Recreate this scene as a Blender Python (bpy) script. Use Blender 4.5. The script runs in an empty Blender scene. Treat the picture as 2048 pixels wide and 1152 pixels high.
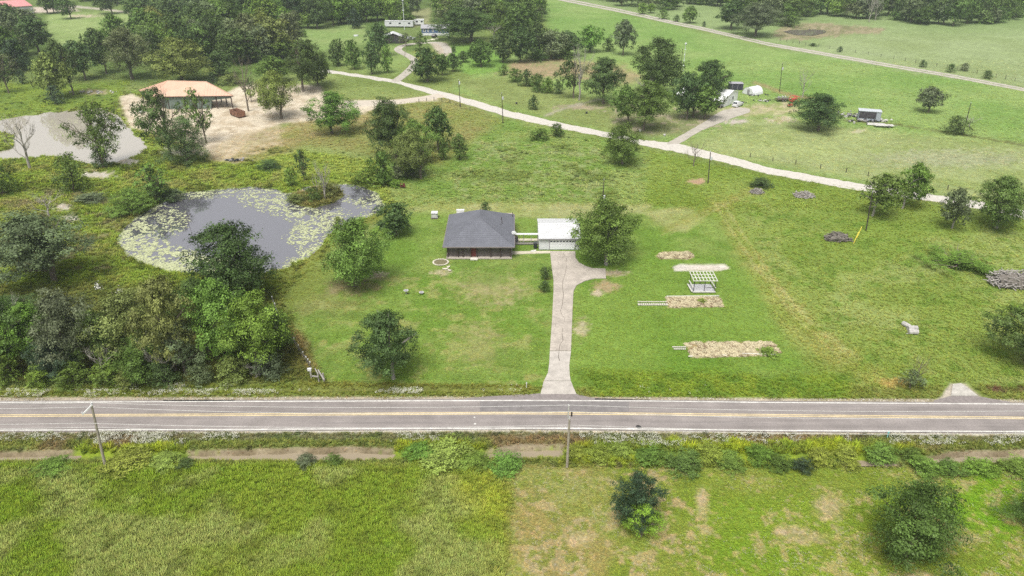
import bpy, math, random
import numpy as np
from mathutils import Vector, Matrix
R = math.radians
random.seed(7)
RNG = np.random.default_rng(11)
S = bpy.context.scene
COL = S.collection

# ------------------------------------------------------------------ camera
F, PITCH, CAMH = 1500.0, R(27.3), 59.5            # focal length in photo pixels, tilt below horizontal, height in metres
cam_d = bpy.data.cameras.new('camera')
cam_d.sensor_width = 36.0
cam_d.lens = 36.0 * F / 2048.0
cam_d.clip_start, cam_d.clip_end = 0.5, 9000
cam = bpy.data.objects.new('camera', cam_d)
cam.location = (0, 0, CAMH)
cam.rotation_euler = (math.pi / 2 - PITCH, 0, 0)
COL.objects.link(cam)
S.camera = cam

# ------------------------------------------------------------------ sky, sun, exposure
SUN_EL, SUN_ROT = R(62), R(200)
world = bpy.data.worlds.new('World')
S.world = world
world.use_nodes = True
wn, wl = world.node_tree.nodes, world.node_tree.links
wn.clear()
sky = wn.new('ShaderNodeTexSky')
sky.sky_type = 'NISHITA'
sky.sun_disc = False
sky.sun_elevation, sky.sun_rotation = SUN_EL, SUN_ROT
sky.air_density, sky.dust_density, sky.ozone_density = 1.0, 4.0, 1.0
hs = wn.new('ShaderNodeHueSaturation')
hs.inputs['Saturation'].default_value = 0.12      # overcast: the cloud layer greys the sky
bg = wn.new('ShaderNodeBackground')
bg.inputs['Strength'].default_value = 0.066
wo = wn.new('ShaderNodeOutputWorld')
wl.new(sky.outputs[0], hs.inputs['Color'])
wl.new(hs.outputs[0], bg.inputs['Color'])
wl.new(bg.outputs[0], wo.inputs['Surface'])
sun_d = bpy.data.lights.new('sun', 'SUN')
sun_d.energy, sun_d.angle, sun_d.color = 1.5, R(28), (1.0, 0.95, 0.86)
sun = bpy.data.objects.new('sun', sun_d)
sd = Vector((math.sin(SUN_ROT) * math.cos(SUN_EL), math.cos(SUN_ROT) * math.cos(SUN_EL), math.sin(SUN_EL)))
sun.rotation_euler = (-sd).to_track_quat('-Z', 'Y').to_euler()
COL.objects.link(sun)
S.view_settings.view_transform = 'Standard'
S.view_settings.look = 'None'
S.view_settings.exposure = 1.36
S.view_settings.gamma = 1.0
S.view_settings.use_curve_mapping = False
S.render.engine = 'CYCLES'
S.cycles.max_bounces = 5
S.cycles.diffuse_bounces = 3
S.cycles.glossy_bounces = 2
S.cycles.transmission_bounces = 3
S.cycles.volume_bounces = 1
S.cycles.transparent_max_bounces = 4
S.cycles.caustics_reflective = S.cycles.caustics_refractive = False
S.cycles.use_adaptive_sampling = False
S.cycles.sample_clamp_indirect = 4.0
S.cycles.use_denoising = False
S.cycles.denoiser = 'OPENIMAGEDENOISE'
S.cycles.denoising_input_passes = 'RGB_ALBEDO_NORMAL'
S.cycles.denoising_prefilter = 'FAST'

# ------------------------------------------------------------------ helpers
CP, SP = math.cos(PITCH), math.sin(PITCH)
KALB = 0.60

def U(px, py, z=0.0):
    """The point at height z that stands at photo pixel (px, py)."""
    a, b = (px - 1024) / F, -(py - 576) / F
    d = Vector((a, CP + b * SP, -SP + b * CP))
    t = (z - CAMH) / d.z
    return Vector((a * t, d.y * t, z))

def zat(py, Y, ):
    b = -(py - 576) / F
    return CAMH + (-SP + b * CP) * Y / (CP + b * SP)

def project(X, Y, Z=0.0):
    dz = Z - CAMH
    dep = Y * CP - dz * SP
    dep = np.maximum(dep, 5.0)
    return 1024 + F * X / dep, 576 - F * (Y * SP + dz * CP) / dep

def pxm(py):
    """photo pixels per metre across, on the ground at row py"""
    p = U(1024, py)
    return F / (p.y * CP + CAMH * SP)

def lin(r, g, b, k=KALB):
    f = lambda v: ((v / 255 + 0.055) / 1.055) ** 2.4 if v > 10 else v / 255 / 12.92
    return np.array([f(r), f(g), f(b)]) * k

def props(o, label=None, cat=None, group=None, kind=None):
    if label: o['label'] = label
    if cat: o['category'] = cat
    if group: o['group'] = group
    if kind: o['kind'] = kind
    return o

def empty(name, loc, label=None, cat=None, group=None, rz=0.0):
    o = bpy.data.objects.new(name, None)
    o.empty_display_size = 0.5
    o.location = loc
    o.rotation_euler = (0, 0, rz)
    COL.objects.link(o)
    return props(o, label, cat, group)

def link_mesh(name, me, parent=None, mat=None):
    if mat and not me.materials: me.materials.append(mat)
    o = bpy.data.objects.new(name, me)
    COL.objects.link(o)
    if parent: o.parent = parent
    return o

def np_mesh(name, v, f, mat=None, smooth=False):
    """v: (n,3) array; f: (m,3) or (m,4) int array"""
    me = bpy.data.meshes.new(name)
    v = np.asarray(v, np.float32); f = np.asarray(f, np.int32)
    n, k = f.shape
    me.vertices.add(len(v)); me.vertices.foreach_set('co', v.ravel())
    me.loops.add(n * k); me.loops.foreach_set('vertex_index', f.ravel())
    me.polygons.add(n)
    me.polygons.foreach_set('loop_start', np.arange(0, n * k, k, dtype=np.int32))
    if smooth: me.polygons.foreach_set('use_smooth', np.ones(n, bool))
    me.update(calc_edges=True)
    if mat: me.materials.append(mat)
    return me

class MB:
    """collects boxes, tubes and sheets for one mesh"""
    def __init__(s): s.v, s.f = [], []
    def add(s, vs, fs):
        o = len(s.v); s.v += [tuple(p) for p in vs]; s.f += [tuple(i + o for i in f) for f in fs]; return s
    def box(s, c, d, rz=0.0, M=None):
        x, y, z = d[0] / 2, d[1] / 2, d[2] / 2
        vs = [Vector((a * x, b * y, e * z)) for e in (-1, 1) for b in (-1, 1) for a in (-1, 1)]
        m = M or Matrix.Rotation(rz, 3, 'Z')
        vs = [m @ p + Vector(c) for p in vs]
        return s.add(vs, [(0, 2, 3, 1), (4, 5, 7, 6), (0, 1, 5, 4), (2, 6, 7, 3), (0, 4, 6, 2), (1, 3, 7, 5)])
    def bar(s, a, b, w, h=None):
        """square-section beam from a to b"""
        a, b = Vector(a), Vector(b); d = b - a
        h = h or w
        q = d.to_track_quat('Y', 'Z').to_matrix()
        return s.box((a + b) / 2, (w, d.length, h), M=q)
    def tube(s, pts, rad, n=6, cap=True):
        pts = [Vector(p) for p in pts]
        rad = rad if isinstance(rad, (list, tuple)) else [rad] * len(pts)
        o = len(s.v); up = Vector((0.13, 0.31, 0.94))
        for i, p in enumerate(pts):
            t = (pts[min(i + 1, len(pts) - 1)] - pts[max(i - 1, 0)]).normalized()
            a = t.cross(up if abs(t.dot(up)) < .95 else Vector((1, 0, 0))).normalized(); b = t.cross(a)
            for k in range(n):
                an = 2 * math.pi * k / n
                s.v.append(tuple(p + (a * math.cos(an) + b * math.sin(an)) * rad[i]))
        for i in range(len(pts) - 1):
            for k in range(n):
                k2 = (k + 1) % n
                s.f.append((o + i * n + k, o + (i + 1) * n + k, o + (i + 1) * n + k2, o + i * n + k2))
        if cap:
            s.f.append(tuple(o + k for k in range(n)))
            s.f.append(tuple(o + (len(pts) - 1) * n + n - 1 - k for k in range(n)))
        return s
    def slab(s, poly, z0, z1):
        """prism over a plan polygon"""
        n = len(poly)
        ar = sum(poly[i][0] * poly[(i + 1) % n][1] - poly[(i + 1) % n][0] * poly[i][1] for i in range(n))
        if ar < 0: poly = poly[::-1]
        vs = [(p[0], p[1], z0) for p in poly] + [(p[0], p[1], z1) for p in poly]
        return s.add(vs, [tuple(range(n - 1, -1, -1)), tuple(range(n, 2 * n))] + [(i, (i + 1) % n, n + (i + 1) % n, n + i) for i in range(n)])
    def shell(s, tri, t=0.12):
        """a roof face with thickness t"""
        n = len(tri); tri = [Vector(p) for p in tri]
        nm = (tri[1] - tri[0]).cross(tri[2] - tri[0]).normalized()
        if nm.z < 0: tri = tri[::-1]
        vs = tri + [p - Vector((0, 0, t)) for p in tri]
        return s.add(vs, [tuple(range(n)), tuple(range(2 * n - 1, n - 1, -1))] + [(i, n + i, n + (i + 1) % n, (i + 1) % n) for i in range(n)])
    def lump(s, c, r, seed=0, n=8, m=5, jit=0.25):
        rg = random.Random(seed); o = len(s.v); c = Vector(c)
        r = r if isinstance(r, (list, tuple)) else (r, r, r)
        for i in range(m):
            th = math.pi * (i + .5) / m
            for k in range(n):
                a = 2 * math.pi * k / n; q = 1 + rg.uniform(-jit, jit)
                s.v.append((c.x + r[0] * q * math.sin(th) * math.cos(a), c.y + r[1] * q * math.sin(th) * math.sin(a), c.z + r[2] * q * math.cos(th)))
        for i in range(m - 1):
            for k in range(n):
                k2 = (k + 1) % n
                s.f.append((o + i * n + k, o + (i + 1) * n + k, o + (i + 1) * n + k2, o + i * n + k2))
        s.f.append(tuple(o + k for k in range(n))); s.f.append(tuple(o + (m - 1) * n + n - 1 - k for k in range(n)))
        return s
    def build(s, name, mat, parent=None, smooth=False, origin=None):
        me = bpy.data.meshes.new(name)
        vs = s.v
        if origin is not None: vs = [(v[0] - origin[0], v[1] - origin[1], v[2] - origin[2]) for v in vs]
        me.from_pydata(vs, [], s.f); me.update()
        if smooth:
            for p in me.polygons: p.use_smooth = True
        o = link_mesh(name, me, parent, mat)
        if origin is not None and parent is None: o.location = origin
        return o

# ------------------------------------------------------------------ materials
def nodes(name):
    m = bpy.data.materials.new(name); m.use_nodes = True
    nt = m.node_tree; b = nt.nodes['Principled BSDF']
    b.inputs['Specular IOR Level'].default_value = 0.25
    return m, nt, b

def N(nt, t, **kw):
    n = nt.nodes.new(t)
    for k, v in kw.items(): setattr(n, k, v)
    return n

def noise_mul(nt, src, scale, lo, hi, detail=4, coord='Object', stretch=None):
    tc = N(nt, 'ShaderNodeTexCoord'); no = N(nt, 'ShaderNodeTexNoise')
    no.inputs['Scale'].default_value = scale; no.inputs['Detail'].default_value = detail
    if stretch:
        mp = N(nt, 'ShaderNodeMapping'); mp.inputs['Scale'].default_value = stretch
        nt.links.new(tc.outputs[coord], mp.inputs[0]); nt.links.new(mp.outputs[0], no.inputs['Vector'])
    else:
        nt.links.new(tc.outputs[coord], no.inputs['Vector'])
    mr = N(nt, 'ShaderNodeMapRange'); mr.inputs['From Min'].default_value = .3; mr.inputs['From Max'].default_value = .7
    mr.inputs['To Min'].default_value = lo; mr.inputs['To Max'].default_value = hi
    nt.links.new(no.outputs['Fac'], mr.inputs['Value'])
    mx = N(nt, 'ShaderNodeMix', data_type='RGBA', blend_type='MULTIPLY'); mx.inputs['Factor'].default_value = 1
    nt.links.new(src, mx.inputs['A']); nt.links.new(mr.outputs[0], mx.inputs['B'])
    return mx.outputs['Result'], no.outputs['Fac']

def plain(name, rgb, rough=.7, lo=.85, hi=1.12, scale=3.0, metal=0, bump=0, stretch=None, scale2=None):
    m, nt, b = nodes(name)
    c = N(nt, 'ShaderNodeRGB'); c.outputs[0].default_value = (*rgb, 1)
    out, fac = noise_mul(nt, c.outputs[0], scale, lo, hi, stretch=stretch)
    if scale2: out, fac = noise_mul(nt, out, scale2, lo, hi)
    nt.links.new(out, b.inputs['Base Color'])
    b.inputs['Roughness'].default_value = rough; b.inputs['Metallic'].default_value = metal
    if bump:
        bp = N(nt, 'ShaderNodeBump'); bp.inputs['Strength'].default_value = bump; bp.inputs['Distance'].default_value = .05
        nt.links.new(fac, bp.inputs['Height']); nt.links.new(bp.outputs[0], b.inputs['Normal'])
    return m

def leafmat(name):
    """foliage: mesh attribute 'tone' shades the object colour leaf by leaf; part of the light passes through"""
    m = bpy.data.materials.new(name); m.use_nodes = True
    nt = m.node_tree; nt.nodes.clear()
    at = N(nt, 'ShaderNodeAttribute', attribute_name='tone'); oi = N(nt, 'ShaderNodeObjectInfo')
    mr = N(nt, 'ShaderNodeMapRange'); mr.inputs['To Min'].default_value = .35; mr.inputs['To Max'].default_value = 1.65
    nt.links.new(at.outputs['Fac'], mr.inputs['Value'])
    mx = N(nt, 'ShaderNodeMix', data_type='RGBA', blend_type='MULTIPLY'); mx.inputs['Factor'].default_value = 1
    nt.links.new(oi.outputs['Color'], mx.inputs['A']); nt.links.new(mr.outputs[0], mx.inputs['B'])
    d = N(nt, 'ShaderNodeBsdfDiffuse'); t = N(nt, 'ShaderNodeBsdfTranslucent'); g = N(nt, 'ShaderNodeBsdfGlossy')
    g.inputs['Roughness'].default_value = .45
    nt.links.new(mx.outputs['Result'], d.inputs['Color']); nt.links.new(mx.outputs['Result'], t.inputs['Color'])
    ms = N(nt, 'ShaderNodeMixShader'); ms.inputs[0].default_value = .13
    nt.links.new(d.outputs[0], ms.inputs[1]); nt.links.new(t.outputs[0], ms.inputs[2])
    m2 = N(nt, 'ShaderNodeMixShader'); m2.inputs[0].default_value = .012
    nt.links.new(ms.outputs[0], m2.inputs[1]); nt.links.new(g.outputs[0], m2.inputs[2])
    o = N(nt, 'ShaderNodeOutputMaterial'); nt.links.new(m2.outputs[0], o.inputs['Surface'])
    return m

def tintmat(name, rough=.8, var=True, trans=.2):
    """scattered small plants: colour comes from each instance's own tint"""
    m = bpy.data.materials.new(name); m.use_nodes = True
    nt = m.node_tree; nt.nodes.clear()
    at = N(nt, 'ShaderNodeAttribute', attribute_name='tint', attribute_type='INSTANCER')
    d = N(nt, 'ShaderNodeBsdfDiffuse'); t = N(nt, 'ShaderNodeBsdfTranslucent')
    nt.links.new(at.outputs['Color'], d.inputs['Color']); nt.links.new(at.outputs['Color'], t.inputs['Color'])
    ms = N(nt, 'ShaderNodeMixShader'); ms.inputs[0].default_value = trans
    nt.links.new(d.outputs[0], ms.inputs[1]); nt.links.new(t.outputs[0], ms.inputs[2])
    o = N(nt, 'ShaderNodeOutputMaterial'); nt.links.new(ms.outputs[0], o.inputs['Surface'])
    return m

def watermat(name, rgb, rough=.04, ior=1.33, scale=1.2, bump=.06):
    m, nt, b = nodes(name)
    b.inputs['Base Color'].default_value = (*rgb, 1); b.inputs['Roughness'].default_value = rough
    b.inputs['IOR'].default_value = ior; b.inputs['Specular IOR Level'].default_value = .5
    tc = N(nt, 'ShaderNodeTexCoord'); no = N(nt, 'ShaderNodeTexNoise'); no.inputs['Scale'].default_value = scale
    nt.links.new(tc.outputs['Object'], no.inputs['Vector'])
    bp = N(nt, 'ShaderNodeBump'); bp.inputs['Strength'].default_value = bump; bp.inputs['Distance'].default_value = .02
    nt.links.new(no.outputs['Fac'], bp.inputs['Height']); nt.links.new(bp.outputs[0], b.inputs['Normal'])
    return m

# ------------------------------------------------------------------ numpy noise
def _h(ix, iy, s):
    n = (ix.astype(np.int64) * 374761393 + iy.astype(np.int64) * 668265263 + s * 1442695041) & 0x7fffffff
    n = ((n ^ (n >> 13)) * 1274126177) & 0x7fffffff
    return ((n ^ (n >> 16)) & 0xffff) / 65535.0

def vnoise(x, y, s):
    ix, iy = np.floor(x), np.floor(y); fx, fy = x - ix, y - iy
    fx = fx * fx * (3 - 2 * fx); fy = fy * fy * (3 - 2 * fy)
    a, b, c, d = _h(ix, iy, s), _h(ix + 1, iy, s), _h(ix, iy + 1, s), _h(ix + 1, iy + 1, s)
    return (a * (1 - fx) + b * fx) * (1 - fy) + (c * (1 - fx) + d * fx) * fy

def fbm(x, y, s, o=3):
    r, a, t = 0, 1, 0
    for i in range(o):
        r = r + a * vnoise(x * 2 ** i + 17 * i, y * 2 ** i + 9 * i, s + i); t += a; a *= .55
    return r / t

def sstep(a, b, x):
    t = np.clip((x - a) / (b - a), 0, 1); return t * t * (3 - 2 * t)
# ------------------------------------------------------------------ ground: plant cover field
POND = [(232, 482), (246, 452), (266, 432), (300, 412), (345, 388), (382, 378), (440, 376), (500, 370), (545, 374), (580, 384), (620, 372), (690, 362), (722, 368), (748, 378),
        (768, 394), (774, 410), (756, 424), (705, 444), (668, 462), (642, 490), (604, 520), (562, 537), (500, 548), (400, 545), (330, 540), (288, 527), (252, 508)]
ISLAND = [(574, 398), (590, 384), (625, 372), (664, 370), (686, 380), (690, 390), (670, 404), (632, 414), (600, 410)]
MUDPOND = [(-160, 246), (0, 237), (60, 227), (140, 218), (200, 214), (240, 228), (262, 262), (285, 278), (297, 294), (282, 308), (240, 318), (205, 329), (160, 322), (112, 310),
           (60, 311), (20, 316), (-160, 330), (-160, 300), (0, 300), (26, 292), (28, 272), (0, 262), (-160, 268)]
FARPOND = [(500, 62), (520, 54), (560, 53), (592, 58), (580, 68), (540, 74), (505, 74)]
STOCKPOND = [(1566, 63), (1590, 58), (1630, 57), (1655, 60), (1650, 66), (1625, 71), (1590, 70)]
DITCH = [[(-60, 907), (165, 903), (150, 914), (-60, 915)], [(372, 905), (560, 901), (700, 897), (790, 902), (782, 915), (700, 917), (560, 915), (380, 913)],
         [(968, 903), (1040, 893), (1128, 893), (1128, 909), (1060, 912), (968, 911)], [(1715, 916), (1800, 918), (1805, 930), (1720, 930)],
         [(1832, 910), (1900, 907), (2150, 902), (2150, 917), (1960, 919), (1838, 921)]]
DITCHLINE = [(-300, 912), (200, 911), (600, 910), (900, 908), (1100, 905), (1400, 909), (1750, 916), (2050, 913), (2400, 908)]

def seg_dist(px, py, pts, closed, ys=1.7):
    best = np.full(px.shape, 1e9); inside = np.zeros(px.shape, bool); tt = np.zeros(px.shape)
    n = len(pts); m = n if closed else n - 1; L = 0
    for i in range(m):
        (x0, y0), (x1, y1) = pts[i], pts[(i + 1) % n]
        dx, dy = x1 - x0, (y1 - y0) * ys
        ax, ay = px - x0, (py - y0) * ys
        t = np.clip((ax * dx + ay * dy) / (dx * dx + dy * dy + 1e-9), 0, 1)
        d = np.hypot(ax - t * dx, ay - t * dy)
        if not closed: tt = np.where(d < best, i + t, tt)
        best = np.minimum(best, d)
        if closed:
            c = (y0 > py) != (y1 > py)
            inside ^= c & (px < (x1 - x0) * (py - y0) / ((y1 - y0) if y1 != y0 else 1e-9) + x0)
    return (np.where(inside, -best, best) if closed else best), tt

class Field:
    def __init__(s, X, Y):
        s.X, s.Y = X, Y
        s.px, s.py = project(X, Y)
        s.n1 = fbm(X / .7, Y / .7, 3, 2); s.n2 = fbm(X / 2.2, Y / 2.2, 5, 3); s.n8 = fbm(X / 7, Y / 7, 9, 3); s.n30 = fbm(X / 26, Y / 26, 21, 3); s.nm = s.n1 * .5 + s.n2 * .35 + s.n8 * .15
        s.col = np.zeros((len(X), 3)); s.h = np.full(len(X), .14); s.d = np.full(len(X), 1.0); s.z = np.zeros(len(X))
        s.sw = fbm(X / 40, Y / 40, 33, 2)
    def _apply(s, ix, m, ca, cb, mix, h, d):
        ca = lin(*ca); cb = ca if cb is None else lin(*cb)
        q = {'n1': s.n1, 'n2': s.n2, 'n8': s.n8, 'n30': s.n30, 'nm': s.nm}[mix][ix]
        q = sstep(.3, .7, q * .8 + s.n2[ix] * .2)[:, None]
        c = ca * (1 - q) + cb * q
        s.col[ix] = s.col[ix] * (1 - m[:, None]) + c * m[:, None]
        if h is not None: s.h[ix] = s.h[ix] * (1 - m) + h * m
        if d is not None: s.d[ix] = s.d[ix] * (1 - m) + d * m
    def _near(s, x0, x1, y0, y1, pad):
        return np.nonzero((s.px > x0 - pad) & (s.px < x1 + pad) & (s.py > y0 - pad) & (s.py < y1 + pad))[0]
    def poly(s, pts, ca, cb=None, soft=8, brk=14, mix='n8', h=None, d=None, a=1.0):
        xs, ys = [p[0] for p in pts], [p[1] for p in pts]
        ix = s._near(min(xs), max(xs), min(ys), max(ys), soft + brk)
        if not len(ix): return
        ds, _ = seg_dist(s.px[ix], s.py[ix], pts, True)
        ds = ds + (s.n2[ix] * .5 + s.n8[ix] * .5 - .5) * 2 * brk
        s._apply(ix, sstep(-soft, soft, -ds) * a, ca, cb, mix, h, d)
    def ell(s, cx, cy, rx, ry, ca, cb=None, soft=.45, brk=.9, mix='nm', h=None, d=None, a=1.0):
        ix = s._near(cx - rx * 1.6, cx + rx * 1.6, cy - ry * 1.6, cy + ry * 1.6, 4)
        if not len(ix): return
        ds = np.hypot((s.px[ix] - cx) / rx, (s.py[ix] - cy) / ry) - 1 + (s.nm[ix] - .5) * 3 * brk
        s._apply(ix, sstep(-soft, soft, -ds) * a, ca, cb, mix, h, d)
    def line(s, pts, w, ca, cb=None, soft=4, brk=4, mix='n2', h=None, d=None, a=1.0):
        xs, ys = [p[0] for p in pts], [p[1] for p in pts]
        ix = s._near(min(xs), max(xs), min(ys), max(ys), (max(w) if hasattr(w, '__len__') else w) + soft + brk)
        if not len(ix): return
        ds, t = seg_dist(s.px[ix], s.py[ix], pts, False)
        ww = np.interp(t, range(len(w)), w) if hasattr(w, '__len__') else w
        ds = ds - ww + (s.n2[ix] - .5) * 2 * brk
        s._apply(ix, sstep(-soft, soft, -ds) * a, ca, cb, mix, h, d)
    def patches(s, pts, ca, thr=.6, soft=.08, mix='n2', h=None, d=None, a=1.0, cb=None, edge=10):
        """irregular spots of ca wherever the noise is above thr inside the outline"""
        xs, ys = [p[0] for p in pts], [p[1] for p in pts]
        ix = s._near(min(xs), max(xs), min(ys), max(ys), edge)
        if not len(ix): return
        ds, _ = seg_dist(s.px[ix], s.py[ix], pts, True)
        q = {'n1': s.n1, 'n2': s.n2, 'n8': s.n8, 'n30': s.n30, 'nm': s.nm}[mix][ix]
        s._apply(ix, sstep(-edge, edge, -ds) * sstep(thr - soft, thr + soft, q) * a, ca, cb, 'n1', h, d)

    def sow(s):
        P, E, L, T = s.poly, s.ell, s.line, s.patches
        X = 3000
        P([(-X, -400), (5000, -400), (5000, 3000), (-X, 3000)], (126, 148, 76), (144, 164, 94), soft=1, brk=0, mix='n30', h=.2)
        # far pastures
        P([(1030, -160), (3200, -160), (3200, 420), (2048, 178), (1536, 90), (1140, 0)], (150, 174, 114), (136, 162, 100), mix='n30', h=.15)
        P([(1530, 120), (3000, 420), (3000, 100), (1700, 60)], (158, 178, 124), (148, 168, 110), soft=40, mix='n30', h=.12)
        P([(1060, -20), (1140, 0), (1536, 95), (2048, 180), (2600, 300), (2600, 520), (2048, 425), (1536, 335), (1350, 285), (1220, 268), (1090, 240), (980, 205), (900, 180), (1000, 120), (1100, 60)],
          (126, 164, 80), (148, 176, 100), mix='n30', h=.18)
        P([(1360, 290), (1500, 235), (1700, 255), (2048, 290), (2600, 360), (2600, 500), (2048, 420), (1536, 330)], (146, 166, 98), (162, 178, 118), soft=18, h=.1)
        E(1900, 318, 150, 16, (172, 180, 138), (150, 160, 120), soft=.6); E(1700, 268, 90, 10, (165, 182, 118), soft=.7); E(1550, 300, 120, 12, (168, 184, 120), soft=.7)
        P([(1000, 130), (1110, 115), (1250, 130), (1290, 160), (1240, 170), (1100, 150), (1010, 145)], (178, 160, 122), (150, 160, 100), soft=12, h=.08)
        E(1075, 140, 75, 14, (182, 160, 126), (160, 150, 110), soft=.5, h=.05, d=.5)
        P([(900, 160), (1020, 150), (1210, 200), (1340, 240), (1240, 268), (1100, 238), (960, 195)], (146, 164, 96), (134, 152, 84), soft=14, h=.1)
        E(1155, 214, 40, 5, (176, 164, 136), soft=.5, d=.4); L([(1090, 232), (1130, 215), (1200, 198)], 2.5, (178, 172, 150), d=.3)
        P([(1220, 225), (1440, 225), (1400, 262), (1300, 275), (1240, 262)], (132, 140, 92), (150, 150, 110), soft=14, h=.06, a=.8)
        T([(1180, 205), (1460, 215), (1440, 260), (1250, 270)], (178, 168, 140), thr=.6, d=.4, h=.03)
        # right field, middle field, lawn
        P([(1180, 290), (1300, 300), (1536, 350), (2048, 440), (3000, 600), (3200, 806), (1600, 798), (1140, 785), (1160, 520), (1170, 400)], (124, 152, 58), (142, 164, 80), mix='n30', h=.26)
        T([(1480, 400), (2200, 480), (2400, 780), (1700, 780), (1540, 560)], (152, 170, 96), thr=.56, soft=.1, mix='n8', a=.7)
        T([(1480, 400), (2200, 480), (2400, 780), (1700, 780), (1540, 560)], (106, 142, 48), thr=.62, soft=.08, mix='n2', a=.7)
        P([(900, 210), (1010, 240), (1220, 280), (1300, 300), (1290, 412), (760, 425), (740, 330), (870, 270)], (118, 152, 66), (142, 164, 90), mix='n8', h=.3)
        T([(930, 280), (1200, 290), (1240, 400), (900, 400)], (158, 172, 118), thr=.58, mix='n2', h=.4, a=.6)
        T([(930, 280), (1200, 290), (1240, 400), (900, 400)], (104, 128, 58), thr=.6, mix='n8', h=.4, a=.8)
        P([(640, 205), (900, 190), (1000, 240), (880, 330), (760, 310), (600, 290), (560, 330), (480, 330), (520, 290), (650, 265)], (136, 150, 78), (150, 150, 90), soft=16, h=.3)
        P([(640, 218), (740, 215), (735, 245), (620, 285), (560, 310), (480, 330), (440, 318)], (164, 154, 104), (144, 150, 82), soft=14, h=.25)
        P([(570, 570), (690, 520), (760, 440), (880, 412), (1150, 415), (1330, 412), (1440, 440), (1500, 540), (1560, 660), (1640, 770), (1000, 778), (640, 762), (556, 610)],
          (112, 148, 54), (136, 162, 78), mix='n8', h=.1)
        P([(1150, 540), (1340, 500), (1480, 520), (1540, 640), (1620, 740), (1300, 770), (1150, 760)], (102, 144, 42), (124, 158, 62), soft=26, mix='n30', h=.1, a=.8)
        P([(880, 405), (1300, 408), (1290, 425), (1150, 438), (880, 428), (800, 420)], (168, 174, 118), (150, 166, 92), soft=10, h=.08)
        P([(1290, 420), (1390, 415), (1410, 440), (1370, 460), (1310, 450)], (168, 174, 112), (150, 166, 90), soft=10, h=.1)
        E(985, 575, 60, 26, (170, 164, 116), (150, 156, 90), soft=.6, h=.05, d=.5); E(960, 690, 40, 34, (160, 160, 104), (138, 156, 80), soft=.7, h=.05)
        E(650, 610, 70, 26, (134, 146, 80), soft=.7); E(1215, 572, 22, 10, (176, 160, 120), soft=.6, d=.4); E(1195, 585, 12, 5, (190, 178, 150), d=.3)
        E(1228, 546, 26, 6, (196, 184, 156), (170, 160, 120), d=.3); E(1162, 655, 14, 22, (192, 184, 150), (150, 156, 90), d=.4); E(880, 545, 18, 6, (186, 178, 140), d=.4)
        E(755, 552, 16, 8, (204, 194, 166), (160, 150, 110), d=.3); E(700, 570, 50, 14, (150, 142, 100), (120, 130, 70), d=.5)
        T([(580, 570), (1100, 520), (1100, 770), (640, 760)], (160, 166, 100), thr=.64, mix='n2', a=.7)
        T([(580, 570), (1100, 520), (1100, 770), (640, 760)], (98, 138, 44), thr=.6, mix='n8', a=.5)
        L([(1330, 460), (1460, 400), (1500, 380)], 9, (156, 156, 84), (140, 150, 70), soft=10, a=.7)
        L([(1435, 400), (1470, 470), (1530, 560), (1590, 640), (1660, 700), (1760, 775)], [12, 16, 24, 30, 34, 30], (158, 166, 88), (136, 154, 66), soft=18, brk=16, mix='n2', a=.7)
        L([(1500, 520), (1620, 640), (1720, 720)], 5, (178, 180, 118), soft=10, brk=12, a=.55)
        for d_ in (-7, 7): L([(1330 + d_, 470), (1450 + d_, 405), (1500 + d_, 390), (1530, 384 + d_)], 1.6, (168, 172, 110), soft=2.5, brk=2, a=.5)
        for d_ in (-9, 9): L([(1440 + d_, 410), (1478 + d_, 470), (1540 + d_, 560), (1610 + d_, 645), (1690 + d_, 715)], 2.2, (180, 178, 116), soft=4, brk=4, a=.55)
        for k_ in range(9): L([(1165, 600 + k_ * 19), (1330, 606 + k_ * 20), (1560, 612 + k_ * 21)], 3, (132, 166, 64), soft=5, brk=6, a=.3)
        for k_ in range(8): L([(620 + k_ * 8, 600 + k_ * 20), (820, 596 + k_ * 21), (1090, 590 + k_ * 22)], 3.4, (142, 168, 74), soft=5, brk=7, a=.28)
        E(1395, 363, 16, 4.5, (205, 170, 140), (190, 160, 130), d=.15, h=.02)
        # left wild ground
        P([(-X, 150), (0, 160), (330, 190), (250, 240), (330, 280), (470, 330), (600, 300), (760, 320), (790, 410), (690, 470), (600, 560), (560, 600), (-X, 660)], (122, 150, 52), (142, 164, 72), mix='n8', h=.45)
        T([(-200, 330), (560, 330), (560, 560), (-200, 600)], (132, 130, 84), thr=.58, mix='n8', h=.5, a=.5)
        T([(-200, 160), (560, 160), (560, 620), (-200, 640)], (92, 106, 48), thr=.6, mix='n2', h=.5, a=.75)
        T([(-200, 380), (300, 380), (240, 540), (-200, 560)], (150, 148, 112), thr=.64, mix='n2', h=.4, a=.6)
        for q in ((195, 349, 26, 6), (125, 412, 16, 7), (140, 436, 14, 5), (250, 322, 22, 6), (370, 303, 40, 8)): E(*q, (214, 208, 196), (180, 172, 150), d=.3, h=.1)
        P([(770, 400), (800, 410), (760, 440), (690, 480), (620, 540), (560, 560), (560, 545), (640, 500), (680, 462), (740, 432)], (140, 146, 70), (118, 140, 56), soft=8, h=.25)
        P([(560, 560), (700, 500), (640, 580), (560, 620)], (128, 146, 66), soft=20)
        P([(-X, 590), (200, 570), (560, 585), (600, 660), (650, 765), (-X, 770)], (98, 116, 52), (118, 126, 64), soft=16, h=.4)
        P([(575, 655), (600, 660), (640, 735), (610, 740)], (176, 156, 112), (140, 136, 80), soft=10, h=.4)
        # top-left woodland floor and meadow
        P([(-X, -300), (1000, -300), (960, 70), (700, 130), (640, 145), (480, 170), (250, 165), (-X, 200)], (100, 128, 62), (120, 142, 78), soft=14, mix='n30', h=.3)
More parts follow.
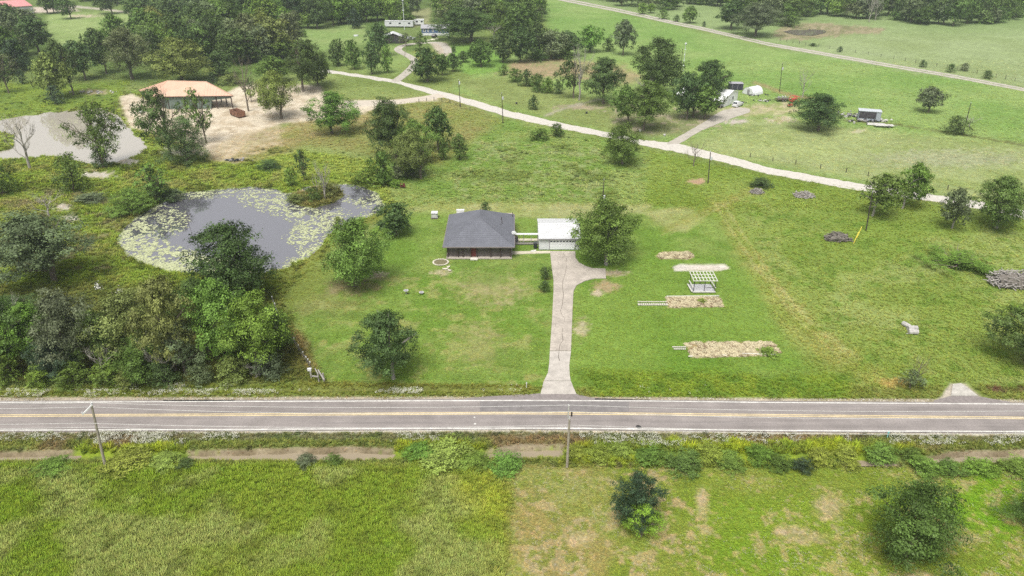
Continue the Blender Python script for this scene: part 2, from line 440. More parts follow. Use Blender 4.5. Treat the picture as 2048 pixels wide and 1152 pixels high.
        P([(92, 28), (240, 22), (300, 36), (225, 75), (120, 92), (96, 70)], (158, 180, 112), (144, 170, 98), soft=8, h=.12)
        P([(560, 80), (620, 50), (730, 45), (740, 85), (680, 95), (560, 110)], (136, 166, 92), (150, 172, 104), soft=8, h=.12)
        P([(818, 20), (862, 16), (862, 50), (826, 54)], (160, 164, 116), soft=5); E(850, 112, 30, 9, (150, 158, 78))
        P([(660, 120), (740, 150), (800, 150), (830, 110), (780, 90), (720, 110)], (140, 166, 92), soft=8, h=.12)
        P([(900, 90), (985, 85), (1020, 140), (940, 150), (890, 130)], (124, 168, 72), (134, 172, 84), soft=8, h=.15)
        P([(0, 170), (260, 160), (250, 175), (230, 205), (0, 235), (-300, 240), (-300, 180)], (130, 156, 58), (112, 140, 58), soft=10, h=.3)
        E(192, 184, 24, 5, (196, 186, 150), (140, 130, 90), d=.3)
        # sandy yard and drives
        P([(240, 195), (262, 188), (300, 205), (420, 200), (470, 178), (505, 165), (580, 168), (640, 172), (660, 200), (760, 202), (870, 192), (878, 200), (800, 205), (720, 228), (640, 238), (560, 246), (500, 272),
           (470, 312), (430, 320), (412, 296), (330, 262), (290, 262), (262, 252), (246, 224)], (230, 217, 194), (218, 203, 178), soft=5, brk=7, mix='n2', h=.02, d=.05)
        P([(470, 270), (560, 250), (560, 290), (470, 322), (415, 322), (420, 300)], (206, 190, 158), (172, 158, 112), soft=10, brk=12, mix='n2', h=.15, d=.5, a=.8)
        T([(240, 195), (640, 170), (640, 240), (440, 320), (250, 250)], (196, 178, 150), thr=.6, mix='n2', a=.7, d=0)
        P([(285, 30), (330, 34), (332, 64), (318, 62), (300, 44)], (182, 176, 172), soft=3, brk=2, d=0, h=.01)
        L([(70, 22), (150, 13), (205, 18), (250, 24), (300, 36)], [5, 3, 3, 3, 4], (206, 196, 182), soft=2, brk=1, d=0, h=.01); E(165, 32, 28, 2.5, (204, 192, 164), d=.2)
        P([(66, 14), (140, 12), (160, 22), (66, 26)], (210, 196, 180), soft=3, brk=2, d=0)
        P([(1430, 222), (1500, 210), (1600, 205), (1590, 225), (1500, 232)], (196, 186, 150), (160, 170, 105), soft=6, mix='n2', d=.3, h=.05)
        E(1560, 240, 26, 6, (206, 196, 170), (176, 172, 120), d=.3); E(1470, 243, 26, 4, (206, 196, 186), d=.2); E(1715, 263, 14, 4, (200, 198, 160), d=.4)
        L([(1510, 165), (1580, 190), (1640, 200)], 5, (160, 152, 104), soft=4); L([(1690, 240), (1800, 250), (1880, 262), (2048, 290), (2300, 340)], 3, (120, 130, 76), soft=3)
        # back pond banks
        P([(1545, 72), (1560, 52), (1620, 46), (1700, 50), (1770, 58), (1760, 66), (1660, 72), (1600, 78), (1560, 78)], (172, 160, 128), (140, 140, 100), soft=4, mix='n2', h=.1)
        P([(860, 85), (890, 84), (905, 100), (893, 112), (876, 106)], (202, 190, 172), soft=3, brk=3, d=.1)
        # road verges
        P([(-X, 770), (640, 770), (1060, 776), (1200, 776), (1900, 770), (3200, 775), (3200, 806), (-X, 806)], (118, 136, 58), (134, 148, 74), soft=6, mix='n2', h=.32)
        P([(600, 762), (1060, 770), (1060, 778), (600, 774)], (126, 136, 60), (118, 128, 54), soft=6, mix='n2', h=.3); L([(560, 778), (900, 776)], 2, (104, 96, 60), a=.7)
        P([(1150, 740), (1700, 750), (1700, 800), (1200, 795)], (128, 156, 48), (104, 138, 44), soft=16, mix='n2', h=.3)
        P([(-X, 794), (1000, 793), (2040, 798), (3200, 805), (3200, 812), (-X, 808)], (196, 184, 164), (160, 150, 118), soft=3, brk=4, mix='n2', h=.05, d=.2)
        P([(1885, 790), (1900, 766), (1930, 766), (1965, 795), (2010, 800), (1870, 800)], (206, 196, 182), (190, 180, 160), soft=4, brk=4, h=.02, d=.1)
        E(2030, 776, 40, 8, (116, 92, 70), (96, 110, 50)); E(1785, 766, 26, 8, (178, 166, 96), soft=.6)
        P([(-X, 860), (3200, 864), (3200, 940), (-X, 940)], (112, 130, 62), (128, 146, 72), soft=5, mix='n2', h=.38)
        P([(-X, 862), (1100, 858), (3200, 868), (3200, 884), (1100, 878), (-X, 884)], (126, 132, 94), (106, 122, 74), soft=5, mix='n2', h=.3)
        T([(0, 870), (2048, 870), (2048, 900), (0, 900)], (144, 122, 96), thr=.6, mix='n8', h=.3, a=.7)
        P([(-X, 856), (1024, 853), (2048, 862), (3200, 868), (3200, 873), (2048, 871), (1024, 864), (-X, 867)], (200, 194, 178), (176, 168, 140), soft=3, brk=4, mix='n2', h=.08, d=.25)
        for q in DITCH: P([(x, y + (-6 if y < 909 else 3)) for x, y in q], (166, 152, 126), (136, 122, 96), soft=5, brk=4, mix='n2', h=.06, d=.15)
        for q in ((260, 905, 110, 14), (880, 905, 90, 20), (1260, 908, 150, 20), (1500, 905, 160, 22), (1690, 905, 120, 20)): E(*q, (146, 170, 40), (116, 148, 50), mix='n2', h=.6)
        # near field
        P([(-X, 932), (600, 930), (1034, 938), (1032, 1010), (1010, 1160), (960, 1600), (-X, 1600)], (114, 146, 40), (128, 152, 56), soft=14, brk=22, mix='n30', h=.55)
        T([(-X, 940), (1020, 940), (1000, 1500), (-X, 1500)], (140, 158, 94), thr=.53, soft=.09, mix='n8', h=.62, a=.8)
        T([(-X, 940), (1020, 940), (1000, 1500), (-X, 1500)], (150, 168, 54), thr=.6, soft=.08, mix='n30', h=.5, a=.6)
        T([(-X, 940), (1020, 940), (1000, 1500), (-X, 1500)], (92, 112, 44), thr=.64, soft=.06, mix='n2', h=.5, a=.5)
        P([(1034, 936), (3200, 930), (3200, 1600), (960, 1600), (1010, 1160), (1032, 1010)], (120, 144, 50), (138, 154, 70), soft=8, brk=8, mix='n8', h=.12)
        P([(1360, 1000), (3200, 940), (3200, 1600), (1700, 1600), (1450, 1152)], (118, 150, 42), (134, 158, 58), soft=40, mix='n30', h=.14)
        E(1990, 1010, 110, 60, (108, 156, 26), (128, 160, 46), soft=.6, h=.14); E(1500, 1110, 90, 40, (116, 150, 40), soft=.7)
        P([(1050, 935), (1200, 935), (1260, 1000), (1230, 1100), (1190, 1180), (1040, 1180), (1020, 1060)], (150, 146, 88), (128, 142, 66), soft=24, brk=20, mix='n2', h=.1)
        T([(1030, 930), (1330, 935), (1420, 1050), (1300, 1160), (1020, 1180)], (206, 184, 156), thr=.52, soft=.05, mix='nm', h=.05, d=.4, cb=(176, 158, 118), a=.68, edge=26)
        T([(1030, 930), (1330, 935), (1420, 1050), (1300, 1160), (1020, 1180)], (122, 146, 56), thr=.56, soft=.07, mix='n8', h=.12, d=1, a=.6, edge=26)
        T([(1200, 940), (2048, 940), (2048, 1200), (1200, 1200)], (176, 162, 120), thr=.58, soft=.05, mix='nm', h=.07, d=.6, a=.6, edge=30)
        for q in ((1660, 1012, 24, 22), (1610, 1075, 40, 12), (1580, 1060, 22, 10), (1930, 1078, 36, 9), (1840, 1162, 44, 14), (1160, 1075, 22, 12), (1405, 1010, 10, 24)): E(*q, (190, 172, 140), (150, 150, 90), soft=.7, brk=.9, mix='nm', h=.05, d=.5, a=.85)
        E(1815, 1095, 130, 30, (112, 124, 54), soft=.7, a=.6)
        # ponds, beds, island
        P([(x, y) for x, y in ISLAND], (140, 134, 84), (116, 122, 66), soft=4, brk=3, h=.5)
        for b in BEDS: P(b, (200, 186, 142), (172, 154, 108), soft=2.5, brk=3, mix='n2', h=.08, d=.25)
        P([(1345, 533), (1360, 528), (1450, 528), (1460, 536), (1440, 541), (1350, 541)], (236, 230, 220), (214, 204, 190), soft=2.5, brk=2, h=.02, d=.02)

        lum = (s.col * np.array([.3, .6, .1])).sum(1, keepdims=True)
        gr = sstep(1.06, 1.3, s.col[:, 1] / (s.col[:, 0] + 1e-4))[:, None]
        s.col = (s.col * .93 + lum * .06) * (1 + gr * np.array([[.03, .0, .0]])) * 1.06

    def shape(s):
        """ground height: flat, sinking only below the level the roads lie on"""
        z = -.02 - .10 * s.sw
        for pts, dep in ((POND, 1.1), (MUDPOND, 1.0), (FARPOND, .8), (STOCKPOND, .42)):
            xs, ys = [p[0] for p in pts], [p[1] for p in pts]
            ix = s._near(min(xs), max(xs), min(ys), max(ys), 12)
            ds, _ = seg_dist(s.px[ix], s.py[ix], pts, True)
            ds = ds + (s.n2[ix] - .5) * 12 + (s.n8[ix] - .5) * 10
            z[ix] = np.minimum(z[ix], -.05 - dep * sstep(6, -14 if dep > .9 else -4, ds))
        ix = s._near(575, 690, 368, 414, 10)
        ds, _ = seg_dist(s.px[ix], s.py[ix], ISLAND, True)
        z[ix] = np.maximum(z[ix], -1.2 + 1.35 * sstep(5, -7, ds + (s.n2[ix] - .5) * 8))
        ds, _ = seg_dist(s.px, s.py, DITCHLINE, False, ys=1.0)
        z = np.minimum(z, -.02 - .38 * sstep(15, 5, ds + (s.n2 - .5) * 5))
        for q in DITCH:
            xs, ys = [p[0] for p in q], [p[1] for p in q]; ix = s._near(min(xs), max(xs), min(ys), max(ys), 14)
            if len(ix):
                dq, _ = seg_dist(s.px[ix], s.py[ix], q, True)
                z[ix] = np.minimum(z[ix], -.05 - .75 * sstep(5, -5, dq + (s.n2[ix] - .5) * 12 + (s.n8[ix] - .5) * 10))
        ds, _ = seg_dist(s.px, s.py, [(-300, 779), (600, 778), (1040, 778)], False, ys=1.0)
        z = np.minimum(z, -.02 - .35 * sstep(7, 1, ds))
        s.z = z
        return z

BEDS = [[(1312, 511), (1325, 504), (1382, 503), (1388, 514), (1378, 518), (1320, 517)],
        [(1333, 593), (1438, 592), (1448, 613), (1336, 615)],
        [(1370, 688), (1390, 684), (1545, 684), (1562, 704), (1530, 711), (1385, 714)]]

def ground_z(X, Y):
    f = Field(np.array([X], float), np.array([Y], float)); return float(f.shape()[0])

# ground mesh: rows and columns packed closer near the camera
rows = [U(1024, p).y for p in np.arange(1320, 40, -3.0)] + [U(1024, p).y for p in np.arange(40, -110, -2.0)]
rows = [-250, -120, -60, -20, 5, 20, 30] + [r for r in rows if r > 34] + [1150, 1500, 2000, 2800, 4000]
rows = np.array(rows)
sx = np.concatenate([[-2.6, -1.8, -1.35], np.arange(-1.02, 1.02001, .0026), [1.35, 1.8, 2.6]])
dep = np.maximum(rows * CP + CAMH * SP, 40.0)
GX = (sx[None, :] * dep[:, None]); GY = np.repeat(rows[:, None], len(sx), 1)
nr, nc = GX.shape
gf = Field(GX.ravel(), GY.ravel()); gf.sow(); gz = gf.shape()
idx = np.arange(nr * nc).reshape(nr, nc)
quads = np.stack([idx[:-1, :-1], idx[:-1, 1:], idx[1:, 1:], idx[1:, :-1]], -1).reshape(-1, 4)

def groundmat():
    m, nt, b = nodes('ground')
    at = N(nt, 'ShaderNodeAttribute', attribute_name='cover')
    o1, f1 = noise_mul(nt, at.outputs['Color'], 2.6, 0.8, 1.2, detail=6)
    o2, f2 = noise_mul(nt, o1, .45, .86, 1.14, detail=4)
    o3, f3 = noise_mul(nt, o2, .09, .92, 1.08, detail=3)
    nt.links.new(o3, b.inputs['Base Color']); b.inputs['Roughness'].default_value = .95; b.inputs['Specular IOR Level'].default_value = .05
    bp = N(nt, 'ShaderNodeBump'); bp.inputs['Strength'].default_value = .7; bp.inputs['Distance'].default_value = .25
    nt.links.new(f1, bp.inputs['Height']); nt.links.new(bp.outputs[0], b.inputs['Normal'])
    return m
gme = np_mesh('ground', np.stack([gf.X, gf.Y, gz], 1), quads, groundmat(), smooth=True)
ca = gme.attributes.new('cover', 'FLOAT_COLOR', 'POINT')
ca.data.foreach_set('color', np.concatenate([gf.col, np.ones((len(gf.X), 1))], 1).astype(np.float32).ravel())
props(link_mesh('ground', gme), 'wide grassy ground with sandy, mown and weedy areas', None, None, 'structure')

# ------------------------------------------------------------------ water
def sheet(name, polys, z, mat, label, inset=0):
    mb = MB()
    for q in polys:
        pl = [U(x, y, z) for x, y in q]
        mb.add([(p.x, p.y, z) for p in pl], [tuple(range(len(pl)))] if True else [])
    o = mb.build(name, mat)
    import bmesh
    bm = bmesh.new(); bm.from_mesh(o.data); bmesh.ops.triangulate(bm, faces=bm.faces); bmesh.ops.recalc_face_normals(bm, faces=bm.faces)
    for f in bm.faces:
        if f.normal.z < 0: f.normal_flip()
    bm.to_mesh(o.data); bm.free()
    return props(o, label, None, None, 'structure')
def widen(poly, d):
    n = len(poly); ar = sum(poly[i][0] * poly[(i + 1) % n][1] - poly[(i + 1) % n][0] * poly[i][1] for i in range(n)); sg = 1 if ar > 0 else -1; out = []
    for i in range(n):
        ex, ey = poly[(i + 1) % n][0] - poly[i - 1][0], poly[(i + 1) % n][1] - poly[i - 1][1]; l = math.hypot(ex, ey) or 1
        out.append((poly[i][0] + sg * ey / l * d, poly[i][1] - sg * ex / l * d * .6))
    return out
WD = watermat('dark_water', (.10, .096, .12), .01, 5.2, .8, .02)
sheet('pond_water', [widen(POND, 9)], -.34, WD, 'still grey pond water edged with lily pads')
sheet('muddy_pond_water', [widen(MUDPOND, 8)], -.34, watermat('silty_water', (.38, .35, .30), .01, 3.2, .6, .008), 'pale silty pond water beside the sandy yard')
sheet('far_pond_water', [FARPOND], -.3, watermat('black_water', (.02, .022, .03), .05), 'small dark pond below the far wood')
sheet('stock_pond_water', [STOCKPOND], -.27, watermat('murky_water', (.16, .14, .125), .03, 1.5), 'shrunken stock pond in the back pasture')
sheet('ditch_water', [[(-700, 900), (600, 898), (1100, 893), (1500, 902), (2100, 898), (2700, 898), (2700, 934), (2100, 930), (1500, 934), (1100, 922), (600, 926), (-700, 928)]], -.58, watermat('muddy_water', (.27, .225, .16), .06), 'brown standing water in the roadside ditch')

# ------------------------------------------------------------------ roads
def strip(name, up, lo, z, mat, label, jit=0.0, step=14, kind='structure', parent=None, x0=None, x1=None, skirt=.2):
    """road between an upper and a lower edge given along the photo"""
    up, lo = sorted(up), sorted(lo)
    a = x0 if x0 is not None else max(up[0][0], lo[0][0]); b = x1 if x1 is not None else min(up[-1][0], lo[-1][0])
    xs = np.arange(a, b + .01, (b - a) / max(2, int((b - a) / step)))
    yu = np.interp(xs, *zip(*up)); yl = np.interp(xs, *zip(*lo))
    mb = MB(); vs = []
    for x, u, l in zip(xs, yu, yl):
        j1, j2 = RNG.uniform(-jit, jit, 2)
        p, q = U(x, u + j1, z), U(x, l + j2, z)
        vs += [tuple(p), tuple(q), (p.x, p.y, z - skirt), (q.x, q.y, z - skirt)]
    fs = []
    for i in range(len(xs) - 1):
        k = 4 * i
        fs += [(k, k + 1, k + 5, k + 4), (k + 1, k + 3, k + 7, k + 5), (k + 2, k, k + 4, k + 6)]
    mb.add(vs, fs)
    return props(mb.build(name, mat, parent), label, None, None, kind)

def asphalt():
    m, nt, b = nodes('asphalt')
    c = N(nt, 'ShaderNodeRGB'); c.outputs[0].default_value = (.235, .212, .205, 1)
    o1, f1 = noise_mul(nt, c.outputs[0], 9, .78, 1.2, detail=6)
    o2, _ = noise_mul(nt, o1, 1.0, .80, 1.16, detail=5, stretch=(.05, 1.1, 1))     # wheel tracks run along the road
    o3, _ = noise_mul(nt, o2, .35, .88, 1.1, detail=4)
    nt.links.new(o3, b.inputs['Base Color']); b.inputs['Roughness'].default_value = .85
    return m
ASPH = asphalt()
def off(pts, d): return [(x, y + d) for x, y in pts]
RT = [(-700, 815), (-300, 806.5), (0, 801.5), (512, 799.5), (1024, 797.5), (1536, 801.5), (2048, 805), (2400, 810), (2750, 817)]
RB = [(-700, 872), (-300, 867), (0, 863.5), (512, 861), (1024, 858.5), (1536, 863), (2048, 866), (2400, 870), (2750, 876)]
strip('road', RT, RB, .03, ASPH, 'grey two lane asphalt road', .25, 10)
WHITE = plain('road_white', (.65, .64, .61), .6, .75, 1.1, 4, scale2=.7)
YELL = plain('road_yellow', (.60, .49, .29), .6, .8, 1.1, 4, scale2=.7)
L1 = [(-700, 817), (-300, 808.5), (0, 803.5), (512, 801.6), (1024, 799.8), (1280, 800.6), (1536, 803.8), (2048, 807), (2750, 819)]
strip('edge_line', off(L1, .2), off(L1, 1.9), .034, WHITE, 'white edge line along the far side of the road', .18, 6, skirt=.003)
L2 = [(-700, 869), (-300, 864), (0, 860.2), (512, 858.4), (1024, 856), (1280, 857.6), (1536, 860.7), (2048, 863), (2750, 873)]
strip('edge_line', off(L2, -.9), off(L2, 1.0), .034, WHITE, 'white edge line along the near side of the road', .18, 6, skirt=.003)
L3 = [(-700, 842), (-300, 835), (0, 829.8), (512, 827.8), (1024, 824.6), (1280, 826.3), (1536, 829), (2048, 834.5), (2750, 846)]
strip('centre_line', off(L3, -1.0), off(L3, .7), .034, YELL, 'upper of the two yellow centre lines on the road', .1, 8, skirt=.003)
strip('centre_line', off(L3, 2.1), off(L3, 3.8), .034, YELL, 'lower of the two yellow centre lines on the road', .1, 8, skirt=.003)
ASPH3 = plain('patched_asphalt', (.185, .172, .172), .85, .84, 1.12, 1.2, scale2=9)
UE, ML = off(L1, 2.4), off(L3, -1.6)
strip('road_patch', [(960, np.interp(960, *zip(*UE))), (1258, np.interp(1258, *zip(*UE)))], [(960, np.interp(960, *zip(*ML))), (1262, np.interp(1262, *zip(*ML)))], .032, ASPH3, 'darker resurfaced patch of the far lane opposite the driveway', .1, 12, skirt=.001)
for xa, xb, yo, lab in ((60, 330, 12, 'sealed crack along the far lane near the leaning pole'), (560, 700, 9, 'sealed crack along the far lane below the lawn tree'), (1300, 1560, 45, 'sealed crack along the near lane right of the straight pole'), (640, 900, 47, 'sealed crack along the near lane left of the straight pole'), (1600, 1900, 10, 'sealed crack along the far lane near the field entrance')):
    xs_ = np.arange(xa, xb, 11); ys_ = [np.interp(x, *zip(*RT)) + yo + RNG.normal(0, .5) for x in xs_]
    strip('sealed_crack', list(zip(xs_, [y - .28 for y in ys_])), list(zip(xs_, [y + .28 for y in ys_])), .0335, ASPH3, lab, .12, 11, skirt=.001)
PATCH = plain('tar_patch', (.035, .033, .034), .6)
strip('tar_patch', [(326, 799.8), (470, 799.6)], [(326, 801.8), (400, 803), (470, 801.2)], .033, PATCH, 'black tar patch on the far road edge opposite the thicket', .4, 6, skirt=.003)
strip('tar_patch', [(1190, 796.4), (1300, 799.4)], [(1190, 799), (1300, 800.6)], .033, PATCH, 'black tar patch on the road edge beside the driveway mouth', .3, 6, skirt=.003)
ASPH2 = plain('apron_asphalt', (.22, .195, .19), .85, .8, 1.15, 2.0, scale2=12)
strip('road_apron', [(930, 797), (985, 792), (1080, 787), (1150, 787), (1180, 795), (1215, 797)], [(930, 799), (1215, 799)], .026, ASPH2, 'asphalt apron where the driveway meets the road', .4, 8)
strip('road_apron', [(1868, 801), (1900, 792), (1955, 792), (1990, 799), (2020, 803)], [(1868, 805), (2020, 806.5)], .026, ASPH2, 'asphalt apron of the field entrance', .4, 8)
GRAV = plain('gravel', (.49, .465, .425), .9, .86, 1.1, 1.2, scale2=6)
GRAV2 = plain('pale_gravel', (.40, .37, .325), .9, .8, 1.12, .5, scale2=4)
strip('gravel_road', [(640, 136.5), (660, 139.5), (790, 160), (900, 187), (960, 204), (1020, 222), (1120, 245.5), (1220, 265), (1285, 280), (1350, 286), (1450, 310), (1536, 334), (1700, 364), (1860, 388), (1960, 403), (2048, 421), (2400, 500)],
      [(640, 142), (660, 145.5), (790, 166), (900, 199), (960, 216), (1020, 235), (1120, 256.5), (1220, 275.5), (1285, 291), (1350, 303), (1450, 325), (1536, 347.5), (1700, 378), (1860, 402), (1960, 418), (2048, 437), (2400, 520)],
      .02, GRAV, 'pale gravel road crossing behind the fields', .9, 9)
strip('farm_drive', [(1334, 286), (1370, 266), (1410, 243), (1432, 228), (1447, 220), (1480, 214), (1500, 218)], [(1334, 289), (1360, 287), (1400, 262), (1449, 242), (1480, 231), (1500, 224)], .024, GRAV2, 'gravel drive up to the white farm building', .5, 5)
def track(name, pts, w, label, z=.022):
    strip(name, off(pts, -w), off(pts, w), z, GRAV2, label, .35, 5)
def path_strip(name, pts, ws, label, z=.022, mat=None):
    """gravel path through photo points with ground widths in metres"""
    c = [U(x, y, z) for x, y in pts]; mb = MB(); vs = []
    if hasattr(ws, '__len__'): ws = np.interp(np.linspace(0, len(ws) - 1, len(pts)), range(len(ws)), ws)
    for i, p in enumerate(c):
        t = (c[min(i + 1, len(c) - 1)] - c[max(i - 1, 0)]).normalized(); n = Vector((-t.y, t.x, 0)); w = ws[i] / 2 if hasattr(ws, '__len__') else ws / 2
        vs += [tuple(p + n * w), tuple(p - n * w), tuple(p + n * (w + .2) - Vector((0, 0, .2))), tuple(p - n * (w + .2) - Vector((0, 0, .2)))]
    fs = []
    for i in range(len(c) - 1):
        k = 4 * i; fs += [(k, k + 1, k + 5, k + 4), (k + 1, k + 3, k + 7, k + 5), (k + 2, k, k + 4, k + 6)]
    return props(mb.add(vs, fs).build(name, mat or GRAV2), label, None, None, 'structure')
def smooth(pts, n=5):
    out = []
    for i in range(len(pts) - 1):
        p0, p1, p2, p3 = (np.array(pts[max(0, min(len(pts) - 1, j))], float) for j in (i - 1, i, i + 1, i + 2))
        for k in range(n):
            t = k / n
            out.append(tuple(.5 * (2 * p1 + (p2 - p0) * t + (2 * p0 - 5 * p1 + 4 * p2 - p3) * t * t + (3 * p1 - p0 - 3 * p2 + p3) * t ** 3)))
    return out + [pts[-1]]
path_strip('winding_drive', smooth([(790, 163), (812, 146), (826, 132), (830, 122), (818, 112), (802, 104), (796, 98), (806, 91), (830, 87), (862, 85), (880, 86), (893, 96), (896, 106)]), 3.4, 'winding gravel drive to the blue mobile home')
T1 = [(1080, -12), (1134, 0.5), (1236, 20.5), (1284, 31), (1349, 46), (1406, 57.5), (1536, 88), (1661, 110), (1786, 132), (1911, 153), (2048, 179), (2500, 262)]
for d, q in ((-1.9, 'far'), (1.9, 'near')):
    strip('wheel_track', off(T1, d - 1.3), off(T1, d + 1.3), .02, GRAV2, f'{q} wheel track of the pale two rut farm lane', .3, 8)
path_strip('yard_drive', smooth([(690, 208), (740, 206), (800, 203), (850, 196), (885, 190)]), [9, 8, 6, 5, 6], 'sandy drive from the pole barn yard to the gravel road', mat=plain('sand', (.47, .42, .355), .95, .88, 1.08, .8, scale2=4))
# ------------------------------------------------------------------ driveway and paths
CONC = plain('concrete', (.395, .355, .312), .9, .80, 1.12, .45, scale2=3)
CONC2 = plain('worn_concrete', (.43, .40, .365), .9, .82, 1.1, .8, scale2=7)
CRACK = plain('crack_dirt', (.07, .055, .045), .95)
drive = empty('driveway', U(1124, 640), 'cracked concrete driveway running from the road up to the white garage'); drive['kind'] = 'structure'
def flat(name, px, z0, z1, mat, parent=None):
    q = [U(x, y, z1) for x, y in px]
    o = MB().slab([(p.x, p.y) for p in q], z0, z1).build(name, mat)
    if parent:
        o.parent = parent; o.matrix_parent_inverse = Matrix.Translation(-Vector(parent.location))
    return o
def under(o, parent):
    o.parent = parent; o.matrix_parent_inverse = Matrix.Translation(-Vector(parent.location)) if parent.rotation_euler.z == 0 else parent.matrix_basis.inverted(); return o
flat('concrete_slab', [(1100, 502), (1150.5, 502), (1151, 515), (1158, 525), (1172, 532), (1185, 536), (1211, 537), (1212, 556), (1190, 556), (1170, 561), (1153, 570), (1147, 582), (1145, 620), (1142, 701), (1099.7, 701), (1104, 640), (1107, 580), (1107, 560), (1103, 530)], -.2, .06, CONC, drive)
flat('concrete_slab', [(1099.6, 702.2), (1142, 702.2), (1138.5, 731), (1139.5, 750), (1141.5, 761), (1088, 761), (1096, 745), (1098.5, 725)], -.2, .05, CONC2, drive)
flat('concrete_slab', [(1087.5, 762), (1142, 762), (1147, 775), (1153, 788), (1081, 788), (1084, 775)], -.2, .045, CONC2, drive)
mb = MB()
for pl, w in (([(1126, 560), (1125, 576), (1127, 590), (1125, 608), (1121, 623), (1124, 630), (1129, 637), (1128, 646)], .09), ([(1125, 656), (1124, 668), (1126, 681), (1120, 690), (1118, 701)], .12), ([(1114, 517), (1124, 516), (1139, 514)], .07),
              ([(1133, 517), (1132, 525), (1133, 533), (1130, 548), (1127, 560)], .07), ([(1127, 507), (1129, 512), (1126, 514)], .09), ([(1116, 524), (1118, 530)], .08), ([(1118, 704), (1117, 715), (1119, 722)], .16), ([(1110, 648), (1112, 655)], .06), ([(1131, 600), (1134, 604), (1139, 606)], .06)):
    for i in range(len(pl) - 1):
        p, q = U(*pl[i]), U(*pl[i + 1]); n = Vector((-(q - p).y, (q - p).x, 0)).normalized() * w / 4 * RNG.uniform(.6, 1.4)
        mb.add([tuple(v + Vector((0, 0, .066))) for v in (p + n, p - n, q - n, q + n)], [(0, 1, 2, 3)])
under(mb.build('crack', CRACK), drive)
props(flat('field_entrance', [(1902, 791), (1906, 768), (1922, 766), (1934, 774), (1956, 791)], -.1, .04, plain('white_gravel', (.44, .42, .385), .9, .8, 1.1, 1.5, scale2=8)), 'pale gravel pad at the field entrance', None, None, 'structure')
WALK = plain('walk_concrete', (.50, .46, .36), .9, .8, 1.1, 2)
props(flat('walkway', [(1022, 502.5), (1100, 501.5), (1101, 505.5), (1022, 508)], -.1, .05, WALK), 'pale concrete walk from the porch to the driveway', None, None, 'structure')
props(flat('walkway', [(1032, 477), (1078, 477), (1078, 481), (1032, 482)], -.1, .05, WALK), 'pale narrow walk between the house side and the garage', None, None, 'structure')
props(flat('patio', [(899, 436), (908, 428), (930, 425), (1026, 426), (1028, 436)], -.1, .05, CONC), 'pale concrete patio behind the house', None, None, 'structure')

# ------------------------------------------------------------------ main house
def shingle_mat():
    m, nt, b = nodes('shingles')
    c = N(nt, 'ShaderNodeRGB'); c.outputs[0].default_value = (.122, .127, .150, 1)
    o1, f = noise_mul(nt, c.outputs[0], 5.0, .72, 1.32, detail=5, stretch=(1, 1, 5)); o2, _ = noise_mul(nt, o1, .6, .9, 1.1)
    nt.links.new(o2, b.inputs['Base Color']); b.inputs['Roughness'].default_value = .9
    return m
SHING = shingle_mat(); RIDGE = plain('ridge_cap', (.05, .052, .064), .9)
BOARD = plain('brown_boards', (.120, .100, .096), .85, .75, 1.2, 1.2, stretch=(6, 6, .4))
POSTM = plain('porch_post', (.055, .038, .034), .8); FRIEZE = plain('frieze', (.33, .29, .27), .8); REDM = plain('red_paint', (.13, .035, .035), .6)
GLASS = plain('window_glass', (.03, .035, .045), .08); WHITEP = plain('white_paint', (.62, .63, .64), .5, .93, 1.04, 2); GREYTRIM = plain('grey_trim', (.26, .25, .27), .6)
FL, FR = U(886, 494, 2.55), U(1029, 494, 2.55); BL = U(898, 429, 2.55); D = BL.y - FL.y; W = FR.x - FL.x
house = empty('house', ((FL.x + FR.x) / 2, FL.y, 0), 'brown single storey house with a dark grey hipped shingle roof', 'house')
def hp(mbx, name, mat, par=None, **k):
    o = mbx.build(name, mat, **k)
    return under(o, house) if par is None else o
x0, x1, y0, y1 = FL.x, FR.x, FL.y, FL.y + D; ym1 = y0 + W / 2 - .35; zr = zat(434, ym1); ym2 = y1 - W / 2 + .6; xm = (x0 + x1) / 2
roof = MB()
A1, A2 = (xm, ym1, zr), (xm, max(ym2, ym1 + .8), zr); ze = 2.55
c0, c1, c2, c3 = (x0, y0, ze), (x1, y0, ze), (x1, y1, ze), (x0, y1, ze)
def courses(face, n=16, lift=.03):
    """a roof face laid in overlapping shingle courses, each stepping over the one below"""
    e0, e1 = Vector(face[0]), Vector(face[1]); t0, t1 = Vector(face[-1]), Vector(face[2])
    nm = (e1 - e0).cross(t0 - e0).normalized()
    for i in range(n):
        a, b = i / n, (i + 1) / n
        p, q = e0.lerp(t0, a) + nm * lift, e1.lerp(t1, a) + nm * lift
        r, s = e1.lerp(t1, b) + nm * .004, e0.lerp(t0, b) + nm * .004
        roof.add([tuple(v) for v in (p, q, r, s, e0.lerp(t0, a), e1.lerp(t1, a))], [(0, 1, 2, 3), (4, 5, 1, 0)])
courses([c0, c1, A1, A1]); courses([c1, c2, A2, A1]); courses([c2, c3, A2, A2]); courses([c3, c0, A1, A2])
roof.slab([(x0 + .03, y0 + .03), (x1 - .03, y0 + .03), (x1 - .03, y1 - .03), (x0 + .03, y1 - .03)], ze - .1, ze - .02)
hroof = hp(roof, 'roof', SHING)
rc = MB()
for a, b in ((c0, A1), (c1, A1), (c2, A2), (c3, A2), (A1, A2)): rc.tube([Vector(a) + Vector((0, 0, .03)), Vector(b) + Vector((0, 0, .03))], .08, 5)
o = rc.build('ridge_cap', RIDGE); under(o, hroof); o.matrix_parent_inverse = Matrix.Translation(-Vector(house.location))
fa = MB().box((xm, y0 - .06, ze - .06), (W + .1, .1, .2)).box((x0 - .06, (y0 + y1) / 2, ze - .06), (.1, D, .2)).box((x1 + .06, (y0 + y1) / 2, ze - .06), (.1, D, .2))
hp(fa, 'fascia', plain('fascia', (.20, .175, .175), .6))
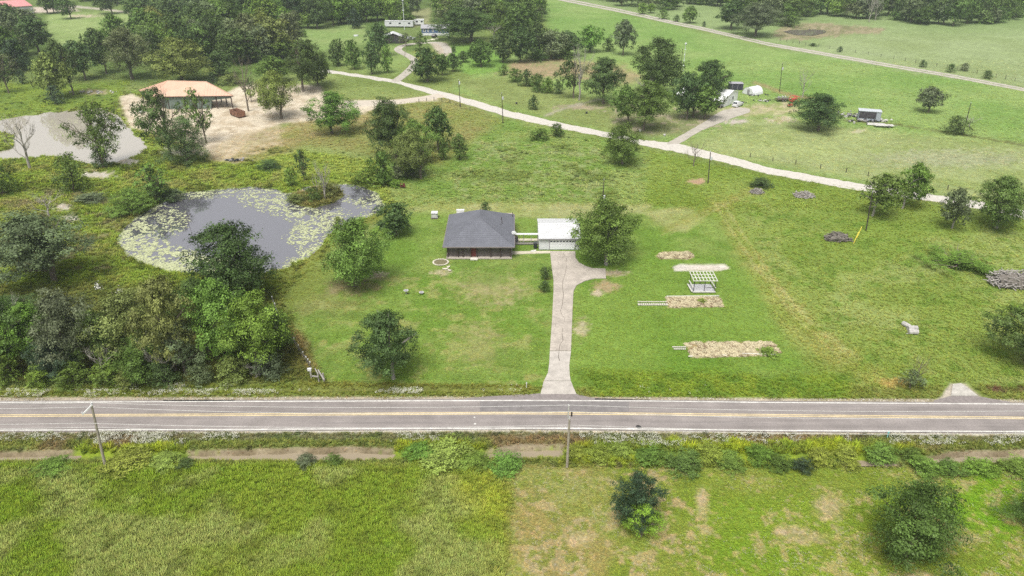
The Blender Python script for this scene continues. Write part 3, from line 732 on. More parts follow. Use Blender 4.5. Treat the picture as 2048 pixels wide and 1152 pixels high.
hp(MB().box(((x0 + x1) / 2, (y0 + y1) / 2 + .75, .07), (W - .9, D - 1.7, .2)), 'foundation', CONC)
wy = y0 + 1.0
hp(MB().box((xm, (wy + y1 - .6) / 2, 1.31), (W - 1.3, y1 - .6 - wy, 2.28)), 'wall', BOARD)
bmb = MB()
for i in range(9): bmb.box((xm, wy - .012, .32 + i * .2), (W - 1.34, .03, .17))
hp(bmb, 'board', plain('front_boards', (.135, .115, .11), .85, .75, 1.2, 2.5))
nfp = 6; fx0, fx1 = x0 + 3.7, x1 - .85
for i in range(nfp):
    a = fx0 + (fx1 - fx0) * i / nfp; b = fx0 + (fx1 - fx0) * (i + 1) / nfp
    hp(MB().box(((a + b) / 2, wy - .05, 2.15), (b - a - .16, .06, .42)), 'frieze_panel', FRIEZE)
for xx in (x0 + .75, x0 + 2.7, fx0 - .1, xm - 1.55, xm - .35, xm + 2.2, xm + 4.0, x1 - .75):
    hp(MB().box((xx, wy - .42, 1.28), (.16, .16, 2.5)), 'porch_post', POSTM)
hp(MB().box((xm, wy - .42, 2.4), (W - 1.3, .14, .22)), 'porch_beam', POSTM)
hp(MB().box((xm, wy - .35, .09), (W - 1.0, 1.0, .18)), 'porch_floor', CONC)
dxx = x0 + 5.55
door = hp(MB().box((dxx, wy - .09, 1.2), (1.0, .08, 2.0)), 'door', REDM)
dm = MB()
for k in (-1, 0, 1): dm.box((dxx + k * .42, wy - .5, 1.25), (.06, .06, 2.1))
for z in (.5, 1.1, 1.7, 2.2): dm.box((dxx, wy - .5, z), (.9, .05, .06))
o = dm.build('door_frame', REDM); under(o, door); o.matrix_parent_inverse = Matrix.Translation(-Vector(house.location))
hp(MB().box((dxx + .15, y0 + .05, .1), (1.35, .8, .2)), 'step', plain('step_stone', (.58, .55, .50), .8))
for px_, py_, h in ((1003, 440, .55), (1004, 446, .45), (1002, 450, .3), (1025, 431, .7)):
    q = U(px_, py_, 3.9 if px_ < 1010 else 3.0)
    hp(MB().tube([q - Vector((0, 0, .5)), q + Vector((0, 0, h))], .07, 6), 'vent_pipe', POSTM)
q = U(1027, 471, 2.6); hp(MB().tube([q - Vector((.3, 0, .1)), q + Vector((.0, 0, .5))], .05, 5).lump(q + Vector((.1, -.1, .6)), (.45, .12, .4), 3), 'satellite_dish', WHITEP)
p = U(1031, 483)
ac = empty('air_conditioner', p, 'dark square air conditioner beside the grey roofed house', 'air conditioner')
MB().box((0, 0, .5), (.95, .95, .95)).build('housing', plain('ac_dark', (.05, .052, .06), .6), ac); MB().box((0, 0, .04), (1.2, 1.2, .08)).build('pad', CONC, ac); MB().tube([(0, 0, .98), (0, 0, 1.03)], .38, 14).build('fan_grille', POSTM, ac)

# ------------------------------------------------------------------ garage
g0, g1 = U(1078, 499), U(1160, 499); gx0, gx1, gy0 = g0.x, g1.x, g0.y; gy1 = gy0 + 9.6; gze = 2.42; gzr = 3.35; gym = gy0 + 4.8
garage = empty('garage', ((gx0 + gx1) / 2, gy0, 0), 'white metal garage with a ribbed white gable roof behind the driveway', 'garage')
def gp(m, n, mat): return under(m.build(n, mat), garage)
CORR = plain('white_sheet_metal', (.58, .595, .61), .5, .95, 1.03, 4); ROOFW = plain('white_roof_metal', (.55, .56, .575), .45, .9, 1.04, .7, scale2=3)
gm = (gx0 + gx1) / 2; gw = gx1 - gx0
dx0, dx1 = U(1098.5, 499).x, U(1150, 499).x
gp(MB().add([(gx0, gy0, 0), (gx0, gy1, 0), (gx0, gy1, gze), (gx0, gym, gzr - .1), (gx0, gy0, gze)], [(0, 4, 3, 2, 1)]).add([(gx1, gy0, 0), (gx1, gy1, 0), (gx1, gy1, gze), (gx1, gym, gzr - .1), (gx1, gy0, gze)], [(0, 1, 2, 3, 4)])
   .box(((gx0 + dx0) / 2, gy0 + .08, gze / 2), (dx0 - gx0, .16, gze)).box(((gx1 + dx1) / 2, gy0 + .08, gze / 2), (gx1 - dx1, .16, gze)).box(((dx0 + dx1) / 2, gy0 + .08, gze - .14), (dx1 - dx0, .16, .28)).box((gm, gy1 - .08, gze / 2), (gw, .16, gze)), 'wall', CORR)
wr = MB()
for i in range(8): wr.box((gx0 + .12 + i * .22, gy0 - .012, 1.15), (.03, .03, 2.25))
gp(wr, 'wall_rib', CORR)
gr = MB().shell([(gx0 - .12, gy0 - .35, gze - .03), (gx1 + .12, gy0 - .35, gze - .03), (gx1 + .12, gym, gzr), (gx0 - .12, gym, gzr)], .06).shell([(gx0 - .12, gym, gzr), (gx1 + .12, gym, gzr), (gx1 + .12, gy1 + .3, gze - .03), (gx0 - .12, gy1 + .3, gze - .03)], .06)
gr_o = gp(gr, 'roof', ROOFW)
rb = MB()
nrib = int((gw + .2) / .3)
for i in range(nrib + 1):
    xx = gx0 - .1 + (gw + .2) * i / nrib
    rb.bar((xx, gy0 - .36, gze + .0), (xx, gym - .1, gzr + .02), .05, .06); rb.bar((xx, gym + .1, gzr + .02), (xx, gy1 + .3, gze), .05, .06)
o = gp(rb, 'roof_rib', ROOFW); o.parent = gr_o; o['kind'] = 'stuff'
sc = MB()
for j in range(7):
    t = (j + .5) / 7; yy = gy0 - .35 + (gym - gy0 + .35) * t; zz = gze - .03 + (gzr - gze) * t
    for i in range(nrib): sc.box((gx0 - .1 + (gw + .2) * (i + .5) / nrib, yy, zz + .012), (.09, .09, .02))
o = gp(sc, 'roof_screw', plain('screw_grey', (.22, .23, .26), .5)); o.parent = gr_o; o['kind'] = 'stuff'
o = gp(MB().bar((gx0 - .12, gym, gzr + .02), (gx1 + .12, gym, gzr + .02), .35, .07), 'ridge_flashing', WHITEP); o.parent = gr_o
gp(MB().box((gm, gy0 - .4, gze - .1), (gw + .3, .1, .16)), 'gutter', GREYTRIM)
gd = gp(MB().box(((dx0 + dx1) / 2, gy0 + .02, 1.08), (dx1 - dx0 - .1, .06, 2.12)), 'garage_door', WHITEP)
for k in range(4):
    o = gp(MB().box(((dx0 + dx1) / 2, gy0 - .02, .28 + k * .53), (dx1 - dx0 - .12, .03, .50)), 'door_panel', plain('door_white', (.66, .68, .69), .45, .96, 1.03)); o.parent = gd
for k in range(8):
    xx = dx0 + (dx1 - dx0) * (k + .6) / 8.2
    o = gp(MB().box((xx, gy0 - .045, 1.72), (.36, .03, .2)), 'door_window', GLASS); o.parent = gd
for xx in (dx0, dx1): gp(MB().box((xx, gy0 - .02, 1.1), (.14, .08, 2.2)), 'door_trim', GREYTRIM)
for xx in (gx0 + .03, dx0 - .14): gp(MB().box((xx, gy0 - .025, 1.2), (.1, .07, 2.36)), 'corner_trim', WHITEP)

# covered link rail and things between house and garage
a, b = U(1031, 468, 2.1), U(1077, 469, 2.1)
cw = empty('breezeway', (a.x, a.y, 0), 'narrow pale roofed breezeway joining house and garage', 'breezeway')
L0 = b.x - a.x
MB().bar((0, 0, 2.1), (L0, 0, 2.1), .7, .1).build('roof', WHITEP, cw)
for t in (.03, .35, .68, .97): MB().box((L0 * t, 0, 1.02), (.09, .09, 2.05)).build('post', GREYTRIM, cw)
MB().box((L0 / 2, 0, .12), (L0, .8, .1)).build('deck', plain('grey_deck', (.2, .19, .17), .9), cw)
p = U(1070.5, 496)
tc = empty('trash_can', p, 'tall dark wheeled trash can against the garage wall', 'trash can')
MB().add([(x * .28, y * .3, .08) for x, y in ((-1, -1), (1, -1), (1, 1), (-1, 1))] + [(x * .36, y * .38, 1.1) for x, y in ((-1, -1), (1, -1), (1, 1), (-1, 1))], [(3, 2, 1, 0), (0, 1, 5, 4), (1, 2, 6, 5), (2, 3, 7, 6), (3, 0, 4, 7), (4, 5, 6, 7)]).build('bin', plain('bin_dark', (.028, .03, .034), .5), tc)
MB().box((0, 0, 1.14), (.78, .84, .08)).build('lid', plain('bin_lid', (.06, .065, .07), .5), tc)
for s in (-1, 1): MB().tube([(s * .27, .3, .12), (s * .36, .3, .12)], .12, 8).build('wheel', POSTM, tc)
p = U(1065, 503); props(MB().lump((0, 0, .1), (.5, .3, .14), 4).lump((.5, .4, .08), (.3, .25, .1), 5).build('rubble', plain('white_rubble', (.5, .49, .46), .9)), 'small heap of white rubble on the walk before the trash can', 'rubble').location = p

# white utility box
p = U(869, 437)
ub = empty('utility_box', p, 'small white box shed standing alone on the grass west of the house', 'shed')
MB().box((0, .55, .62), (1.25, 1.1, 1.1)).build('body', WHITEP, ub); MB().box((0, -.03, .52), (.7, .05, .72)).build('hatch', plain('hatch_white', (.5, .5, .5), .5), ub)
MB().box((0, .5, 1.2), (1.36, 1.36, .09)).build('lid', WHITEP, ub); MB().box((.5, -.05, .58), (.06, .04, 1.0)).box((-.5, -.05, .58), (.06, .04, 1.0)).box((0, -.05, 1.07), (1.0, .04, .06)).build('hatch_frame', GREYTRIM, ub); MB().box((0, .5, .04), (1.5, 1.4, .08)).build('skid', POSTM, ub)
p = U(913, 428)
st = empty('storage_chest', U(921, 428), 'low white chest on the patio behind the house', 'chest')
MB().box((0, 0, .45), (1.6, .7, .9)).build('body', WHITEP, st); MB().box((0, 0, .94), (1.7, .8, .08)).build('lid', WHITEP, st)

# red chairs by the pond
for i, (x, lab) in enumerate(((803.5, 'red metal lawn chair nearest the pond bushes'), (808.5, 'red metal lawn chair on the lawn side of its pair'))):
    c = empty('lawn_chair', U(x, 376), lab, 'chair', 'pair of red chairs by the pond bushes', rz=.5)
    MB().box((0, 0, .42), (.55, .5, .06)).build('seat', REDM, c); MB().box((0, .25, .75), (.55, .06, .65), M=Matrix.Rotation(-.2, 3, 'X')).build('backrest', REDM, c)
    for sx_ in (-1, 1):
        MB().bar((sx_ * .25, -.22, 0), (sx_ * .25, -.2, .62), .05).build('leg', REDM, c); MB().bar((sx_ * .25, .2, 0), (sx_ * .25, .22, .45), .05).build('leg', REDM, c)
        MB().bar((sx_ * .27, -.25, .63), (sx_ * .27, .28, .63), .07, .04).build('armrest', REDM, c)

# stone ring and small things on the lawn
p = U(881.5, 525)
ring = empty('stone_ring', p, 'round ring of pale stones set in the lawn before the house', 'stone ring')
for k in range(26):
    an = 2 * math.pi * k / 26
    MB().lump((1.38 * math.cos(an), 1.32 * math.sin(an), .08), (.19, .15, .13), k, 6, 4).build('stone', plain('ring_stone', (.50, .47, .39), .9) if k == 0 else bpy.data.materials['ring_stone'], ring)
MB().slab([(1.25 * math.cos(a_ * .5), 1.2 * math.sin(a_ * .5)) for a_ in range(12)], -.1, .03).build('soil', plain('ring_soil', (.15, .135, .075), .95), ring)
for k, (x, y, lab) in enumerate(((891, 538, 'long pale stone slab on the grass below the stone ring'), (897, 534, 'short pale stone slab tilted beside the ring'), (899, 541, 'flat pale stone slab in front of the tilted one'))):
    o = props(MB().lump((0, 0, .08), (.55 - .1 * k, .25 + .05 * k, .12), k + 30, 7, 4).build('stone_slab', bpy.data.materials['ring_stone']), lab, 'stone', 'loose slabs by the stone ring'); o.location = U(x, y); o.rotation_euler.z = k
for x, y, lab in ((812.5, 588, 'round white bird bath bowl on a short leg in the lawn'), (843, 588, 'low white bowl on the lawn beside a pale tuft')):
    bb = empty('bird_bath', U(x, y), lab, 'bird bath', 'bowls on the front lawn'); hh = .55 if x < 820 else .2
    MB().tube([(0, 0, 0), (0, 0, hh)], .09, 7).build('leg', GREYTRIM, bb); MB().tube([(0, 0, hh), (0, 0, hh + .1), (0, 0, hh + .16)], [.15, .38, .42], 12).build('bowl', WHITEP, bb)
    MB().tube([(0, 0, hh + .161), (0, 0, hh + .165)], .33, 12).build('basin', GREYTRIM, bb)
o = props(MB().tube([(0, 0, 0), (0, 0, .9)], .05, 5).box((0, 0, .8), (.14, .05, .3)).build('marker_post', WHITEP), 'small white marker post on the grass left of the driveway mouth', 'marker post'); o.location = U(1053, 776)
o = props(MB().tube([(0, 0, 0), (0, 0, .8)], .06, 5).lump((.0, 0, .85), (.12, .12, .2), 2).build('marker_post', plain('teal_paint', (.20, .50, .50), .6)), 'teal marker post in the near verge weeds', 'marker post'); o.location = U(1774, 876)
for x, y, r in ((949, 835, .13), (950, 848, .16)):
    o = props(MB().tube([(0, 0, .035), (0, 0, .045)], r, 10).build('paint_spot', WHITE), f'white paint spot on the road {"just below the yellow lines" if y < 840 else "near the white edge line"}', 'paint spot'); o.location = (U(x, y).x, U(x, y).y, 0)
o = props(MB().tube([(0, 0, .033), (0, 0, .04)], .36, 14).build('tar_spot', PATCH), 'dark round tar spot on the near lane of the road', 'tar spot'); o.location = U(1277, 854)

# ------------------------------------------------------------------ pergola
WEATHER = plain('weathered_white', (.52, .52, .47), .8, .85, 1.1, 4); SLABW = plain('slab_white', (.46, .46, .48), .85, .85, 1.08, 3, stretch=(1, 6, 1)); DARKP = plain('dark_post', (.05, .05, .05), .7)
pf, pr = U(1386, 583, .25), U(1430, 581, .25); pb = U(1377.5, 568, .25)
rf0, rf1 = Vector((U(1388.5, 564, 2.1).x, 0, 0)), None
pg = empty('pergola', (pf.x, pf.y, 0), 'small open pergola with a white lattice roof over a pale deck', 'pergola')
W_, D_ = (pr.x - pf.x), (pb.y - pf.y)
sk = (pb.x - pf.x) / D_ * 1.0
def pp(u, v, z): return Vector((u * W_ + v * D_ * sk, v * D_, z))
dk = MB().slab([tuple(pp(u, v, 0))[:2] for u, v in ((0, 0), (1, 0), (1, 1), (0, 1))], .0, .22); dk.build('deck', SLABW, pg)
for i in range(9):
    u0, u1 = i / 9 + .006, (i + 1) / 9 - .006
    MB().slab([tuple(pp(u, v, 0))[:2] for u, v in ((u0, .01), (u1, .01), (u1, .99), (u0, .99))], .221, .25).build('plank', SLABW, pg)
for u in (.03, .5, .97):
    for v in (.04, .96): MB().bar(pp(u, v, .2), pp(u, v, 2.25 if v < .5 else 2.5), .1).build('post', DARKP, pg)
def rz_(v): return 2.3 + .3 * v
for i in range(8):
    u = -.02 + 1.04 * i / 7
    MB().bar(pp(u, -.06, rz_(-.06)), pp(u, 1.04, rz_(1.04)), .13, .1).build('rafter', WEATHER, pg)
for j in range(4):
    v = -.05 + 1.08 * j / 3
    MB().bar(pp(-.03, v, rz_(v) + .06), pp(1.03, v, rz_(v) + .06), .15, .06).build('purlin', WEATHER, pg)
MB().bar(pp(.98, .0, .95), pp(.98, 1, .95), .2, .08).build('rail', WEATHER, pg); MB().bar(pp(.55, .02, .95), pp(1, .02, .95), .06, .06).build('rail', DARKP, pg)
MB().bar(pp(.0, .05, .95), pp(0, 1, .95), .2, .08).build('rail', WEATHER, pg); MB().bar(pp(-.05, 0, .26), pp(-.05, 1.0, .26), .22, .1).build('kerb_board', WEATHER, pg); MB().bar(pp(-.02, -.03, .2), pp(1.0, -.03, .2), .12, .16).build('kerb_board', WEATHER, pg)

# garden bed edging
BLK = plain('pale_block', (.50, .48, .42), .9, .8, 1.1, 5)
be = empty('block_edging', U(1305, 608), 'double row of pale blocks laid beside the straw bed below the pergola', 'edging')
def blocks(par, px0, px1, y, n, w, d, h=.12, gap=.75):
    for i in range(n):
        p = U(px0 + (px1 - px0) * (i + .5) / n, y) - Vector(par.location)
        o = MB().box((0, 0, h / 2), (w * gap, d, h), rz=RNG.uniform(-.1, .1)).build('block', BLK, par); o.location = p
blocks(be, 1275, 1334, 604, 12, .5, .18); blocks(be, 1276, 1335, 609.5, 14, .44, .45, .14, .96)
be2 = empty('block_edging', U(1358, 697), 'short double row of pale blocks at the end of the lowest straw bed', 'edging'); blocks(be2, 1344, 1372, 694.5, 7, .34, .2); blocks(be2, 1347, 1372, 698.5, 7, .3, .2)
for pl, lab in (([(1484, 707), (1552, 709)], 'weathered board along the front of the lowest straw bed'), ([(1333, 592.5), (1438, 591.5)], 'straight board edging the straw bed below the pergola')):
    a, b = U(*pl[0], .08), U(*pl[1], .08); props(MB().bar(a, b, .14, .12).build('edging_board', WEATHER, origin=(a + b) / 2), lab, 'board')
for x, y, nm in ((1382, 713, 'flat pale stone at the corner of the lowest bed'), (1449, 711, 'flat pale stone midway along the lowest bed')):
    o = props(MB().lump((0, 0, .06), (.4, .2, .09), x, 7, 4).build('stone_slab', bpy.data.materials['ring_stone']), nm, 'stone'); o.location = U(x, y)

# ------------------------------------------------------------------ brush piles, logs
GREYW = plain('grey_deadwood', (.15, .135, .12), .9, .7, 1.3, 3); PALEW = plain('pale_deadwood', (.30, .28, .265), .9, .8, 1.2, 3)
def brush(x, y, wpx, hpx, label, seed, n=120, mat=None):
    rg = random.Random(seed); w = wpx / pxm(y); d = w * .62; h = hpx / pxm(y) * .9
    bp = empty('brush_pile', U(x, y), label, 'brush pile', 'piles of dead branches in the fields')
    base = MB().lump((0, 0, h * .15), (w * .36, d * .36, h * .45), seed, 10, 6, .3); base.build('heap', GREYW, bp)
    st = MB()
    for i in range(n):
        r = math.sqrt(rg.random()) * .46; a = rg.uniform(0, 6.28); c = Vector((math.cos(a) * r * w, math.sin(a) * r * d, h * (1 - (2 * r) ** 2) * rg.uniform(.2, .8)))
        l = rg.uniform(.1, .3) * w; dr = Vector((rg.gauss(0, 1), rg.gauss(0, .8), rg.gauss(0, .22))).normalized() * l / 2; t = rg.uniform(.012, .026) * min(w, 5)
        c.z = max(c.z, .08)
        pts = [c - dr, c + Vector((rg.uniform(-.1, .1), rg.uniform(-.1, .1), rg.uniform(0, .1))) * l, c + dr]
        for q in pts: q.z = max(q.z, .02)
        st.tube(pts, [t, t * .9, t * .5], 4, cap=False)
    o = st.build('branches', mat or PALEW, bp); o['kind'] = 'stuff'
brush(1513, 386, 30, 15, 'small pale brush pile nearest the gravel road beside a bush', 1)
brush(1607, 393, 44, 15, 'low grey brush pile along the gravel road', 2)
brush(1674, 480, 54, 26, 'grey brush pile beside the pole with yellow guy guards', 3, 130, GREYW)
brush(2022, 568, 100, 44, 'largest brush pile of tangled branches at the field edge', 4, 260)
lg = empty('log_pile', U(1825, 666), 'three cut pale logs lying in the weedy field', 'logs')
for pts, r in (([(1806, 646), (1822, 655)], .36), ([(1816, 657), (1834, 656)], .42), ([(1817, 663), (1836, 664)], .42)):
    a, b = U(*pts[0], r * .8) - Vector(lg.location), U(*pts[1], r * .8) - Vector(lg.location)
    MB().tube([a, (a + b) / 2 + Vector((0, 0, .03)), b], [r, r * 1.05, r * .95], 9).build('log', plain('log_wood', (.40, .385, .375), .9, .75, 1.15, 3) if pts[0][0] == 1806 else bpy.data.materials['log_wood'], lg, smooth=False)
o = props(MB().bar(U(1812, 667, .05), U(1832, 668, .05), .15, .1).build('plank', bpy.data.materials['log_wood'], origin=U(1820, 667)), 'pale plank lying in front of the cut logs', 'plank')

# ------------------------------------------------------------------ utility poles and wires
POLEW = plain('pole_grey_wood', (.30, .27, .22), .9, .8, 1.15, 2); POLED = plain('pole_dark_wood', (.055, .045, .04), .9, .8, 1.2, 2); INS = plain('insulator', (.55, .56, .58), .3); CANM = plain('transformer_grey', (.52, .54, .56), .45)
WIREM = plain('wire', (.6, .6, .58), .5)
def pole(xb, yb, xt, yt, label, mat, arm=None, can=None, r=.15):
    b = U(xb, yb); ztop = zat(yt, b.y); Tp = U(xt, yt, ztop) - b
    e = empty('utility_pole', b, label, 'utility pole', 'utility poles')
    MB().tube([(0, 0, -.3), Tp * .5, Tp], [r, r * .85, r * .7], 8).build('shaft', mat, e)
    if can:
        c = Tp * can; MB().tube([c + Vector((.28, -.1, -.45)), c + Vector((.28, -.1, -.4)), c + Vector((.28, -.1, .35)), c + Vector((.28, -.1, .42))], [.18, .24, .24, .1], 10).build('transformer', CANM, e)
    MB().tube([Tp, Tp + Vector((0, 0, .3))], .06, 6).build('insulator', INS, e)
    return e, b, Tp
pl_e, pl_b, pl_t = pole(211, 934, 183, 811, 'leaning grey roadside pole with a pale slanted crossarm', POLEW, r=.17)
a0 = pl_t + Vector((-1.0, -.6, -.9)); a1 = pl_t + Vector((.15, .5, .15))
a0 = U(165, 829, pl_t.z - .75) - pl_b; a1 = U(185, 809, pl_t.z + .1) - pl_b
MB().bar(a0, a1, .16, .14).build('crossarm', plain('pale_fibreglass', (.62, .62, .62), .5), pl_e)
for t in (.02, .98): MB().tube([a0.lerp(a1, t), a0.lerp(a1, t) + Vector((0, 0, .3))], .07, 6).build('insulator', INS, pl_e)
pc_e, pc_b, pc_t = pole(1134, 934, 1139, 838, 'straight grey roadside pole with a white pole top extension facing the driveway', POLEW, r=.17)
t0, t1 = U(1136, 836, pc_t.z - .3) - pc_b, U(1137.5, 810, zat(810, pc_b.y)) - pc_b
MB().bar(t0, t1, .12, .14).build('pole_top_bracket', bpy.data.materials['pale_fibreglass'], pc_e)
c = U(1140.5, 826, 7.6) - pc_b; MB().tube([c + Vector((.15, -.2, -.3)), c + Vector((.15, -.2, .3))], .1, 7).build('cutout_fuse', POLED, pc_e)
P1, P2 = pl_b, pc_b
span = pc_b - pl_b
for name, la, ca_, sag, lab in (('power_line', a1 + Vector((0, 0, .25)), t1, .5, 'upper power line sagging along the road'), ('power_line', pl_t + Vector((0, 0, -.2)), t1 + Vector((0, 0, -.9)), .6, 'second power line sagging along the road'),
                                ('power_line', a0 + Vector((0, 0, -1.2)), t0 + Vector((.1, 0, -1.0)), .5, 'third wire along the road over the near lane'), ('power_line', Vector((0, 0, pl_t.z * .66)), Vector((0, 0, pl_t.z * .66)), .6, 'lowest cable along the road over the near lane')):
    A, B = pl_b + la, pc_b + ca_
    ends = [A - span + Vector((0, .6, .2)), A, B, B + span * 1.05 + Vector((0, -1.2, .2))]
    w = MB()
    for i in range(3):
        pts = []
        for k in range(25):
            t = k / 24; q = ends[i].lerp(ends[i + 1], t); q.z -= 4 * sag * t * (1 - t); pts.append(q)
        w.tube(pts, .018, 4, cap=False)
    props(w.build(name, WIREM, origin=(A + B) / 2), lab, 'power line', 'power lines along the road')
for args in ((921, 214, 917, 160, 'dark pole with white transformer at the yard drive gate', POLED, None, .9), (1006, 246, 1003.5, 187, 'dark pole with white transformer beside the gravel road bend', POLED, None, .85),
             (1416, 366, 1421, 304, 'dark pole near the gravel road and the bare sapling', POLED, None, .8), (1205, 408, 1208, 360, 'dark pole rising behind the big tree at the garage', POLED, None, .3),
             (1732, 461, 1745, 385, 'leaning dark pole with yellow guy guards beside the field oak', POLED), (1559, 183, 1565, 127, 'dark pole in the back pasture above the red machine', POLED, None, .82),
             (1926, 267, 1942, 206, 'leaning dark pole beside the fence bush with a white dead branch', POLED), (378, 40, 374, 16, 'dark pole in the clearing below the far left wood', POLED),
             (584, 97, 580, 75, 'thin dark pole in front of the small black pond', POLED), (809, 115, 812, 82, 'pale leaning post where the winding drive bends', POLEW), (1362, 143, 1365, 97, 'dark pole carrying the thin antenna mast behind the oaks', POLED)):
    pole(*args, r=.13)
YEL = plain('guy_guard_yellow', (.72, .58, .08), .5)
for (xa, ya, xb, yb), lab in (((1707, 487, 1714.5, 470), 'yellow guy wire guard farther from the leaning pole'), ((1713.5, 476, 1720, 461), 'yellow guy wire guard nearer the leaning pole')):
    A = U(xa, ya); B = U(xb, yb, 0); top = Vector((A.x + .75, A.y + .5, 2.3))
    props(MB().tube([A, top], .06, 6).build('guy_guard', YEL, origin=A), lab, 'guy guard', 'yellow guards at the leaning pole')
# antenna masts
def mast(xb, yb, xt, yt, r, label, mat, tip=None):
    b = U(xb, yb); z = zat(yt, b.y); e = empty('antenna_mast', b, label, 'antenna mast')
    MB().tube([(0, 0, 0), (0, 0, z)], [r, r * .6], 6).build('tube', mat, e)
    for k in range(1, 5): MB().box((0, 0, z * k / 5), (r * 5, r * 5, r * 1.4)).build('guy_collar', mat, e)
    if tip: MB().lump((0, 0, z), .45, 2).build('lamp', mat, e)
mast(809, 60, 803, -40, .17, 'tall pale antenna mast rising beside the winding drive', plain('mast_pale', (.55, .58, .6), .5)); mast(1366, 142, 1367, 88, .11, 'thin pale mast with a white tip behind the farm oaks', bpy.data.materials['mast_pale'], 1)
# ------------------------------------------------------------------ far buildings
def P3(x, y, z, o): return U(x, y, z) - Vector(o.location)
COPPER = plain('copper_roof', (.52, .34, .25), .5, .93, 1.05, .5); SAGE = plain('sage_wall', (.135, .175, .15), .7, .92, 1.06, 1); STEEL = plain('brown_steel', (.06, .04, .035), .6)
ze, zrb = 4.2, 7.9
bFL, bFR, bBL = U(298, 193, ze), U(466, 191, ze), U(278, 180, ze); bBR = bFR + bBL - bFL
bR1, bR2 = U(335, 161, zrb), U(412, 163, zrb)
barn = empty('pole_barn', (bFL + bBR) / 2 - Vector((0, 0, ze)), 'large open pole barn with an orange copper hipped roof', 'barn')
lo = lambda v: v - Vector(barn.location)
faces = [[bFL, bFR, bR2, bR1], [bFR, bBR, bR2], [bBR, bBL, bR1, bR2], [bBL, bFL, bR1]]
rm = MB()
for f in faces: rm.shell([lo(v) for v in f], .2)
br = rm.build('roof', COPPER, barn)
rbm = MB()
for f in faces:
    e0, e1 = lo(f[0]), lo(f[1]); top = [lo(v) for v in f[2:]]; n = int((e1 - e0).length / .9)
    for i in range(1, n):
        t = i / n; a = e0.lerp(e1, t)
        if len(top) == 2:
            tl = (top[1] - e0).dot((e1 - e0).normalized()) / (e1 - e0).length; tr = (top[0] - e0).dot((e1 - e0).normalized()) / (e1 - e0).length
            if t < tl: b = e0.lerp(top[1], t / tl)
            elif t > tr: b = e1.lerp(top[0], (1 - t) / (1 - tr))
            else: b = top[1].lerp(top[0], (t - tl) / (tr - tl))
        else:
            tp = top[0]; tm = (tp - e0).dot((e1 - e0).normalized()) / (e1 - e0).length
            b = e0.lerp(tp, t / tm) if t < tm else e1.lerp(tp, (1 - t) / (1 - tm))
        rbm.bar(a + Vector((0, 0, .03)), b + Vector((0, 0, .03)), .06, .05)
o = rbm.build('roof_rib', COPPER, br); o['kind'] = 'stuff'
caps = MB()
for a, b in ((bFL, bR1), (bFR, bR2), (bBL, bR1), (bBR, bR2), (bR1, bR2)): caps.bar(lo(a), lo(b), .3, .1)
caps.build('ridge_cap', COPPER, br)
fm = MB()
for a, b in ((bFL, bFR), (bBL, bFL), (bFR, bBR)): fm.bar(lo(a) - Vector((0, 0, .25)), lo(b) - Vector((0, 0, .25)), .1, .25)
fm.build('fascia', STEEL, barn)
u = (bFR - bFL); v = (bBL - bFL)
def bp(a, b, z): q = bFL + u * a + v * b; return Vector((q.x, q.y, z)) - Vector(barn.location)
for a in (.02, .22, .42, .8, .98):
    for b in (.06, .5, .94):
        if (a, b) != (.42, .5): MB().bar(bp(a, b, 0), bp(a, b, 4.1), .28).build('post', STEEL, barn)
MB().add([bp(.2, .055, .0), bp(.72, .055, 0), bp(.74, .055, 2.6), bp(.975, .055, 3.3), bp(.975, .055, 4.1), bp(.2, .055, 4.1), bp(.2, .075, .0), bp(.72, .075, 0), bp(.74, .075, 2.6), bp(.975, .075, 3.3), bp(.975, .075, 4.1), bp(.2, .075, 4.1)],
         [(0, 1, 2, 5), (2, 3, 4, 5), (6, 11, 8, 7), (8, 11, 10, 9), (0, 6, 7, 1), (1, 7, 8, 2), (2, 8, 9, 3), (0, 5, 11, 6)]).build('wall', SAGE, barn)
MB().bar(bp(.2, .09, 2.05), bp(.2, .92, 2.05), .15, 4.1).build('wall', SAGE, barn); MB().bar(bp(.72, .09, 2.05), bp(.72, .92, 2.05), .15, 4.1).build('wall', SAGE, barn)
# rusty open container
RUST = plain('rust', (.23, .115, .075), .9, .6, 1.3, 1.5); RUSTD = plain('rust_dark', (.08, .05, .04), .9)
d = U(475, 237); ax = (U(490, 236) - U(464, 226)); ang = math.atan2(ax.y, ax.x)
dp = empty('dumpster', U(476, 232), 'rusty open topped dumpster on the sand beside the pole barn', 'dumpster', rz=ang)
Ld, Wd, Hd = 5.6, 2.3, 1.5
for s in (-1, 1):
    MB().box((0, s * Wd / 2, .25 + Hd / 2), (Ld, .1, Hd)).build('side_panel', RUST, dp)
    MB().box((s * Ld / 2, 0, .25 + Hd / 2), (.1, Wd - .12, Hd)).build('end_panel', RUST, dp)
    MB().box((0, s * (Wd / 2 + .02), .25 + Hd + .04), (Ld + .2, .18, .1)).build('top_rail', RUST, dp)
    for k in range(6): MB().box((-Ld / 2 + .3 + k * (Ld - .6) / 5, s * (Wd / 2 + .09), .25 + Hd / 2), (.12, .1, Hd - .05)).build('rib', RUSTD, dp)
MB().box((0, 0, .25), (Ld - .1, Wd - .1, .1)).build('floor', RUSTD, dp)
rubm = MB()
for k in range(14): rubm.lump((random.uniform(-2, 2.2), random.uniform(-.7, .7), .45), (random.uniform(.25, .6), .3, .3), k, 6, 4, .4)
o = props(rubm.build('scrap', plain('scrap_grey', (.32, .28, .27), .8), origin=(0, 0, 0)), 'grey scrap heaped inside the rusty dumpster', 'scrap', None, 'stuff'); o.location = dp.location; o.rotation_euler.z = ang
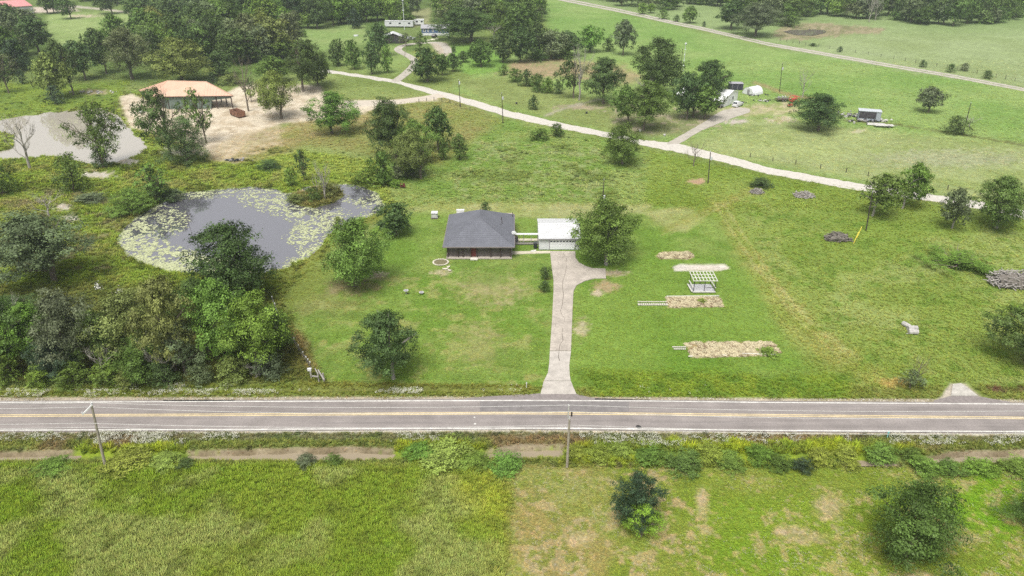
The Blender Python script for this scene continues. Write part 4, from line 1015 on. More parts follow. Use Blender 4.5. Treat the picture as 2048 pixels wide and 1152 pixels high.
# utility vehicle beside the barn
def wheel(par, c, r, w, axis='Y', rim=True):
    d = Vector((0, w / 2, 0)) if axis == 'Y' else Vector((w / 2, 0, 0)); c = Vector(c)
    t = MB().tube([c - d, c - d * .6, c + d * .6, c + d], [r * .9, r, r, r * .9], 12).build('wheel', bpy.data.materials.get('tyre') or plain('tyre', (.02, .02, .02), .8), par)
    if rim: MB().tube([c - d * 1.04, c + d * 1.04], r * .52, 10).build('rim', bpy.data.materials.get('rim_metal') or plain('rim_metal', (.4, .4, .42), .35, metal=.6), t)
uv = empty('utility_cart', U(282, 226), 'small white and black open cart parked on the sand at the barn corner', 'cart', rz=R(-35)); BLACKP = plain('black_plastic', (.02, .021, .024), .5)
MB().box((0, 0, .6), (2.5, 1.35, .3)).box((1.05, 0, .85), (.5, 1.2, .25)).build('body', WHITEP, uv); MB().box((-.8, 0, .9), (.95, 1.4, .35)).build('cargo_bed', BLACKP, uv); MB().box((.1, 0, .85), (.5, 1.2, .2)).box((-.18, 0, 1.1), (.12, 1.2, .5)).build('seat', BLACKP, uv)
for s in (-1, 1):
    MB().bar((.75, s * .6, .9), (.3, s * .6, 1.75), .06).bar((-.35, s * .6, .9), (-.35, s * .6, 1.75), .06).build('roll_bar', BLACKP, uv)
    for x in (-.85, .95): wheel(uv, (x, s * .62, .32), .32, .24)
MB().box((0, 0, 1.78), (.95, 1.3, .06)).build('canopy', BLACKP, uv)

# red roofed building far corner
rfb = empty('barn', U(20, 26), 'long building with a pink red metal roof in the far corner', 'barn')
e1, e0 = P3(65, 11, 4.5, rfb), P3(-70, 20, 4.5, rfb); r1, r0 = P3(48, -1, 7.5, rfb), P3(-70, 5, 7.5, rfb)
bk = Vector((r1.x * 2 - e1.x, r1.y * 2 - e1.y, 4.5)); bk0 = Vector((r0.x * 2 - e0.x, r0.y * 2 - e0.y, 4.5))
REDR = plain('red_roof', (.52, .235, .235), .5, .94, 1.05, .4)
MB().shell([e0, e1, r1, r0], .2).shell([r0, r1, bk, bk0], .2).build('roof', REDR, rfb)
ins = (r1 - e1); ins.z = 0; ins = ins * .06
wq = [e0 + ins, e1 + ins, bk - ins, bk0 - ins]
wm = MB()
for i in range(4):
    a, b = wq[i], wq[(i + 1) % 4]; wm.add([(a.x, a.y, 0), (b.x, b.y, 0), (b.x, b.y, 4.45), (a.x, a.y, 4.45)], [(0, 1, 2, 3)])
wm.add([tuple(wq[1]), tuple(wq[2]), tuple(r1 - Vector((.3, 0, .2)))], [(0, 1, 2)]); wm.build('wall', plain('pale_tin', (.47, .47, .48), .6), rfb)
ax_ = (e1 - e0).normalized()
for k in range(3):
    q = e1 + ins - ax_ * (3 + k * 5); MB().bar((q.x - 1.4 * ax_.x, q.y - 1.4 * ax_.y - .05, 1.7), (q.x + 1.4 * ax_.x, q.y + 1.4 * ax_.y - .05, 1.7), .1, 3.2).build('door', plain('door_grey', (.3, .3, .32), .6), rfb)
ovh = MB()
for k in range(2): ovh.bar((bk.x, bk.y, 0), (bk.x, bk.y, 4.4), .25)
ovh.build('corner_post', STEEL, rfb)

# blue mobile home
mh = empty('mobile_home', U(868, 71), 'blue mobile home with white skirting and white trimmed windows', 'house')
a, b = P3(843.5, 71, 0, mh), P3(897, 71, 0, mh); dpt = 6.0; zt = zat(56.5, U(868, 71).y); zs = zat(66, U(868, 71).y); zk = zat(49, U(868, 71).y + dpt)
BLUE = plain('blue_siding', (.075, .125, .24), .7, .9, 1.08, 3, stretch=(.3, .3, 5))
MB().box(((a.x + b.x) / 2, dpt / 2, (zt + zs) / 2), (b.x - a.x, dpt, zt - zs)).build('wall', BLUE, mh)
MB().box(((a.x + b.x) / 2, dpt / 2, zs / 2), (b.x - a.x + .1, dpt + .1, zs)).build('skirting', WHITEP, mh)
rgz = zat(49, U(868, 71).y + dpt / 2)
MB().shell([(a.x - .4, -.5, zt), (b.x + .4, -.5, zt), (b.x + .4, dpt / 2, rgz), (a.x - .4, dpt / 2, rgz)], .12).shell([(a.x - .4, dpt / 2, rgz), (b.x + .4, dpt / 2, rgz), (b.x + .4, dpt + .5, zt), (a.x - .4, dpt + .5, zt)], .12).build('roof', plain('grey_roof', (.30, .30, .32), .8), mh)
sc_ = F / (U(868, 71).y * CP + CAMH * SP)
for px_, w_, n_ in ((849, 5.2, 1), (856.5, 3.6, 2), (866, 3.6, 2), (880, 7.5, 2), (892, 4, 1)):
    x = P3(px_, 71, 0, mh).x; ww = w_ / sc_; zm = (zt + zs) / 2 + .1; hh = (zt - zs) * .62
    w = MB().box((x, -.06, zm), (ww, .1, hh)).build('window', WHITEP, mh)
    if px_ == 880:
        for s in (-1, 1): MB().box((x + s * ww * .24, -.12, zm), (ww * .36, .05, hh * .72)).build('pane', GLASS, w)
    else:
        for k in range(n_): MB().box((x, -.12, zm + (k - (n_ - 1) / 2) * hh * .42), (ww * .5, .05, hh * .7 / n_)).build('pane', GLASS, w)
def car(name, label, loc, rz, paint, L=4.7, Wc=1.85, H=1.72, cat='car'):
    c = empty(name, loc, label, cat, None, rz)
    def prof(pts, y, inset=0): return [(x * L, y * (Wc / 2 - inset), z * H) for x, z in pts]
    low = [(-.5, .16), (.5, .16), (.5, .42), (.46, .53), (.2, .58), (-.49, .60), (-.5, .5)]
    up = [(.19, .57), (.06, .95), (-.02, 1.0), (-.40, .98), (-.48, .60)]
    m = MB()
    for pr_, i0, i1 in ((low, 0, 0), (up, .06, .2)):
        n = len(pr_); A_ = prof(pr_, 1, i0); B_ = prof(pr_, -1, i0)
        if i1:
            for k in (1, 2, 3):
                A_[k] = (A_[k][0], Wc / 2 - i1, A_[k][2]); B_[k] = (B_[k][0], -(Wc / 2 - i1), B_[k][2])
        m.add(A_ + B_, [tuple(range(n)), tuple(range(2 * n - 1, n - 1, -1))] + [(i, i + n, (i + 1) % n + n, (i + 1) % n) for i in range(n)])
    m.build('body', paint, c)
    for s in (-1, 1):
        y = s * (Wc / 2 - .115)
        w = MB()
        for xa, xb in ((.13, .03), (.0, -.16), (-.19, -.42)):
            w.add([(xa * L, y, .62 * H), (xb * L, y, .62 * H), (xb * L, y - s * .1, .9 * H), ((xa - .035 if xa > .1 else xa) * L, y - s * .1, .9 * H), (xa * L, y + s * .02, .62 * H), (xb * L, y + s * .02, .62 * H), (xb * L, y - s * .08, .9 * H), ((xa - .035 if xa > .1 else xa) * L, y - s * .08, .9 * H)], [(4, 5, 6, 7), (0, 1, 5, 4), (0, 3, 2, 1), (3, 7, 6, 2), (0, 4, 7, 3), (1, 2, 6, 5)])
        w.build('side_window', GLASS, c)
        for x in (-.31, .32): wheel(c, (x * L, s * (Wc / 2 - .1), .34), .34, .24)
        MB().box((.495 * L, s * Wc * .36, .45 * H), (.06, .35, .14)).build('headlight', INS, c); MB().box((-.498 * L, s * Wc * .42, .52 * H), (.05, .18, .3)).build('tail_light', REDM, c)
    M_ = Matrix.Rotation(-math.atan2(.38 * H, .13 * L) , 3, 'Y')
    MB().add([(.183 * L, -.72, .62 * H), (.183 * L, .72, .62 * H), (.078 * L, .62, .92 * H), (.078 * L, -.62, .92 * H), (.193 * L, -.72, .62 * H), (.193 * L, .72, .62 * H), (.088 * L, .62, .92 * H), (.088 * L, -.62, .92 * H)], [(4, 5, 6, 7), (3, 2, 1, 0), (0, 1, 5, 4), (2, 3, 7, 6)]).build('windscreen', GLASS, c)
    MB().add([(-.474 * L, -.7, .66 * H), (-.474 * L, .7, .66 * H), (-.416 * L, .6, .93 * H), (-.416 * L, -.6, .93 * H), (-.484 * L, -.7, .66 * H), (-.484 * L, .7, .66 * H), (-.426 * L, .6, .93 * H), (-.426 * L, -.6, .93 * H)], [(7, 6, 5, 4), (0, 1, 2, 3), (4, 5, 1, 0), (6, 7, 3, 2)]).build('rear_window', GLASS, c)
    return c
CARW = plain('white_car_paint', (.62, .63, .65), .25, .97, 1.02); CARS = plain('silver_car_paint', (.4, .42, .45), .25)
car('parked_suv', 'white sport utility vehicle parked at the gable of the white farm building', U(1475, 212), math.atan2(*(reversed((U(1487, 206) - U(1464, 216))[:2]))), CARW)
car('parked_car', 'silver car parked by the winding drive beside the dark shed', U(822, 79), .2, CARS, H=1.5)
car('parked_car', 'dark car parked in front of the blue mobile home skirting', U(869, 74), 1.4, plain('dark_car_paint', (.06, .05, .055), .3), H=1.6)
# sheds and trailers round the mobile home
def shed(name, label, x, y, w, dd, h, rise, wallm, roofm, rz=0.0, door=True, cat='shed'):
    e = empty(name, U(x, y), label, cat, None, rz)
    MB().box((0, dd / 2, h / 2), (w, dd, h)).build('wall', wallm, e)
    MB().add([(0, 0, h), (0, dd, h), (-w / 2, 0, h), (w / 2, 0, h), (0, 0, h + rise * .96), (-w / 2, dd, h), (w / 2, dd, h), (0, dd, h + rise * .96)], [(2, 3, 4), (6, 5, 7)]).build('gable', wallm, e)
    MB().shell([(-w / 2 - .3, -.4, h - .08), (-w / 2 - .3, dd + .3, h - .08), (0, dd + .3, h + rise), (0, -.4, h + rise)], .12).shell([(0, -.4, h + rise), (0, dd + .3, h + rise), (w / 2 + .3, dd + .3, h - .08), (w / 2 + .3, -.4, h - .08)], .12).build('roof', roofm, e)
    if door: MB().box((w * .15, -.03, h * .42), (w * .24, .08, h * .8)).build('door', DARKP, e)
    return e
PALET = plain('pale_metal', (.55, .56, .58), .5); DKB = plain('dark_brown_wall', (.05, .042, .045), .8)
shed('dark_shed', 'dark brown gabled shed with a pale roof beside the winding drive', 787, 87, 9.5, 6, 2.8, 1.9, DKB, PALET, .12)
def trailer(label, x, y, L, h, wallm, roofm, rz=0.0, wins=3, cat='trailer'):
    e = empty('house_trailer', U(x, y), label, cat, None, rz)
    MB().box((0, 1.3, .55 + h / 2), (L, 2.6, h)).build('body', wallm, e); MB().box((0, 1.3, .6 + h), (L + .2, 2.8, .12)).build('roof', roofm, e)
    for k in range(wins): MB().box((-L / 2 + L * (k + .6) / wins, -.03, .6 + h * .6), (1.1, .06, .7)).build('window', GLASS, e)
    for s in (-1, 1): wheel(e, (s * .6, .1, .35), .35, .25)
    MB().bar((L / 2, 1.3, .5), (L / 2 + 1.2, 1.3, .5), .15).build('hitch', STEEL, e)
    return e
trailer('long pale house trailer half hidden below the far wood', 798, 55, 15, 2.6, PALET, PALET, -.05); trailer('small white camper behind the blue mobile home', 838, 51, 5.2, 2.4, WHITEP, WHITEP, 0, 2)
shed('outhouse', 'tiny white upright shed below the pale house trailer', 811, 54, 1.6, 1.6, 2.2, .4, WHITEP, PALET)
shed('shed', 'white shed glimpsed among the trees at the frame edge', 2, 104, 5, 4, 2.6, .8, WHITEP, PALET)
# rocks and debris by the turning loop
for k, (x, y, r, lab) in enumerate(((857, 82, 1.0, 'pale boulder left of its group by the mobile home'), (866, 80, 1.4, 'largest pale boulder by the mobile home lawn'), (874, 78, .8, 'small pale boulder nearest the dark car'), (794, 75, 1.2, 'pale slab leaning by the dark shed'))):
    o = props(MB().lump((0, 0, .2), (r, r * .5, .4), k + 80, 8, 5, .3).build('boulder', plain('pale_rock', (.55, .54, .42), .9) if k == 0 else bpy.data.materials['pale_rock']), lab, 'rock', 'pale rocks at the mobile home'); o.location = U(x, y)
o = props(MB().tube([(0, 0, .0), (0, 0, .5)], [1.2, 1.15], 12).build('stock_tank', PALET), 'round pale stock tank in the far meadow', 'tank'); o.location = U(712, 72)

# ------------------------------------------------------------------ farm building and junk on the right
fb = empty('farm_building', U(1449, 214), 'white metal farm building with a lean-to roof behind the oaks', 'house')
q0, q1 = P3(1449, 214, 0, fb), P3(1474, 203, 0, fb)           # gable foot, front and back corner
gd_ = (q1 - q0); gl = gd_.length; gn = gd_.normalized(); lx = Vector((-gn.y, gn.x, 0)); 
if lx.x > 0: lx = -lx
Lb = 16.0; hw = zat(184, U(1474, 203).y); 
def fp(t, s, z): q = q0 + gn * (t * gl) + lx * s; return Vector((q.x, q.y, z))
hb = zat(186, fp(0, 0, 0).y + U(1449, 214).y); hmid = 4.0; hlow = 2.6
MB().add([fp(0, 0, 0), fp(1, 0, 0), fp(1, 0, 3.4), fp(.55, 0, 4.4), fp(0, 0, 3.0), fp(0, Lb, 0), fp(1, Lb, 0), fp(1, Lb, 3.4), fp(.55, Lb, 4.4), fp(0, Lb, 3.0)], [(0, 1, 2, 3, 4), (9, 8, 7, 6, 5), (0, 4, 9, 5), (1, 6, 7, 2)]).build('wall', plain('white_farm_wall', (.74, .75, .76), .5, .95, 1.03), fb)
MB().shell([fp(-.32, -.3, 2.35), fp(-.32, Lb + .3, 2.35), fp(.55, Lb + .3, 4.5), fp(.55, -.3, 4.5)], .12).shell([fp(.55, -.3, 4.5), fp(.55, Lb + .3, 4.5), fp(1.05, Lb + .3, 3.4), fp(1.05, -.3, 3.4)], .12).build('roof', plain('white_farm_roof', (.76, .77, .78), .45, .94, 1.03), fb)
w = MB().bar(fp(.52, -.06, 2.0), fp(.64, -.06, 2.0), .1, 1.1).build('window', WHITEP, fb); MB().bar(fp(.54, -.12, 2.0), fp(.62, -.12, 2.0), .06, .9).build('pane', GLASS, w)
for s in (.2, 5, 10, 15.6): MB().bar(fp(-.28, s, 0), fp(-.28, s, 2.3), .14).build('porch_post', GREYTRIM, fb)
MB().bar(fp(-.15, .1, .2), fp(-.15, Lb, .2), 1.6, .25).build('porch_floor', POSTM, fb)
# white hoop tent
hp_ = empty('hoop_tent', U(1505, 187), 'white rounded hoop tent among buckets in the farm yard', 'tent', rz=R(35))
n = 10; hm = MB()
Rr, Lh = 2.3, 5.2
pts = [(Rr * math.cos(math.pi * k / n), Rr * 1.05 * math.sin(math.pi * k / n)) for k in range(n + 1)]
vs = [(-Lh / 2, y, z) for y, z in pts] + [(Lh / 2, y, z) for y, z in pts]
hm.add(vs, [(i, i + 1, n + 2 + i, n + 1 + i) for i in range(n)] + [tuple(range(n, -1, -1)), tuple(range(n + 1, 2 * n + 2))]).build('cover', plain('white_tarp', (.64, .65, .68), .5, .94, 1.03), hp_)
MB().box((-Lh / 2 - .03, -.2, .9), (.06, .9, 1.8)).build('doorway', GREYTRIM, hp_)
for k in range(5): MB().tube([(-Lh / 2 + Lh * k / 4, y * 1.012, z * 1.012) for y, z in pts], .04, 5).build('hoop', WHITEP, hp_)
# dark enclosure
cg = empty('wire_cage', U(1472, 180), 'dark wire sided cage with a grey roof behind the farm building', 'cage', rz=-.08); NAVY = plain('dark_net', (.045, .045, .065), .7)
MB().box((0, 1.5, 1.1), (4.6, 3, 2.0)).build('net', NAVY, cg); MB().box((0, 1.5, 2.2), (4.9, 3.3, .1)).build('roof', plain('grey_sheet', (.33, .32, .36), .6), cg)
for k in range(6):
    MB().box((-2.3 + 4.6 * k / 5, -.04, 1.1), (.09, .09, 2.2)).build('post', GREYTRIM if k % 2 else NAVY, cg)
# red machine, red mower, flat trailer
rmch = empty('hay_rake', U(1588, 205), 'large red farm machine with open curved bars beside the flat trailer', 'farm machine', rz=.3); RED2 = plain('machine_red', (.50, .10, .07), .5)
for s in (-1, 1):
    MB().tube([(1.5 * math.cos(a_ * .55), s * .9, 1.15 + 1.0 * math.sin(a_ * .55)) for a_ in range(12)], .09, 5).build('side_ring', RED2, rmch); wheel(rmch, (-.2, s * 1.15, .45), .45, .3)
for k in range(7):
    an = 2 * math.pi * k / 7; MB().bar((1.5 * math.cos(an), -.9, 1.15 + 1.0 * math.sin(an)), (1.5 * math.cos(an), .9, 1.15 + 1.0 * math.sin(an)), .16).build('bar', RED2, rmch)
MB().bar((1.2, 0, .5), (2.8, 0, .45), .15).build('drawbar', RED2, rmch); MB().box((0, 0, 1.1), (1.4, 1.2, .7)).build('drum', RED2, rmch)
mw = empty('riding_mower', U(1580, 213), 'small red riding mower below the larger red machine', 'mower', rz=.5)
MB().box((.5, 0, .6), (.8, .65, .45)).build('bonnet', RED2, mw); MB().box((-.3, 0, .5), (.8, .8, .25)).build('body', RED2, mw); MB().box((-.35, 0, .78), (.45, .5, .12)).box((-.58, 0, 1.0), (.1, .5, .4)).build('seat', BLACKP, mw); MB().bar((.1, 0, .8), (-.05, 0, 1.15), .05).tube([(-.05, .18, 1.15), (-.07, 0, 1.19), (-.05, -.18, 1.15)], .03, 5).build('steering_wheel', BLACKP, mw)
for s in (-1, 1): wheel(mw, (-.5, s * .48, .3), .3, .22); wheel(mw, (.65, s * .42, .2), .2, .16)
fd = empty('flat_trailer', U(1565, 202), 'loaded flat trailer in front of the red machine', 'trailer', rz=.12)
MB().box((0, 0, .7), (4.6, 2.0, .15)).build('bed', RUSTD, fd)
for s in (-1, 1): wheel(fd, (-.4, s * 1.05, .35), .35, .25); wheel(fd, (.5, s * 1.05, .35), .35, .25); MB().bar((-2.3, s * .97, 1.0), (2.3, s * .97, 1.0), .08, .08).build('side_rail', GREYTRIM, fd)
MB().bar((-2.3, 0, .6), (-3.6, 0, .5), .14).build('drawbar', STEEL, fd)
def junk(name, label, x, y, seed, n, spread, mats, h=.6, cat='junk', group=None):
    """a heap whose pieces cannot be told apart in the photograph"""
    rg = random.Random(seed); e = empty(name, U(x, y), label, cat, group)
    for mi, mt in enumerate(mats):
        m = MB()
        for k in range(n):
            c = (rg.gauss(0, spread[0]), rg.gauss(0, spread[1]), rg.uniform(.1, h)); s = rg.uniform(.2, .7)
            if rg.random() < .5: m.box(c, (s * rg.uniform(.5, 2), s, s * rg.uniform(.2, .9)), rz=rg.uniform(0, 3))
            else: m.lump(c, (s * .6, s * .5, s * .4), k + seed, 7, 4, .35)
        o = m.build('pieces', mt, e); o['kind'] = 'stuff'
junk('scrap_load', 'grey scrap load lying on the flat trailer', 1564, 199, 5, 9, (1.2, .45), [plain('junk_grey', (.26, .25, .26), .8), plain('junk_pale', (.5, .49, .47), .7)], 1.1)
JG, JP, JD = bpy.data.materials['junk_grey'], bpy.data.materials['junk_pale'], plain('junk_dark', (.05, .05, .055), .8)
junk('junk_heap', 'heap of pale and dark junk left of the grey box trailer', 1706, 232, 6, 22, (2.6, 1.0), [JG, JP, JD], .9); junk('junk_heap', 'junk scattered along the front of the grey box trailer', 1738, 243, 7, 20, (3.4, .7), [JG, JP, JD], .7)
junk('bucket_cluster', 'white buckets and dark pots beside the hoop tent', 1497, 185, 8, 7, (2.0, .8), [JP, JD], .4); junk('tire_cluster', 'black tires lying behind the parked sport utility vehicle', 1490, 206, 9, 6, (.7, .5), [JD], .4)
junk('tire_cluster', 'black and white tubs on the open yard grass between tent and trailer', 1524, 202, 10, 8, (1.5, .7), [JD, JP], .4); junk('flower_pots', 'dark pots standing below the right side of the hoop tent', 1512, 192, 11, 7, (1.2, .4), [JD], .5)
junk('debris_heap', 'pale branches and stones at the pond side clearing', 190, 186, 12, 10, (3.5, .7), [JP, JG], .6); junk('timber_heap', 'dark charred timbers at the lower edge of the sandy yard', 464, 322, 13, 12, (1.5, .5), [JD, JG], .5)
for k, (x, y, lab) in enumerate(((1708, 247, 'white bucket on the mown grass below the junk heap'), (1536, 203, 'dark tub lying alone on the yard grass'), (1033, 208, 'small dark stump on the mown verge above the road'), (1173, 227, 'dark barrel beside the pale dirt patch'), (1280, 263, 'pale yellow block at the foot of the roadside oak'), (1329, 272, 'white post beside the farm drive mouth'))):
    b_ = empty('bucket' if k < 2 else ('barrel' if k < 4 else 'block'), U(x, y), lab, 'bucket' if k < 2 else ('barrel' if k < 4 else 'block'))
    mt = JP if k in (0, 4, 5) else JD
    MB().tube([(0, 0, 0), (0, 0, .5), (0, 0, .55)], [.28, .36, .3], 9).build('body', mt, b_); MB().tube([(0, 0, .42), (0, 0, .47)], .375, 9).build('rim', mt, b_)
# grey box trailer
bt = empty('box_trailer', U(1737, 243), 'grey box shed with a dark tarp front among the junk', 'shed', rz=R(-18)); GB = plain('grey_box', (.30, .335, .38), .55, .9, 1.06, 2)
MB().box((0, 1.6, 1.65), (6.2, 3.2, 2.7)).build('wall', GB, bt); MB().box((0, 1.6, 3.06), (6.5, 3.5, .1)).build('roof', plain('light_grey_roof', (.45, .48, .52), .5), bt)
MB().box((-.6, -.05, 1.9), (4.8, .08, 1.9)).build('tarp', plain('dark_tarp', (.055, .05, .06), .7, .6, 1.4, 1.2), bt)
for k in range(12): MB().box((3.12, .2 + k * .26, 1.65), (.05, .07, 2.6)).build('rib', GB, bt)
for s in (-2, 2): wheel(bt, (s, .05, .35), .35, .25)
# old boats / flatbeds lying right of it
for k, (x, y, lab, rz) in enumerate(((1752, 250, 'pale low skiff hull upturned behind its twin', -.25), (1767, 254, 'pale flat trailer with one wheel at the end of the junk row', -.12))):
    e = empty('skiff' if k == 0 else 'flatbed', U(x, y), lab, 'boat' if k == 0 else 'trailer', None, rz); Lk = 5.2
    if k == 0:
        MB().add([(-2.6, -.7, .1), (2.0, -.75, .1), (2.8, 0, .3), (2.0, .75, .1), (-2.6, .7, .1), (-2.4, -.5, .55), (1.6, -.5, .6), (2.2, 0, .6), (1.6, .5, .6), (-2.4, .5, .55)], [(0, 1, 6, 5), (1, 2, 7, 6), (2, 3, 8, 7), (3, 4, 9, 8), (4, 0, 5, 9), (5, 6, 7, 8, 9)]).build('hull', JP, e)
        MB().bar((-2.5, 0, .62), (2.4, 0, .66), .08, .06).build('keel', JG, e); MB().box((-2.55, 0, .3), (.1, 1.2, .35)).build('transom', JG, e)
    else:
        MB().box((0, 0, .55), (Lk, 1.8, .12)).build('bed', JP, e); MB().bar((Lk / 2, 0, .5), (Lk / 2 + 1.2, 0, .4), .12).build('drawbar', JG, e); wheel(e, (1.2, -.95, .36), .36, .25); wheel(e, (1.2, .95, .36), .36, .25)
        for j in range(6): MB().box((-2.4 + j * .95, 0, .64), (.7, 1.7, .06)).build('plank', JP, e)

# ------------------------------------------------------------------ fences, old gate
def fence(name, label, pts, mat, h=1.2, r=.06, wires=3, tip=None, group='post and wire fences'):
    c = [U(x, y) for x, y in pts]; e = empty(name, c[0], label, 'fence', group)
    for i, p in enumerate(c):
        g = p - c[0]; po = MB().tube([g - Vector((0, 0, .2)), g + Vector((RNG.uniform(-.06, .06), RNG.uniform(-.06, .06), h * RNG.uniform(.9, 1.1)))], r, 5).build('post', mat, e)
        if tip: MB().box(g + Vector((0, 0, h * 1.0)), (r * 2.6, r * 2.6, .22)).build('tip', tip, po)
    w = MB()
    for k in range(wires):
        z = h * (k + 1) / (wires + .6)
        w.tube([p - c[0] + Vector((0, 0, z)) for p in c], .012, 3, cap=False)
    w.build('wire', GREYTRIM, e)
def along(pts, n):
    xs = np.linspace(0, len(pts) - 1, n); return [(float(np.interp(t, range(len(pts)), [p[0] for p in pts])), float(np.interp(t, range(len(pts)), [p[1] for p in pts]))) for t in xs]
fence('wire_fence', 'white tipped post fence along the edge of the roadside thicket', along([(546, 606), (560, 640), (590, 690), (612, 725), (622, 738)], 11), POLED, 1.2, .045, 3, WHITEP)
fence('wire_fence', 'wire fence running along the far side of the rutted farm lane', along([(1560, 82), (1640, 94), (1800, 120), (1930, 142), (2048, 166)], 26), POLED, 1.3, .09)
fence('wire_fence', 'wire fence between the mown field and the gravel road', along([(1500, 314), (1600, 330), (1712, 348), (1800, 362), (1950, 388), (2060, 408)], 12), POLED, 1.1, .1)
fence('wire_fence', 'short fence by the yard drive gate', along([(838, 204), (868, 201), (900, 206), (940, 222)], 7), POLED, 1.2, .09)
gw_ = empty('wooden_brace', U(641, 757), 'weathered fence corner brace with rails and a white box on top', 'fence brace'); o_ = Vector(gw_.location)
def wb(a, za, b, zb, w): MB().bar(U(*a, za) - o_, U(*b, zb) - o_, w).build('rail', PALEW, gw_)
for x, y, z in ((638, 764, 1.5), (648, 763, 1.4), (623, 757, 1.1)):
    g = U(x, y) - o_; MB().tube([g, g + Vector((0, 0, z))], .1, 6).build('post', PALEW, gw_)
wb((636, 740), .9, (648, 760), .9, .18); wb((624, 752), 1.0, (637, 753.5), 1.0, .14); wb((630, 737), .9, (637, 751), .9, .12); wb((647, 752), .6, (649, 762), .6, .16)
mbx = empty('white_box', U(621, 753), 'small white box on a post beside the fence corner brace', 'box')
MB().tube([(0, 0, 0), (0, 0, 1.0)], .05, 5).build('post', PALEW, mbx); MB().box((0, 0, 1.15), (.5, .32, .3)).build('body', WHITEP, mbx); MB().box((0, 0, 1.32), (.56, .38, .05)).build('lid', WHITEP, mbx)
# ------------------------------------------------------------------ trees
LEAF = leafmat('foliage'); BARK = plain('bark', (.15, .125, .10), .9, .75, 1.25, 4); BARKP = plain('pale_bark', (.29, .27, .245), .9, .75, 1.2, 4)

def crown_mesh(name, seed, kind, nleaf, leaf):
    """unit crown (width 1, height 1): lobes carry sprays, sprays carry leaves; uneven outline with gaps"""
    rg = np.random.default_rng(seed)
    lob = []
    def prof(t):
        if kind == 'cedar': return 1.0 * (1 - t) ** .75 * min(1, t * 7 + .35)
        if kind == 'column': return .9 * math.sin(math.pi * min(1, max(0, .12 + t * .84))) ** .6
        if kind == 'bush': return math.sqrt(max(0, 1 - max(0, t * 1.02 - .25) ** 2 / .62))
        if kind == 'willow': return math.sqrt(max(0.02, 1 - (2.0 * abs(t - .45)) ** 2.4))
        return math.sqrt(max(0.03, 1 - (2.0 * abs(t - .42)) ** 2.2))
    zb = {'oak': .22, 'round': .16, 'bush': .0, 'cedar': .02, 'column': .08, 'airy': .22, 'willow': .25}[kind]
    nl = {'oak': 38, 'round': 42, 'bush': 30, 'cedar': 34, 'column': 26, 'airy': 24, 'willow': 28}[kind]
    rl = {'oak': (.11, .21), 'round': (.12, .20), 'bush': (.13, .25), 'cedar': (.10, .18), 'column': (.12, .2), 'airy': (.09, .17), 'willow': (.13, .22)}[kind]
    ph = rg.uniform(0, 6.28)
    for i in range(nl):
        t = (i + .5) / nl if kind not in ('oak', 'airy') else ((i + .5) / nl) ** .85
        a = ph + i * 2.39996 + rg.normal(0, .3)
        lop = 1 + .12 * math.sin(2 * a + ph * 3 + 2 * t) + .10 * math.sin(3 * a + ph - 3 * t)
        r = prof(t) * .5 * lop * (rg.uniform(.45, .86) if i % 4 else rg.uniform(0, .35))
        R_ = rg.uniform(*rl) * (1 - .25 * t)
        lob.append((r * math.cos(a), r * math.sin(a), zb + (1 - zb) * (.08 + .86 * t), R_))
    lob = np.array(lob)
    w = lob[:, 3] ** 2; w /= w.sum()
    K = 12
    li = rg.choice(nl, nleaf, p=w); ki = rg.integers(0, K, nleaf)
    dirs = rg.normal(size=(nl, K, 3)); dirs[..., 2] = dirs[..., 2] * .8 + .35; dirs /= np.linalg.norm(dirs, axis=-1, keepdims=True)
    cen = lob[li, :3]; rad = lob[li, 3][:, None]
    d = dirs[li, ki]
    sp = rg.normal(size=(nleaf, 3)) * .22
    pos = cen + (d * rg.uniform(.72, 1.08, (nl, K))[li, ki][:, None] + sp) * rad * np.array([1, 1, .78])
    pos[:, 2] = np.clip(pos[:, 2], zb * .5 + .01, 1.05)
    if kind == 'willow': pos[:, 2] -= .08 * rg.random(nleaf) * (np.hypot(pos[:, 0], pos[:, 1]) > .2)
    q = np.quantile(np.abs(pos[:, :2]), .985); pos[:, :2] *= .5 / q; lob[:, :2] *= .5 / q
    zt = np.quantile(pos[:, 2], .99); pos[:, 2] *= 1.0 / zt; lob[:, 2] *= 1 / zt
    nrm = d * .8 + np.array([0, 0, .42]) + rg.normal(size=(nleaf, 3)) * .34
    nrm /= np.linalg.norm(nrm, axis=1, keepdims=True)
    tv = np.cross(nrm, rg.normal(size=(nleaf, 3))); tv /= np.linalg.norm(tv, axis=1, keepdims=True); bv = np.cross(nrm, tv)
    s = leaf * np.clip(np.exp(rg.normal(-.08, .38, (nleaf, 1))), .4, 2.0)
    asp = .62
    v = np.stack([pos + tv * s, pos + bv * s * asp + nrm * s * .15, pos - tv * s, pos - bv * s * asp + nrm * s * .15], 1).reshape(-1, 3)
    f = np.arange(nleaf * 4).reshape(-1, 4)
    me = np_mesh(name, v, f, LEAF)
    lt = rg.normal(0, .11, nl)[li] + rg.normal(0, .16, (nl, K))[li, ki] + rg.normal(0, .13, nleaf)
    tone = np.clip(.5 + lt, 0, 1)
    at = me.attributes.new('tone', 'FLOAT', 'POINT'); at.data.foreach_set('value', np.repeat(tone, 4).astype(np.float32))
    return me, lob

